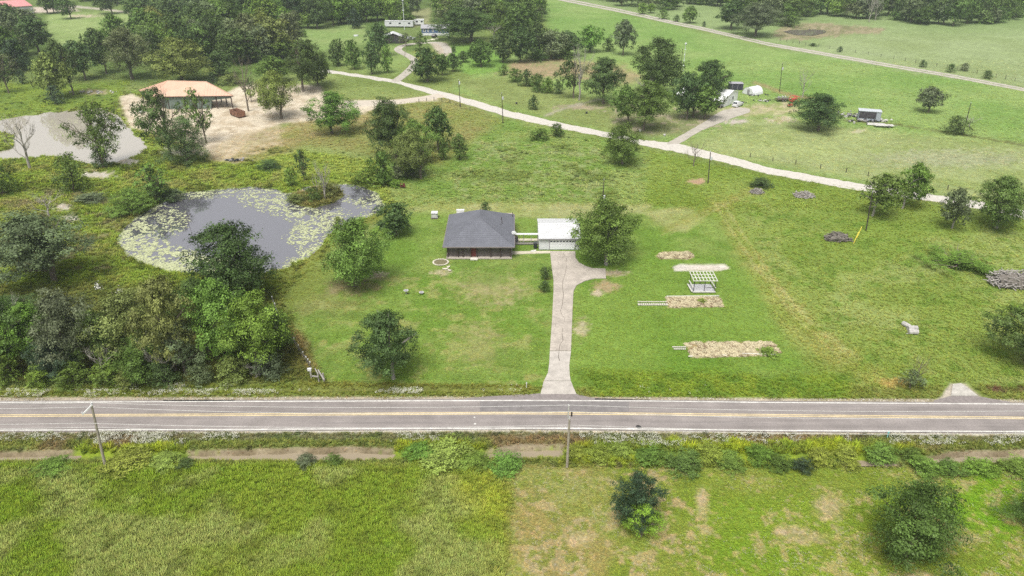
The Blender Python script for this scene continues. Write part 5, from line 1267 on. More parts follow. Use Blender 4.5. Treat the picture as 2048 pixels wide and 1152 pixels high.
def limb_mesh(name, seed, lob, kind, top=.55, r0=.028, mat=None):
    rg = random.Random(seed); m = MB()
    ht = {'bush': .35, 'cedar': .8, 'column': .75}.get(kind, top)
    wob = [Vector((rg.uniform(-.02, .02) * k, rg.uniform(-.02, .02) * k, ht * k / 4)) for k in range(5)]
    m.tube([wob[0] - Vector((0, 0, .03))] + wob, [r0 * 1.35, r0 * 1.15, r0, r0 * .85, r0 * .65, r0 * .35], 7)
    if kind not in ('cedar',):
        ids = list(range(len(lob))); rg.shuffle(ids)
        for i in ids[:9 if kind != 'airy' else 16]:
            L_ = Vector(lob[i][:3]); zb = min(ht * .95, max(.14 if kind != 'bush' else .05, L_.z * .55)); k = min(3, int(zb / ht * 4)); b = wob[k].lerp(wob[k + 1], zb / ht * 4 - k)
            if L_.z < zb: continue
            mid = b.lerp(L_, .5) + Vector((rg.uniform(-.04, .04), rg.uniform(-.04, .04), .03))
            m.tube([b, mid, L_], [r0 * .42, r0 * .26, r0 * .09], 5, cap=False)
            if kind in ('airy', 'oak'):
                for q in range(2):
                    e_ = L_ + Vector((rg.gauss(0, .09), rg.gauss(0, .09), rg.uniform(0, .1))); m.tube([mid, mid.lerp(e_, .6) + Vector((0, 0, .02)), e_], [r0 * .25, r0 * .16, r0 * .06], 4, cap=False)
    me = bpy.data.meshes.new(name); me.from_pydata(m.v, [], m.f); me.update(); me.materials.append(mat or BARK)
    return me

def dead_mesh(name, seed, spread=.5, n1=7):
    """bare limbs; returns (trunk, twigs)"""
    rg = random.Random(seed); tr, tw = MB(), MB()
    wob = [Vector((rg.uniform(-.03, .03), rg.uniform(-.03, .03), .62 * k / 4)) for k in range(5)]; wob[0] = Vector((0, 0, -.03))
    tr.tube(wob + [Vector((wob[4].x + .03, wob[4].y, .8))], [.032, .027, .022, .017, .012, .007], 6)
    def grow(p, d, l, r, lev):
        q = p + d * l * .5 + Vector((rg.gauss(0, .02), rg.gauss(0, .02), .01)); e = p + d * l + Vector((0, 0, .02 * lev))
        tw.tube([p, q, e], [r, r * .75, r * .45], 4 if lev else 5, cap=False)
        if lev < 3:
            for k in range(3 if lev < 2 else 2):
                dd = (d + Vector((rg.gauss(0, .5), rg.gauss(0, .5), rg.uniform(-.05, .45)))).normalized(); grow(q.lerp(e, rg.uniform(.2, 1)), dd, l * rg.uniform(.45, .7), r * .5, lev + 1)
    for i in range(n1):
        t = .3 + .7 * i / n1; k = min(3, int(t * 4)); b = wob[k].lerp(wob[k + 1], min(1, t * 4 - k)); a = i * 2.4 + rg.uniform(-.4, .4)
        grow(b, Vector((math.cos(a) * spread, math.sin(a) * spread, rg.uniform(.45, .9))).normalized(), rg.uniform(.2, .36), .012, 0)
    out = []
    for m, nm in ((tr, 'trunk'), (tw, 'branches')):
        me = bpy.data.meshes.new(nm); me.from_pydata(m.v, [], m.f); me.update(); out.append(me)
    return out

SPEC = {'oak': 4, 'round': 3, 'bush': 2, 'cedar': 2, 'column': 1, 'airy': 3, 'willow': 1}
LODS = {'hi': (24000, .0110), 'mid': (5000, .0235), 'far': (1700, .038)}
THIN = {'airy': .42, 'willow': .9, 'cedar': 1.0}
PROTO = {}
for k, nv in SPEC.items():
    for lod, (nn, ls) in LODS.items():
        for v_ in range(nv if lod != 'hi' else max(2, nv)):
            sd_ = hash_ = (len(PROTO) + 1) * 101
            cm, lob = crown_mesh('crown', sd_, k, int(nn * THIN.get(k, 1)), ls * (.85 if k in ('cedar', 'bush') else 1))
            PROTO.setdefault((k, lod), []).append((cm, limb_mesh('trunk', sd_ + 1, lob, k), limb_mesh('trunk', sd_ + 1, lob, k, mat=BARKP)))
DEAD = [dead_mesh('dead', 300 + i, .5 + .2 * i) for i in range(3)]
HUE = {'d': (.046, .074, .023), 'm': (.064, .102, .024), 'b': (.088, .142, .026), 'o': (.108, .130, .036), 'g': (.082, .104, .050), 'y': (.140, .176, .034), 'k': (.034, .056, .027), 'v': (.085, .150, .026), 'L': (.11, .20, .022)}
ORD = 'first second third fourth fifth sixth seventh eighth ninth tenth eleventh twelfth thirteenth fourteenth fifteenth sixteenth seventeenth eighteenth nineteenth twentieth'.split()
HN = {'b': 'bright green', 'L': 'lime', 'y': 'yellow green', 'd': 'dark', 'g': 'greyish', 'm': 'green', 'v': 'vivid green', 'k': 'blackish', 'o': 'olive'}
ntree = [0]
def tree(kind, xb, yb, x0, x1, yt, hue, label, group=None, cat='tree', name=None, bark=0, lod=None):
    """trunk foot at photo point (xb, yb); crown spans x0..x1 and rises to row yt"""
    b = U(xb, yb); w = (x1 - x0) / pxm(yb); dlt = w * .18
    h = zat(yt, b.y + dlt * .5); h = max(h, .5)
    lat = max(-.22, min(.22, ((x0 + x1) / 2 - xb) / max(x1 - x0, 1))) * w
    i = ntree[0]; ntree[0] += 1
    nm = name or {'oak': 'oak_tree', 'round': 'leafy_tree', 'bush': 'bush', 'cedar': 'cedar_tree', 'column': 'slender_tree', 'airy': 'sparse_tree', 'willow': 'willow_tree', 'dead': 'dead_tree'}[kind]
    e = empty(nm, (b.x, b.y, -.05), label, 'bush' if kind == 'bush' and cat == 'tree' else cat, group, rz=0 if abs(lat) > .1 * w else random.uniform(0, 6.28))
    e.scale = (w, w, h)
    if kind == 'dead':
        tr, tw = DEAD[i % 3]; mat = BARK if bark == 0 else BARKP
        for me, n_ in ((tr, 'trunk'), (tw, 'branches')):
            o = bpy.data.objects.new(n_, me); COL.objects.link(o); o.parent = e
            if not me.materials: me.materials.append(mat)
            o.material_slots[0].link = 'OBJECT'; o.material_slots[0].material = mat
        return e
    lod = lod or ('hi' if (x1 - x0) > 78 else 'mid' if (x1 - x0) > 34 else 'far')
    cm, tm, tp = PROTO[(kind, lod)][i % len(PROTO[(kind, lod)])]
    c = bpy.data.objects.new('crown', cm); COL.objects.link(c); c.parent = e; c.location = (lat / w, 0, 0)
    j = [random.uniform(.86, 1.14) for _ in range(2)]
    hc = [q * 1.58 for q in HUE[hue]]; c.color = (hc[0] * j[0] * random.uniform(.92, 1.08), hc[1] * j[0], hc[2] * j[0] * random.uniform(.85, 1.15), 1)
    t = bpy.data.objects.new('trunk', tp if bark else tm); COL.objects.link(t); t.parent = e
    return e

TREES = [
 # foreground and lawns
 ('oak', 787, 757, 710, 838, 624, 'd', 'round leafy tree with a pale trunk on the lawn by the road', None, 1),
 ('round', 711, 572, 638, 772, 436, 'b', 'broad bright green tree between the lily pond and the grey roofed house'),
 ('round', 793, 470, 756, 833, 406, 'd', 'dense dark ball shaped tree on the lawn behind the pond bank'),
 ('cedar', 676, 455, 663, 691, 432, 'o', 'small olive cedar at the pond bank behind the broad bright tree'),
 ('cedar', 971, 430, 959, 984, 404, 'd', 'small dark pointed tree behind the house roof'),
 ('round', 1212, 529, 1140, 1268, 400, 'm', 'big tree leaning over the white garage', None, 1),
 ('round', 1090, 558, 1078, 1103, 533, 'd', 'dark clipped shrub by the driveway, the one nearer the garage', None, 0, 'shrub'),
 ('round', 1090, 583, 1079, 1102, 561, 'd', 'dark clipped shrub by the driveway, the one nearer the road', None, 0, 'shrub'),
 ('round', 480, 592, 390, 556, 442, 'd', 'tall full tree standing in front of the lily pond'),
 ('oak', 110, 562, -4, 182, 424, 'g', 'wide grey green oak standing alone in the wild ground left of the pond'),
 ('round', 1244, 328, 1206, 1286, 246, 'm', 'round dark oak on the near side of the gravel road'),
 ('dead', 1387, 332, 1366, 1408, 276, 'd', 'bare sapling beside the gravel road and its fallen twigs'),
 ('oak', 1745, 432, 1720, 1798, 346, 'm', 'field oak directly behind the leaning pole', None, 1), ('oak', 1805, 417, 1790, 1858, 326, 'b', 'taller lighter oak beside the one behind the leaning pole', None, 1),
 ('oak', 1904, 457, 1880, 1940, 376, 'g', 'smaller sparse oak with a forked pale trunk near the gravel road', None, 1), ('round', 1992, 456, 1942, 2052, 352, 'm', 'full oak with a pale trunk at the gravel road near the frame edge', None, 1),
 ('oak', 2052, 724, 1984, 2130, 598, 'm', 'dark tree cut by the right frame edge above the road'),
 ('round', 1268, 1050, 1222, 1318, 944, 'k', 'dark rounded cedar bush in the near mown field with a vine in front'),
 ('bush', 1815, 1110, 1716, 1912, 958, 'm', 'largest bush in the near mown field'),
 ('bush', 2085, 1060, 2020, 2150, 975, 'm', 'bush cut by the frame edge in the near field'),
 ('dead', 1830, 770, 1816, 1852, 702, 'k', 'thin bare sapling stem beside the field entrance'),
 ('airy', 1820, 776, 1796, 1844, 740, 'g', 'low grey brushy clump at the foot of the thin bare sapling'),
 ('bush', 1522, 372, 1498, 1546, 356, 'd', 'low dark bush behind the small pale brush pile'),
 ('airy', 1910, 532, 1836, 1972, 506, 'b', 'low sprawling bramble in the right field'),
 # pond surroundings
 ('dead', 650, 398, 618, 676, 325, 'g', 'bleached dead tree on the pond island', None, 1), ('dead', 636, 396, 622, 650, 340, 'g', 'shorter bleached dead stem left of its partner on the pond island', None, 1),
 ('bush', 626, 401, 610, 646, 374, 'm', 'green bush on the near side of the pond island'), ('bush', 664, 390, 645, 690, 364, 'o', 'olive bush behind the dead tree on the island'), ('bush', 592, 402, 575, 612, 386, 'o', 'low olive shrub at the left tip of the island'),
 ('airy', 609, 362, 595, 627, 299, 'd', 'slender dark tree behind the pond island with upswept limbs'), ('column', 582, 372, 569, 596, 334, 'b', 'small upright green tree on the pond shore behind the island'),
 ('column', 768, 372, 746, 792, 302, 'm', 'upright leafy tree on the pond corner bank'), ('bush', 738, 368, 702, 772, 334, 'b', 'bright shrubs crowding the pond corner bank'), ('bush', 789, 374, 776, 806, 358, 'b', 'small bright bush beside the red chairs'),
 ('willow', 842, 358, 783, 868, 258, 'o', 'loose olive tree in the field behind the red chairs'), ('column', 887, 320, 875, 899, 274, 'm', 'narrow upright tree on the fence line'), ('round', 919, 319, 901, 938, 267, 'm', 'dense block shaped tree on the fence line'),
 ('oak', 792, 318, 736, 826, 196, 'd', 'large dark oak at the head of the fence line above the pond'), ('round', 830, 326, 792, 872, 240, 'b', 'bright tree crowding in front of the large dark fence line oak'), ('oak', 876, 300, 843, 904, 214, 'm', 'medium oak right of the large dark fence line oak'), ('bush', 815, 352, 780, 850, 312, 'g', 'grey green undergrowth bush on the fence line'),
 ('airy', 312, 402, 284, 348, 326, 'b', 'thin bright tree on the far pond bank'), ('bush', 262, 424, 204, 306, 378, 'b', 'bright spreading bush left of the thin tree on the pond bank'), ('bush', 322, 400, 290, 352, 362, 'd', 'dark bush at the foot of the thin tree on the pond bank'), ('bush', 352, 396, 334, 376, 376, 'g', 'grey shrub at the pond water edge by the dark reflections'),
 ('bush', 148, 382, 116, 180, 308, 'm', 'upright bush in the wild ground below the silty pond'), ('bush', 6, 388, -26, 38, 318, 'm', 'bush cut by the left frame edge below the silty pond'),
 ('airy', 207, 334, 140, 252, 203, 'm', 'tall tree standing before the silty pond water'), ('bush', 207, 334, 188, 228, 290, 'd', 'dark low foliage around the foot of the tall pond tree'), ('dead', 60, 337, 12, 108, 226, 'g', 'bare dead tree on the near shore of the silty pond', None, 1),
 ('airy', 345, 322, 280, 382, 176, 'd', 'tall sparse tree in front of the orange roofed barn'), ('bush', 376, 326, 334, 420, 232, 'd', 'dense dark bush at the foot of the sparse tree before the barn'), ('airy', 413, 286, 373, 433, 176, 'm', 'slender tree in front of the barn front wall'),
 ('dead', 98, 432, 60, 130, 380, 'g', 'leaning bare branches behind the wide grey green oak', None, 1), ('bush', 182, 402, 150, 210, 386, 'g', 'grey dry shrub in the wild ground near the pond'),
 ('bush', 540, 336, 516, 566, 320, 'd', 'patch of dark reeds near the sandy yard corner'),
 # yard and middle distance
 ('willow', 564, 237, 510, 598, 143, 'o', 'light feathery tree on the sandy yard'), ('round', 664, 267, 609, 704, 183, 'v', 'vivid green tree at the lower edge of the sandy yard'),
 ('dead', 497, 222, 458, 516, 118, 'g', 'leafless grey tree right of the barn', None, 0), ('airy', 503, 204, 488, 514, 158, 'd', 'small thin tree behind the leafless grey tree'),
 ('oak', 607, 182, 576, 660, 82, 'd', 'big dark oak on the upper edge of the sandy yard'), ('round', 636, 170, 612, 664, 106, 'm', 'rounded tree beside the big dark yard oak'), ('oak', 545, 166, 512, 590, 112, 'm', 'low spreading tree left of the big dark yard oak'), ('airy', 540, 118, 516, 566, 76, 'g', 'sparse grey tree in front of the far meadow'),
 ('column', 675, 132, 658, 692, 79, 'd', 'first of three upright trees on the meadow edge, nearest the yard oak'), ('column', 708, 139, 689, 725, 80, 'm', 'middle of three upright trees on the meadow edge'), ('round', 744, 148, 725, 767, 84, 'd', 'broadest of three upright trees on the meadow edge'), ('column', 775, 146, 761, 786, 90, 'b', 'light slender tree at the winding drive'),
 ('oak', 757, 112, 728, 778, 46, 'd', 'oak left of the dark gabled shed'), ('cedar', 712, 57, 697, 729, 17, 'k', 'dark cedar alone on the far meadow edge'), ('column', 562, 72, 548, 574, 40, 'y', 'pale yellow green tree by the small black pond'), ('bush', 609, 74, 602, 618, 59, 'm', 'small round bush in the far meadow'),
 ('airy', 840, 102, 824, 852, 64, 'm', 'thin forked tree inside the drive loop'), ('airy', 812, 92, 798, 826, 66, 'g', 'sparse small tree over the silver car'), ('round', 855, 163, 822, 892, 96, 'd', 'large round tree inside the winding drive bend'), ('round', 885, 150, 872, 902, 108, 'm', 'tree behind the large round one at the drive bend'), ('round', 906, 143, 892, 922, 106, 'd', 'right hand tree of the drive bend clump'),
 ('bush', 907, 104, 902, 914, 90, 'd', 'tiny bush on the green meadow by the drive loop'), ('round', 927, 124, 914, 940, 102, 'd', 'small dark tree at the foot of the meadow hedge'), ('round', 962, 133, 938, 992, 80, 'm', 'full light tree at the front of the meadow hedge'), ('round', 1006, 124, 978, 1030, 62, 'd', 'tall dark tree beside the full light meadow tree'),
 ('oak', 942, 84, 868, 988, 15, 'd', 'very wide oak beside the blue mobile home'), ('dead', 988, 74, 962, 1006, 44, 'g', 'bleached bare branches right of the very wide oak', None, 1), ('bush', 1007, 150, 996, 1018, 128, 'm', 'small bush at the meadow corner'),
 ('bush', 1030, 163, 1014, 1046, 136, 'm', 'first bush of the hedge row in the mown meadow, nearest the corner'), ('bush', 1052, 172, 1036, 1070, 138, 'd', 'second bush of the hedge row, darker than its neighbours'), ('bush', 1076, 182, 1058, 1094, 146, 'm', 'middle bush of the hedge row in the mown meadow'), ('bush', 1096, 186, 1082, 1110, 154, 'b', 'lighter bush of the hedge row'), ('bush', 1116, 187, 1104, 1127, 164, 'd', 'last and smallest bush of the hedge row'),
 ('round', 1040, 124, 1006, 1064, 56, 'd', 'dark tree at the near corner of the long tree belt'), ('oak', 1074, 114, 1046, 1110, 46, 'd', 'tall tree in the long tree belt next to the corner tree'), ('round', 1102, 118, 1070, 1136, 60, 'g', 'grey green tree in the front of the long tree belt'), ('oak', 1136, 112, 1104, 1166, 62, 'd', 'dark tree in the long tree belt before the bright one'), ('bush', 1076, 120, 1056, 1100, 96, 'd', 'low bush under the long tree belt'), ('bush', 1126, 116, 1106, 1150, 92, 'm', 'second low bush under the long tree belt nearer the bright tree'),
 ('round', 1180, 104, 1156, 1210, 51, 'v', 'bright green tree at the end of the long tree belt'), ('cedar', 1216, 102, 1204, 1230, 76, 'd', 'small cedar between the bright tree and the tall spire tree'), ('oak', 1246, 110, 1224, 1272, 40, 'g', 'tall spire shaped tree standing apart in the pasture edge'),
 ('airy', 1147, 196, 1106, 1158, 112, 'd', 'leaning half bare oak left of the dead snag'), ('dead', 1158, 200, 1128, 1186, 94, 'g', 'tall bleached dead snag between two oaks', None, 1), ('oak', 1206, 207, 1163, 1248, 115, 'd', 'upright oak right of the dead snag'),
 ('round', 1316, 190, 1260, 1364, 76, 'd', 'largest oak of the farm grove, tall with bare top twigs'), ('oak', 1255, 247, 1220, 1278, 172, 'm', 'small oak beside the roadside oak with two trunks'), ('oak', 1287, 260, 1252, 1340, 162, 'm', 'wide roadside oak with its trunk near the gravel road'), ('dead', 1286, 200, 1262, 1312, 148, 'g', 'pale bare limbs showing between the grove oaks', None, 1),
 ('oak', 1373, 239, 1336, 1396, 146, 'd', 'dark oak on the grove edge facing the farm drive'), ('oak', 1386, 234, 1358, 1424, 158, 'd', 'oak behind the dark grove edge oak'), ('oak', 1409, 238, 1380, 1440, 172, 'm', 'low leafy oak in front of the white farm building'), ('oak', 1418, 205, 1372, 1456, 122, 'd', 'tall spreading oak over the white farm building roof'),
 ('bush', 1067, 219, 1056, 1078, 190, 'd', 'lone small bush in the mown meadow above the gravel road'), ('bush', 1114, 272, 1098, 1132, 246, 'd', 'dark bush on the near edge of the gravel road'), ('bush', 1080, 279, 1058, 1098, 256, 'm', 'straggling bush left of the dark roadside bush'),
 # right side pastures
 ('dead', 1605, 194, 1590, 1628, 138, 'g', 'grey bare tree behind the red farm machine', None, 1), ('oak', 1636, 262, 1594, 1692, 188, 'd', 'broad dark oak by the junk heaps'), ('oak', 1856, 225, 1828, 1880, 174, 'g', 'small lone oak in the back pasture'), ('bush', 1911, 268, 1888, 1936, 233, 'd', 'round dark bush at the leaning pole on the pasture ditch'), ('dead', 1938, 252, 1922, 1962, 230, 'g', 'white dead branch leaning by the pasture ditch bush', None, 1),
 ('bush', 1845, 134, 1838, 1853, 119, 'd', 'thin dark sapling on the farm lane fence'), ('bush', 1900, 144, 1890, 1908, 127, 'd', 'dark bush on the farm lane fence, second from the frame edge'), ('bush', 1928, 141, 1918, 1940, 126, 'g', 'pale loose shrub just behind the farm lane fence'), ('bush', 1974, 157, 1964, 1986, 140, 'd', 'dark bush on the farm lane fence nearest the frame edge'), ('bush', 1679, 104, 1674, 1685, 92, 'k', 'tiny dark cedar on the farm lane fence'), ('bush', 1626, 92, 1618, 1634, 86, 'd', 'low dark clump on the farm lane fence by the stock pond'), ('bush', 1408, 53, 1404, 1413, 42, 'k', 'tiny dark sapling beside the farm lane'),
 ('round', 1285, 28, 1274, 1297, 5, 'b', 'light young tree past the farm lane, near its entry into the frame'), ('round', 1301, 26, 1292, 1312, 7, 'b', 'second light young tree past the farm lane'), ('bush', 1326, 38, 1315, 1338, 18, 'm', 'round bush past the farm lane'), ('bush', 1353, 43, 1346, 1360, 29, 'd', 'small dark bush past the farm lane'), ('round', 1380, 46, 1364, 1397, 12, 'm', 'young oak standing alone past the farm lane'),
 ('oak', 1462, 58, 1428, 1494, 0, 'd', 'dark oak left of the grey green one past the farm lane'), ('oak', 1510, 72, 1466, 1556, 6, 'g', 'wide grey green oak past the farm lane'), ('bush', 1572, 52, 1548, 1600, 24, 'm', 'bushy tree at the stock pond corner'),
 ('dead', 1738, 44, 1722, 1752, -6, 'g', 'pale dead trunk at the far wood edge, leaning left', None, 1), ('dead', 1750, 41, 1740, 1766, -8, 'g', 'pale dead trunk at the far wood edge, straighter', None, 1), ('bush', 1790, 40, 1776, 1804, 24, 'm', 'low bush by the pale dead trunks'),
 # upper left
 ('oak', 95, 27, 80, 122, -14, 'd', 'tree beside the red roofed building, nearest its wall'), ('oak', 108, 26, 96, 130, -12, 'd', 'tree in front of the far yard next to the red roofed building'), ('oak', 142, 38, 116, 154, -4, 'd', 'leaning oak on the far meadow'), ('oak', 224, 28, 190, 238, -14, 'd', 'oak on the far lane bend'), ('oak', 296, 48, 252, 318, -8, 'd', 'large oak over the far lane'), ('round', 340, 52, 310, 374, -6, 'd', 'round dark tree beside the grey lane end'),
 ('round', 26, 58, -4, 46, 14, 'd', 'dark tree under the red roof eaves'), ('round', 62, 74, 20, 96, 18, 'g', 'grey green tree at the meadow corner'), ('oak', 78, 106, 38, 110, 32, 'd', 'large dark tree on the meadow west edge'), ('cedar', 36, 142, 2, 68, 76, 'k', 'dense black green cedar near the left frame edge'), ('airy', 18, 186, -16, 34, 100, 'd', 'thin dark tree cut by the left frame edge'), ('bush', 45, 168, 34, 56, 139, 'k', 'small black green bush in the left glade'),
 ('willow', 106, 200, 66, 134, 108, 'o', 'loose olive thicket tree above the silty pond'), ('cedar', 113, 208, 96, 130, 170, 'k', 'dark cedar at the foot of the olive thicket tree'), ('oak', 147, 190, 98, 154, 82, 'd', 'tall dark tree right of the olive thicket tree'), ('oak', 171, 160, 130, 198, 82, 'd', 'oak at the left end of the glade'), ('oak', 213, 147, 176, 234, 58, 'd', 'big glade oak with a leaning trunk'), ('oak', 266, 158, 220, 308, 56, 'g', 'widest glade oak with hanging bare limbs'), ('dead', 262, 160, 250, 278, 132, 'g', 'broken pale limb hanging under the widest glade oak', None, 1),
 ('oak', 236, 92, 206, 262, 28, 'm', 'tree at the lower edge of the far meadow'), ('oak', 286, 96, 260, 312, 32, 'd', 'tree left of the grey lane end'), ('round', 316, 140, 288, 344, 62, 'd', 'dark tree behind the widest glade oak'), ('round', 366, 165, 308, 428, 76, 'o', 'large light olive tree behind the barn roof'), ('round', 360, 90, 330, 388, 38, 'b', 'bright green tree below the far wood clearing'), ('oak', 402, 128, 372, 434, 48, 'm', 'feathery tree right of the bright clearing tree'),
 ('round', 440, 152, 412, 470, 102, 'd', 'dark tree behind the barn right end'), ('cedar', 426, 170, 414, 438, 144, 'k', 'small dark cedar peeking over the barn ridge end'), ('oak', 497, 128, 438, 516, 58, 'd', 'broad dark oak behind the leafless yard tree'), ('bush', 462, 168, 440, 486, 146, 'o', 'low olive scrub right of the barn roof'),
]
for r in TREES:
    tree(r[0], r[1], r[2], r[3], r[4], r[5], r[6], r[7], r[8] if len(r) > 8 else None, bark=r[9] if len(r) > 9 else 0, **({'name': 'shrub', 'cat': 'shrub'} if len(r) > 10 else {}))
# thicket by the road
TH = [('oak', 20, 742, -60, 70, 592, 'm', 'thicket tree at the left frame edge with bare top twigs'), ('round', 78, 724, 20, 138, 606, 'v', 'bright green thicket tree second from the frame edge'), ('oak', 40, 640, -20, 80, 592, 'd', 'tree at the back of the thicket near the frame edge'), ('oak', 150, 742, 92, 214, 578, 'g', 'tall thicket tree with knotted grey green foliage'), ('round', 118, 760, 84, 166, 678, 'k', 'dark low thicket tree near the road'),
      ('oak', 206, 738, 166, 252, 620, 'm', 'middle thicket tree rising from brambles'), ('oak', 268, 722, 192, 336, 584, 'o', 'wide olive thicket tree with pale flower clusters'), ('round', 300, 756, 246, 356, 660, 'm', 'green thicket tree behind the white verge flowers'), ('oak', 352, 742, 288, 412, 556, 'o', 'tallest olive thicket tree with mixed dead limbs'), ('airy', 372, 748, 322, 420, 640, 'g', 'half bare thicket tree with drooping grey limbs'),
      ('round', 452, 730, 380, 520, 560, 'v', 'broad vivid green thicket tree'), ('oak', 520, 742, 452, 580, 590, 'b', 'last big thicket tree next to the white tipped fence'), ('oak', 395, 640, 340, 440, 560, 'm', 'tree at the back of the thicket behind the broad vivid tree'), ('round', 548, 700, 510, 592, 616, 'm', 'leafy tree at the thicket corner by the fence')]
for r in TH:
    e = tree(*r, group='trees of the roadside thicket')
    if 'pale flower clusters' in r[7]:
        rg = np.random.default_rng(77); c = rg.normal(size=(9, 3)) * np.array([.16, .06, .14]) + np.array([.06, -.42, .62]); c = c[rg.integers(0, 9, 420)] + rg.normal(size=(420, 3)) * .022
        t_ = rg.normal(size=(420, 3)); t_ /= np.linalg.norm(t_, axis=1, keepdims=True); b_ = np.cross(t_, rg.normal(size=(420, 3))); b_ /= np.linalg.norm(b_, axis=1, keepdims=True)
        link_mesh('blossom', np_mesh('blossom', np.stack([c + t_ * .011, c + b_ * .009, c - t_ * .011, c - b_ * .009], 1).reshape(-1, 3), np.arange(1680).reshape(-1, 4), plain('white_blossom', (.55, .55, .50), .8)), e)
for k, (x, y, w_, h_, hu) in enumerate(((14, 762, 60, 60, 'b'), (84, 768, 56, 44, 'b'), (150, 768, 70, 46, 'm'), (215, 766, 64, 44, 'b'), (258, 770, 50, 40, 'o'), (330, 768, 60, 50, 'd'), (402, 766, 50, 40, 'g'), (470, 758, 70, 46, 'o'), (540, 752, 60, 50, 'g'), (560, 690, 44, 46, 'm'))):
    tree('bush', x, y, x - w_ / 2, x + w_ / 2, y - h_, hu, f'{HN[hu]} undergrowth bush at the thicket foot, {ORD[k]} from the left frame edge', 'undergrowth bushes at the foot of the thicket')
for k, (x, y, a, b, t) in enumerate(((30, 672, -2, 66, 588), (8, 730, -24, 40, 640), (338, 764, 286, 392, 662), (520, 752, 486, 560, 712), (212, 762, 172, 252, 690))):
    tree('dead', x, y, a, b, t, 'g', ('bleached twigs poking from the top of the leftmost thicket tree', 'bare grey twigs at the left frame edge of the thicket', 'tangled dead limbs in the middle of the thicket', 'grey dead brush below the last big thicket tree', 'fallen pale limb in the thicket gap')[k], bark=1)
# ditch bushes
for k, (x, y, w_, h_, hu) in enumerate(((105, 936, 70, 18, 'b'), (255, 926, 90, 22, 'y'), (330, 924, 60, 18, 'y'), (372, 930, 34, 16, 'd'), (612, 926, 40, 22, 'g'), (668, 922, 34, 16, 'm'), (838, 908, 60, 24, 'v'), (890, 914, 100, 28, 'y'), (950, 925, 60, 20, 'b'), (1010, 932, 70, 22, 'v'), (1150, 908, 44, 20, 'y'), (1196, 912, 50, 22, 'y'), (1240, 904, 46, 20, 'y'), (1300, 916, 60, 22, 'b'), (1368, 930, 74, 26, 'm'),
                                  (1420, 912, 60, 22, 'y'), (1462, 928, 56, 22, 'b'), (1520, 914, 60, 22, 'b'), (1560, 930, 50, 22, 'm'), (1604, 938, 36, 30, 'k'), (1640, 916, 50, 22, 'y'), (1690, 910, 46, 22, 'y'), (1706, 934, 30, 16, 'y'), (1760, 912, 60, 26, 'b'), (1822, 914, 40, 24, 'm'), (1850, 938, 60, 26, 'b'), (1900, 940, 54, 22, 'b'), (1960, 936, 60, 20, 'v'), (2030, 938, 60, 24, 'b'))):
    tree('bush', x, y + 3, x - w_ * .54, x + w_ * .54, y - h_ * .78, hu, f'{HN[hu]} ditch bush, left of the leaning roadside pole' if k == 0 else f'{HN[hu]} ditch bush, {ORD[k - 1]} to the right of the leaning roadside pole' if x < 1134 else f'{HN[hu]} ditch bush, {ORD[k - 12]} to the right of the straight roadside pole', 'weedy bushes along the ditch', lod='mid')
# green vine before the cedar
tree('airy', 1282, 1072, 1238, 1320, 1008, 'L', 'vivid light green vine sprawling in front of the near dark cedar', None, 'vine', 'vine')

# far woods: every tree its own, alike ones share a label
def wood(poly, n, hpx, label, group, seed, hues='ddddmmgb', wpx=(34, 56)):
    rg = np.random.default_rng(seed); pts = []
    xs, ys = [p[0] for p in poly], [p[1] for p in poly]; tries = 0
    while len(pts) < n and tries < 20000:
        tries += 1
        x, y = rg.uniform(min(xs), max(xs)), rg.uniform(min(ys), max(ys))
        if seg_dist(np.array([x]), np.array([y]), poly, True)[0][0] > 0: continue
        k = pxm(y)
        md = 17 * k / pxm(50)
        if any(math.hypot(x - a, (y - b) * 2.2) < md for a, b in pts): continue
        pts.append((x, y))
    for x, y in pts:
        s = pxm(y) / pxm(50); w_ = rg.uniform(*wpx) * s; h_ = rg.uniform(*hpx) * s
        tree(('oak', 'round', 'oak', 'round', 'bush')[int(rg.integers(0, 5))], x, y, x - w_ / 2, x + w_ / 2, y - h_, hues[int(rg.integers(0, len(hues)))], label, group)
def wood_edge(line, rows, label, group, seed, hues, gap=19, dy=13, hpx=(50, 68), wpx=(36, 58), marks=()):
    """rows of trees behind a wood's front edge"""
    rg = np.random.default_rng(seed); L_ = np.array(line, float); seg = np.hypot(*np.diff(L_, axis=0).T * np.array([[1], [1.5]])); cum = np.concatenate([[0], np.cumsum(seg)])
    for j in range(rows):
        t = rg.uniform(0, gap)
        while t < cum[-1]:
            x = np.interp(t, cum, L_[:, 0]) + rg.normal(0, 4); y = np.interp(t, cum, L_[:, 1]) - j * dy + rg.normal(0, 2.0); t += gap * rg.uniform(.75, 1.3)
            if y < -26: continue
            s_ = pxm(y) / pxm(40); w_ = rg.uniform(*wpx) * s_; h_ = rg.uniform(*hpx) * s_ * (.55 if j == 0 and rg.random() < .3 else 1)
            hu = hues[int(rg.integers(0, len(hues)))]; near = min(marks, key=lambda q: abs(q[0] - x))[1] if marks else ''
            rel = ('front row' if j == 0 else 'second row' if j == 1 else 'deep row'); tall = 'tall' if h_ / s_ > 60 else 'low' if h_ / s_ < 42 else 'medium'
            tree(('oak', 'round', 'oak', 'round', 'bush')[int(rg.integers(0, 5))], x, y, x - w_ / 2, x + w_ / 2, y - h_, hu, f'{tall} {HN[hu]} tree, {rel} of {label} {near}'.strip(), group, cat='tree')
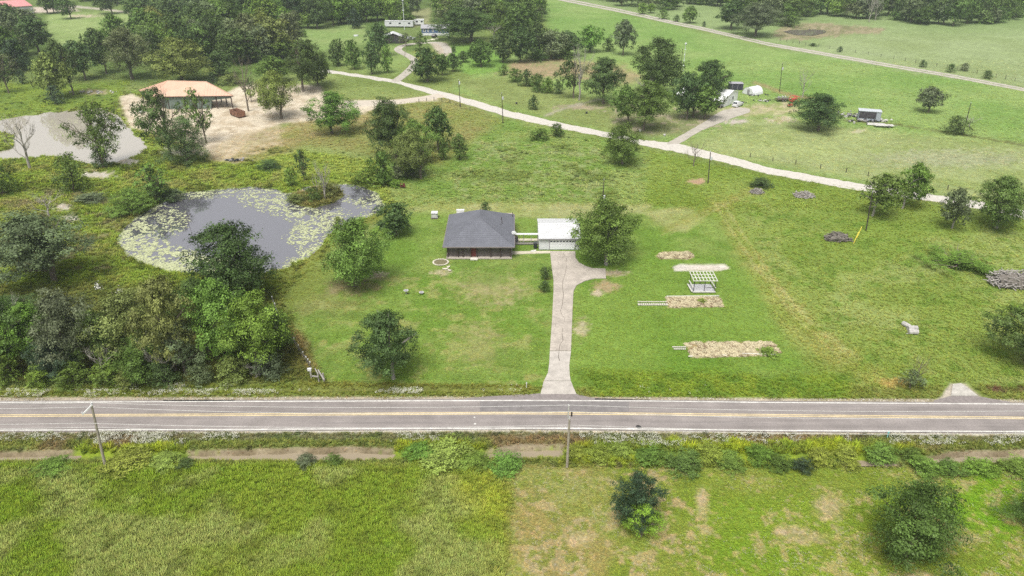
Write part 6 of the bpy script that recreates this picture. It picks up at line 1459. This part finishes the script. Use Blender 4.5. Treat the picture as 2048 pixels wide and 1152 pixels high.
wood_edge([(374, 10), (400, 44), (432, 78), (468, 72), (505, 52), (560, 51), (600, 60), (640, 58), (700, 42), (770, 40), (800, 50), (832, 48)], 4, 'the far wood', 'trees of the dense far wood', 5, 'dmmmgbbgd', marks=((400, 'at the clearing pole'), (455, 'beside the clearing'), (540, 'behind the black pond'), (625, 'behind the far meadow'), (712, 'behind the lone cedar'), (800, 'behind the pale trailer')))
wood_edge([(866, 34), (900, 44), (1000, 66), (1045, 78), (1066, 52), (1056, 14)], 4, 'the wood', 'trees of the wood behind the mobile home', 6, 'dmmmgbb', 21, marks=((880, 'behind the blue mobile home'), (945, 'behind the very wide oak'), (1005, 'behind the bleached branches'), (1055, 'at the open pasture edge')))
wood_edge([(1185, -6), (1250, 12), (1335, 18), (1400, 8), (1440, 14), (1500, 34), (1560, 46), (1606, 32), (1640, 28), (1720, 36), (1790, 30), (1815, 44), (1860, 47), (1920, 48), (1970, 45), (2005, 38), (2060, 30), (2200, 36)], 4, 'the pasture wood', 'trees of the far wood beyond the right pasture', 7, 'dmmmgdgb', 19, marks=((1200, 'where the farm lane enters'), (1300, 'above the young trees'), (1385, 'above the young oak'), (1465, 'behind the dark lane oak'), (1530, 'behind the grey green oak'), (1610, 'above the stock pond'), (1690, 'left of the pale dead trunks'), (1790, 'right of the pale dead trunks'), (1860, 'above the lone pasture oak'), (1930, 'above the lane fence bushes'), (2030, 'at the frame corner')))
wood_edge([(-20, 130), (10, 150), (24, 120), (20, 90), (30, 74)], 2, 'the grove by the left edge', 'grove at the upper left', 8, 'ddmg', 24)
wood_edge([(150, 6), (250, 2), (300, 6), (380, 14)], 3, 'the far lane wood', 'trees beyond the red roofed building', 9, 'ddmg', 22, marks=((165, 'right of the leaning oak'), (225, 'behind the lane bend oak'), (300, 'behind the lane oak'), (370, 'near the clearing pole')))
wood_edge([(290, 112), (345, 140), (400, 128), (440, 112)], 3, 'the barn grove', 'grove between barn and far wood', 10, 'ddmmgob', 26, 16, marks=((300, 'by the glade oak'), (365, 'behind the olive tree'), (430, 'by the barn right end')))
wood_edge([(470, 122), (530, 118), (590, 112)], 2, 'the yard belt', 'belt above the leafless yard tree', 12, 'dmgo', 26, marks=((480, 'by the broad dark oak'), (540, 'by the sparse grey tree'), (590, 'by the big yard oak')))
# ------------------------------------------------------------------ scattered ground cover
def tuft_mesh(name, seed, n=9, spread=.5, lean=.75, wid=.13):
    rg = random.Random(seed); v, f = [], []
    for i in range(n):
        a = rg.uniform(0, 6.28); r = spread * math.sqrt(rg.random()) * .8; b = Vector((r * math.cos(a), r * math.sin(a), 0)); a2 = a + rg.gauss(0, .8)
        h = rg.uniform(.55, 1.0); d = Vector((math.cos(a2), math.sin(a2), 0)); s = Vector((-d.y, d.x, 0)) * wid * rg.uniform(.6, 1.2)
        m = b + d * lean * .35 * rg.uniform(.4, 1.5) + Vector((0, 0, h * .6)); t = b + d * lean * rg.uniform(.6, 1.9) + Vector((0, 0, h))
        o = len(v); v += [tuple(b - s), tuple(b + s), tuple(m + s * .8), tuple(m - s * .8), tuple(t)]; f += [(o, o + 1, o + 2, o + 3), (o + 3, o + 2, o + 4)]
    me = bpy.data.meshes.new(name); me.from_pydata(v, [], f); me.update(); return me

def scatter(name, X, Y, Z, scl, tint, protos, mat, label, tilt=0.0):
    """countless small plants: points carry size, turn and colour; geometry nodes put one plant on each"""
    n = len(X); rg = np.random.default_rng(len(name) + n)
    me = bpy.data.meshes.new(name); me.vertices.add(n); me.vertices.foreach_set('co', np.stack([X, Y, Z], 1).astype(np.float32).ravel())
    a = me.attributes.new('scl', 'FLOAT_VECTOR', 'POINT'); a.data.foreach_set('vector', scl.astype(np.float32).ravel())
    rot = np.stack([rg.normal(0, tilt, n), rg.normal(0, tilt, n), rg.uniform(0, 6.28, n)], 1)
    a = me.attributes.new('turn', 'FLOAT_VECTOR', 'POINT'); a.data.foreach_set('vector', rot.astype(np.float32).ravel())
    a = me.attributes.new('tint', 'FLOAT_COLOR', 'POINT'); a.data.foreach_set('color', np.concatenate([tint, np.ones((n, 1))], 1).astype(np.float32).ravel())
    pm = protos; pm.materials.append(mat) if not pm.materials else None
    po = bpy.data.objects.new(name + '_plant', pm)
    o = link_mesh(name, me); props(o, label, None, None, 'stuff')
    ng = bpy.data.node_groups.new(name, 'GeometryNodeTree')
    ng.interface.new_socket('Geometry', in_out='INPUT', socket_type='NodeSocketGeometry'); ng.interface.new_socket('Geometry', in_out='OUTPUT', socket_type='NodeSocketGeometry')
    gi, go = ng.nodes.new('NodeGroupInput'), ng.nodes.new('NodeGroupOutput')
    ip = ng.nodes.new('GeometryNodeInstanceOnPoints'); oi = ng.nodes.new('GeometryNodeObjectInfo'); oi.inputs['Object'].default_value = po; oi.inputs['As Instance'].default_value = True
    def att(nm, t):
        q = ng.nodes.new('GeometryNodeInputNamedAttribute'); q.data_type = t; q.inputs['Name'].default_value = nm; return q
    s_, r_ = att('scl', 'FLOAT_VECTOR'), att('turn', 'FLOAT_VECTOR')
    e2r = ng.nodes.new('FunctionNodeEulerToRotation')
    ng.links.new(gi.outputs[0], ip.inputs['Points']); ng.links.new(oi.outputs['Geometry'], ip.inputs['Instance'])
    ng.links.new(r_.outputs['Attribute'], e2r.inputs[0]); ng.links.new(e2r.outputs[0], ip.inputs['Rotation']); ng.links.new(s_.outputs['Attribute'], ip.inputs['Scale'])
    ng.links.new(ip.outputs[0], go.inputs[0])
    md = o.modifiers.new('scatter', 'NODES'); md.node_group = ng
    return o
GRASSM = tintmat('grass_blades', trans=.3)

def sample(n, y0, y1, x0=-80, x1=2130, seed=1):
    """points spread over the ground in view, thinning out with distance"""
    rg = np.random.default_rng(seed)
    a, b = U(1024, y1).y, U(1024, y0).y
    u = rg.random(n); Y = 1 / (1 / a + u * (1 / b - 1 / a))
    dep = Y * CP + CAMH * SP
    X = dep * (rg.uniform(x0, x1, n) - 1024) / F
    f = Field(X, Y); f.sow(); f.shape(); return f, rg

ROADS_PX = [(RT, RB), ]
def off_road(f, pad=1):
    up = np.interp(f.px, *zip(*RT)); lo_ = np.interp(f.px, *zip(*RB)); bad = (f.py > up - pad - 1) & (f.py < lo_ + pad)
    g1_ = [(640, 136.5), (900, 187), (1020, 222), (1285, 280), (1350, 286), (1536, 334), (1860, 388), (2048, 421), (2400, 500)]; g2_ = [(640, 142), (900, 199), (1020, 235), (1285, 291), (1350, 303), (1536, 347.5), (1860, 402), (2048, 437), (2400, 520)]
    bad |= (f.py > np.interp(f.px, *zip(*g1_)) + 1) & (f.py < np.interp(f.px, *zip(*g2_)) - 1) & (f.px > 640)
    for q in ([(1100, 500), (1150, 500), (1152, 515), (1172, 532), (1212, 536), (1212, 557), (1152, 571), (1146, 590), (1142, 701), (1139, 750), (1155, 790), (1180, 800), (1060, 800), (1086, 775), (1099, 740), (1100, 701), (1107, 570)],
              [(1334, 287), (1410, 243), (1447, 220), (1500, 214), (1500, 224), (1449, 242), (1400, 262), (1358, 288)], [(884, 490), (1030, 490), (1030, 514), (890, 514)], [(1076, 440), (1165, 440), (1165, 501), (1076, 501)], [(1376, 564), (1432, 564), (1432, 585), (1384, 586)], [(1022, 502), (1102, 502), (1102, 508), (1022, 508)], [(1896, 766), (1930, 764), (1990, 802), (1870, 804)]):
        bad |= seg_dist(f.px, f.py, q, True)[0] < pad
    return ~bad
def dry(f): return f.z > -.32
def grass(name, n, y0, y1, seed, label, k_h=1.0, wid=1.0, k_c=1.72, keep=None, vary=.28, x0=-80, x1=2130):
    f, rg = sample(n, y0, y1, x0, x1, seed)
    ok = off_road(f) & dry(f) & (rg.random(n) < f.d)
    if keep is not None: ok &= keep(f, rg)
    h = f.h[ok] * rg.uniform(.6, 1.35, ok.sum()) * k_h
    dist = f.Y[ok]; w_ = np.maximum(.16, h * .55) * wid * (.6 + dist / 160)
    t = f.col[ok] * rg.uniform(1 - vary, 1 + vary, (ok.sum(), 1)) * (1 + rg.normal(0, .05, (ok.sum(), 3)))
    t = np.clip(t * k_c * np.array([1.12, 1.0, .9]), .005, .8)
    scatter(name, f.X[ok], f.Y[ok], f.z[ok] - .02, np.stack([w_, w_, h], 1), t, tuft_mesh(name + '_tuft', seed), GRASSM, label, .08)
grass('field_grass', 110000, 930, 1250, 21, 'tall and short grass of the near fields', wid=1.0, k_c=1.95)
grass('lawn_grass', 120000, 400, 935, 22, 'grass of the lawns and right field', wid=1.1)
grass('meadow_grass', 60000, 120, 420, 23, 'grass of the far meadows and wild ground', wid=1.4)
# coarse weeds in the rough parts
def rough(f, rg): return (f.h > .28) & (f.n8 * .6 + f.n2 * .4 > .5)
WEED = bpy.data.meshes.new('weed')
def weed_mesh(seed=5, n=70):
    rg = np.random.default_rng(seed); d = rg.normal(size=(n, 3)); d /= np.linalg.norm(d, axis=1, keepdims=True); d[:, 2] = abs(d[:, 2])
    pos = d * rg.uniform(.35, 1, (n, 1)) * np.array([.5, .5, .9]); nr = d + rg.normal(size=(n, 3)) * .6; nr /= np.linalg.norm(nr, axis=1, keepdims=True)
    tv = np.cross(nr, rg.normal(size=(n, 3))); tv /= np.linalg.norm(tv, axis=1, keepdims=True); bv = np.cross(nr, tv); s = rg.uniform(.07, .15, (n, 1))
    v = np.stack([pos + tv * s, pos + bv * s * .6, pos - tv * s, pos - bv * s * .6], 1).reshape(-1, 3)
    return np_mesh('weed', v, np.arange(n * 4).reshape(-1, 4))
f, rg = sample(26000, 160, 1200, -60, 2110, 31)
inw = (seg_dist(f.px, f.py, [(-200, 170), (240, 190), (320, 280), (560, 290), (760, 310), (790, 400), (690, 470), (560, 590), (640, 770), (-200, 775)], True)[0] < 0) | ((f.py > 866) & (f.py < 936)) | ((f.px > 900) & (f.px < 1280) & (f.py > 275) & (f.py < 400) & (f.n8 > .5))
keep = off_road(f, 2) & dry(f) & inw & (f.d > .6) & (f.n2 + rg.normal(0, .1, len(f.X)) > .48)
t = f.col[keep] * rg.uniform(.7, 1.25, (keep.sum(), 1)); hh = rg.uniform(.25, .9, keep.sum()) * np.where(f.py[keep] > 860, .7, 1.0)
scatter('rough_weeds', f.X[keep], f.Y[keep], f.z[keep], np.stack([hh * 1.7, hh * 1.7, hh], 1), t, weed_mesh(), GRASSM, 'low weeds and brambles of the wild ground and ditch')
# white flowers on the verges
def flower_mesh():
    rg = random.Random(4); v, fc = [], []
    for i in range(5):
        x, y, z, s = rg.uniform(-.4, .4), rg.uniform(-.4, .4), rg.uniform(.75, 1), rg.uniform(.08, .13)
        o = len(v); v += [(x + s * math.cos(k * 1.047), y + s * math.sin(k * 1.047), z + .03 * (k % 2)) for k in range(6)]; fc.append(tuple(range(o, o + 6)))
    me = bpy.data.meshes.new('flowers'); me.from_pydata(v, [], fc); me.update(); return me
f, rg = sample(60000, 768, 905, -60, 2110, 41)
q = np.zeros(len(f.X))
for (a, b, c, d_, p) in ((-60, 235, 778, 796, .5), (235, 500, 772, 793, .55), (355, 520, 771, 790, .8), (500, 620, 772, 790, .75), (745, 845, 775, 790, .8), (960, 1060, 772, 786, .08), (1270, 1420, 772, 790, .07), (-60, 200, 868, 884, .4), (190, 370, 866, 890, .95), (370, 480, 867, 882, .3), (780, 880, 866, 886, .35), (1130, 1560, 868, 890, .35), (1280, 1420, 878, 894, .6), (1560, 1700, 868, 886, .3), (1780, 2110, 868, 892, .4), (650, 680, 914, 922, .4)):
    q = np.maximum(q, ((f.px > a) & (f.px < b) & (f.py > c) & (f.py < d_)) * p)
keep = off_road(f, 3) & (rg.random(len(f.X)) < q * sstep(.38, .6, f.n2) * .9)
nk = keep.sum(); hh = rg.uniform(.3, .6, nk)
scatter('verge_flowers', f.X[keep], f.Y[keep], f.z[keep], np.stack([hh * .9, hh * .9, hh], 1), np.tile([[.56, .56, .47]], (nk, 1)) * rg.uniform(.8, 1.05, (nk, 1)), flower_mesh(), tintmat('petals', trans=.1), 'white wildflowers along the road verges')
# small white flower heads and pale litter in the mown field
f, rg = sample(5000, 935, 1200, 1030, 2110, 43)
keep = (f.n2 > .5)
nk = keep.sum(); hh = rg.uniform(.12, .3, nk)
scatter('field_flowers', f.X[keep], f.Y[keep], f.z[keep] + .05, np.stack([hh, hh, hh], 1), np.tile([[.46, .42, .33]], (nk, 1)) * rg.uniform(.7, 1.15, (nk, 1)), flower_mesh(), bpy.data.materials['petals'], 'small pale flower heads and litter in the near mown field')
# straw on the garden beds
def straw_mesh():
    rg = random.Random(8); m = MB()
    for i in range(7):
        a = rg.uniform(0, 3.14); c = Vector((rg.uniform(-.5, .5), rg.uniform(-.5, .5), rg.uniform(.02, .25))); d = Vector((math.cos(a), math.sin(a), rg.uniform(-.2, .3))) * rg.uniform(.25, .5); m.bar(c - d, c + d, .09, .05)
    me = bpy.data.meshes.new('straw'); me.from_pydata(m.v, [], m.f); me.update(); return me
f, rg = sample(60000, 495, 720, 1290, 1580, 45)
ib = np.zeros(len(f.X), bool)
for b in BEDS: ib |= seg_dist(f.px, f.py, b, True)[0] + (f.n1 - .5) * 4 < -1
keep = ib & (f.n1 > .42); nk = keep.sum()
scatter('bed_straw', f.X[keep], f.Y[keep], f.z[keep], np.tile(rg.uniform(.3, .7, (nk, 1)), (1, 3)), np.where(rg.random((nk, 1)) < .2, np.array([[.22, .16, .10]]), np.array([[.50, .445, .30]])) * rg.uniform(.65, 1.2, (nk, 1)), straw_mesh(), tintmat('straw', trans=0), 'dry straw and stalks lying on the garden beds')
for k, (x, y, w_, h_, hu, lb) in enumerate(((1404, 604, 18, 8, 'y', 'green weeds in the middle of the straw bed below the pergola'), (1535, 706, 40, 10, 'b', 'leafy green weeds at the right end of the lowest straw bed'))):
    tree('bush', x, y, x - w_ / 2, x + w_ / 2, y - h_, hu, lb, None, 'weeds', 'weed_clump', lod='far')
# lily pads
def pad_mesh():
    v = [(0, 0, 0)] + [(.5 * math.cos(.25 + k * .72), .5 * math.sin(.25 + k * .72), .012 * (k % 2)) for k in range(9)]
    me = bpy.data.meshes.new('pad'); me.from_pydata(v, [], [(0, k, k + 1) for k in range(1, 9)]); me.update(); return me
f, rg = sample(150000, 358, 552, 225, 780, 51)
dw = seg_dist(f.px, f.py, POND, True)[0]; di = seg_dist(f.px, f.py, ISLAND, True)[0]
dens = np.zeros(len(f.X))
def blob(pts, p, brk=26, soft=14):
    global dens
    d = seg_dist(f.px, f.py, pts, True)[0] + (f.n8 - .5) * 2 * brk + (f.n2 - .5) * brk
    dens = np.maximum(dens, p * sstep(soft, -soft, d))
blob([(225, 480), (255, 430), (310, 408), (330, 412), (300, 440), (310, 470), (345, 500), (400, 512), (470, 520), (510, 530), (500, 560), (300, 560), (225, 520)], .95)
blob([(300, 425), (350, 415), (372, 440), (350, 465), (315, 450)], .5, 10)
blob([(352, 395), (380, 376), (470, 368), (560, 375), (555, 392), (470, 384), (400, 392)], .85, 10)
blob([(480, 385), (560, 375), (600, 400), (640, 420), (690, 418), (680, 440), (640, 470), (600, 500), (570, 470), (600, 440), (540, 420), (500, 410)], .8, 18)
blob([(560, 400), (600, 412), (650, 420), (640, 440), (590, 432), (560, 415)], .95, 6)
blob([(690, 400), (700, 392), (740, 398), (745, 375), (775, 385), (775, 415), (720, 440), (690, 455), (690, 445), (750, 418), (740, 408)], .9, 6)
blob([(712, 402), (734, 398), (738, 412), (716, 412)], .7, 6)
blob([(640, 486), (680, 455), (668, 452), (610, 500), (560, 530), (545, 545), (580, 540)], .9, 8)
edge = sstep(-10, -3, dw) * .8
dens = np.maximum(dens, edge)
keep = (dw < 3) & (di > 1) & (rg.random(len(f.X)) < dens * .5 * sstep(.36, .6, f.n1 * .7 + f.n2 * .3))
nk = keep.sum(); s_ = rg.uniform(.2, .44, nk)
green = (dw[keep] > -6) & (rg.random(nk) < .4)
scatter('lily_pads', f.X[keep], f.Y[keep], np.full(nk, -.325) + rg.uniform(0, .012, nk), np.stack([s_, s_, np.ones(nk)], 1), np.where(green[:, None], np.array([[.20, .27, .08]]), np.array([[.43, .46, .28]])) * rg.uniform(.72, 1.18, (nk, 1)), pad_mesh(), tintmat('pads', trans=.05), 'pale lily pads floating on the pond', .04)
# pebbles on the gravel shoulders
def peb_mesh():
    m = MB().lump((0, 0, .1), (.5, .45, .3), 3, 6, 4, .3); me = bpy.data.meshes.new('pebble'); me.from_pydata(m.v, [], m.f); me.update(); return me
f, rg = sample(40000, 790, 875, -60, 2110, 61)
up = np.interp(f.px, *zip(*RT)); lw = np.interp(f.px, *zip(*RB))
keep = (((f.py < up - .5) & (f.py > up - 6)) | ((f.py > lw + .5) & (f.py < lw + 7))) & (f.n2 > .4); nk = keep.sum(); s_ = rg.uniform(.06, .2, (nk, 1))
scatter('shoulder_gravel', f.X[keep], f.Y[keep], f.z[keep], np.tile(s_, (1, 3)), np.tile([[.42, .39, .34]], (nk, 1)) * rg.uniform(.6, 1.2, (nk, 1)), peb_mesh(), tintmat('pebbles', trans=0), 'loose pale gravel along both road shoulders')

# ------------------------------------------------------------------ haze
m = bpy.data.materials.new('haze'); m.use_nodes = True
nt = m.node_tree; nt.nodes.clear()
pv = N(nt, 'ShaderNodeVolumePrincipled'); pv.inputs['Density'].default_value = .00017; pv.inputs['Color'].default_value = (.80, .90, 1.0, 1); pv.inputs['Anisotropy'].default_value = .2
o = N(nt, 'ShaderNodeOutputMaterial'); nt.links.new(pv.outputs[0], o.inputs['Volume'])
hz = MB().box((0, 1875, 29.3), (26000, 4600 * 2, 66.0)).build('haze', m)
props(hz, 'thin pale summer haze in the air', None, None, 'stuff')
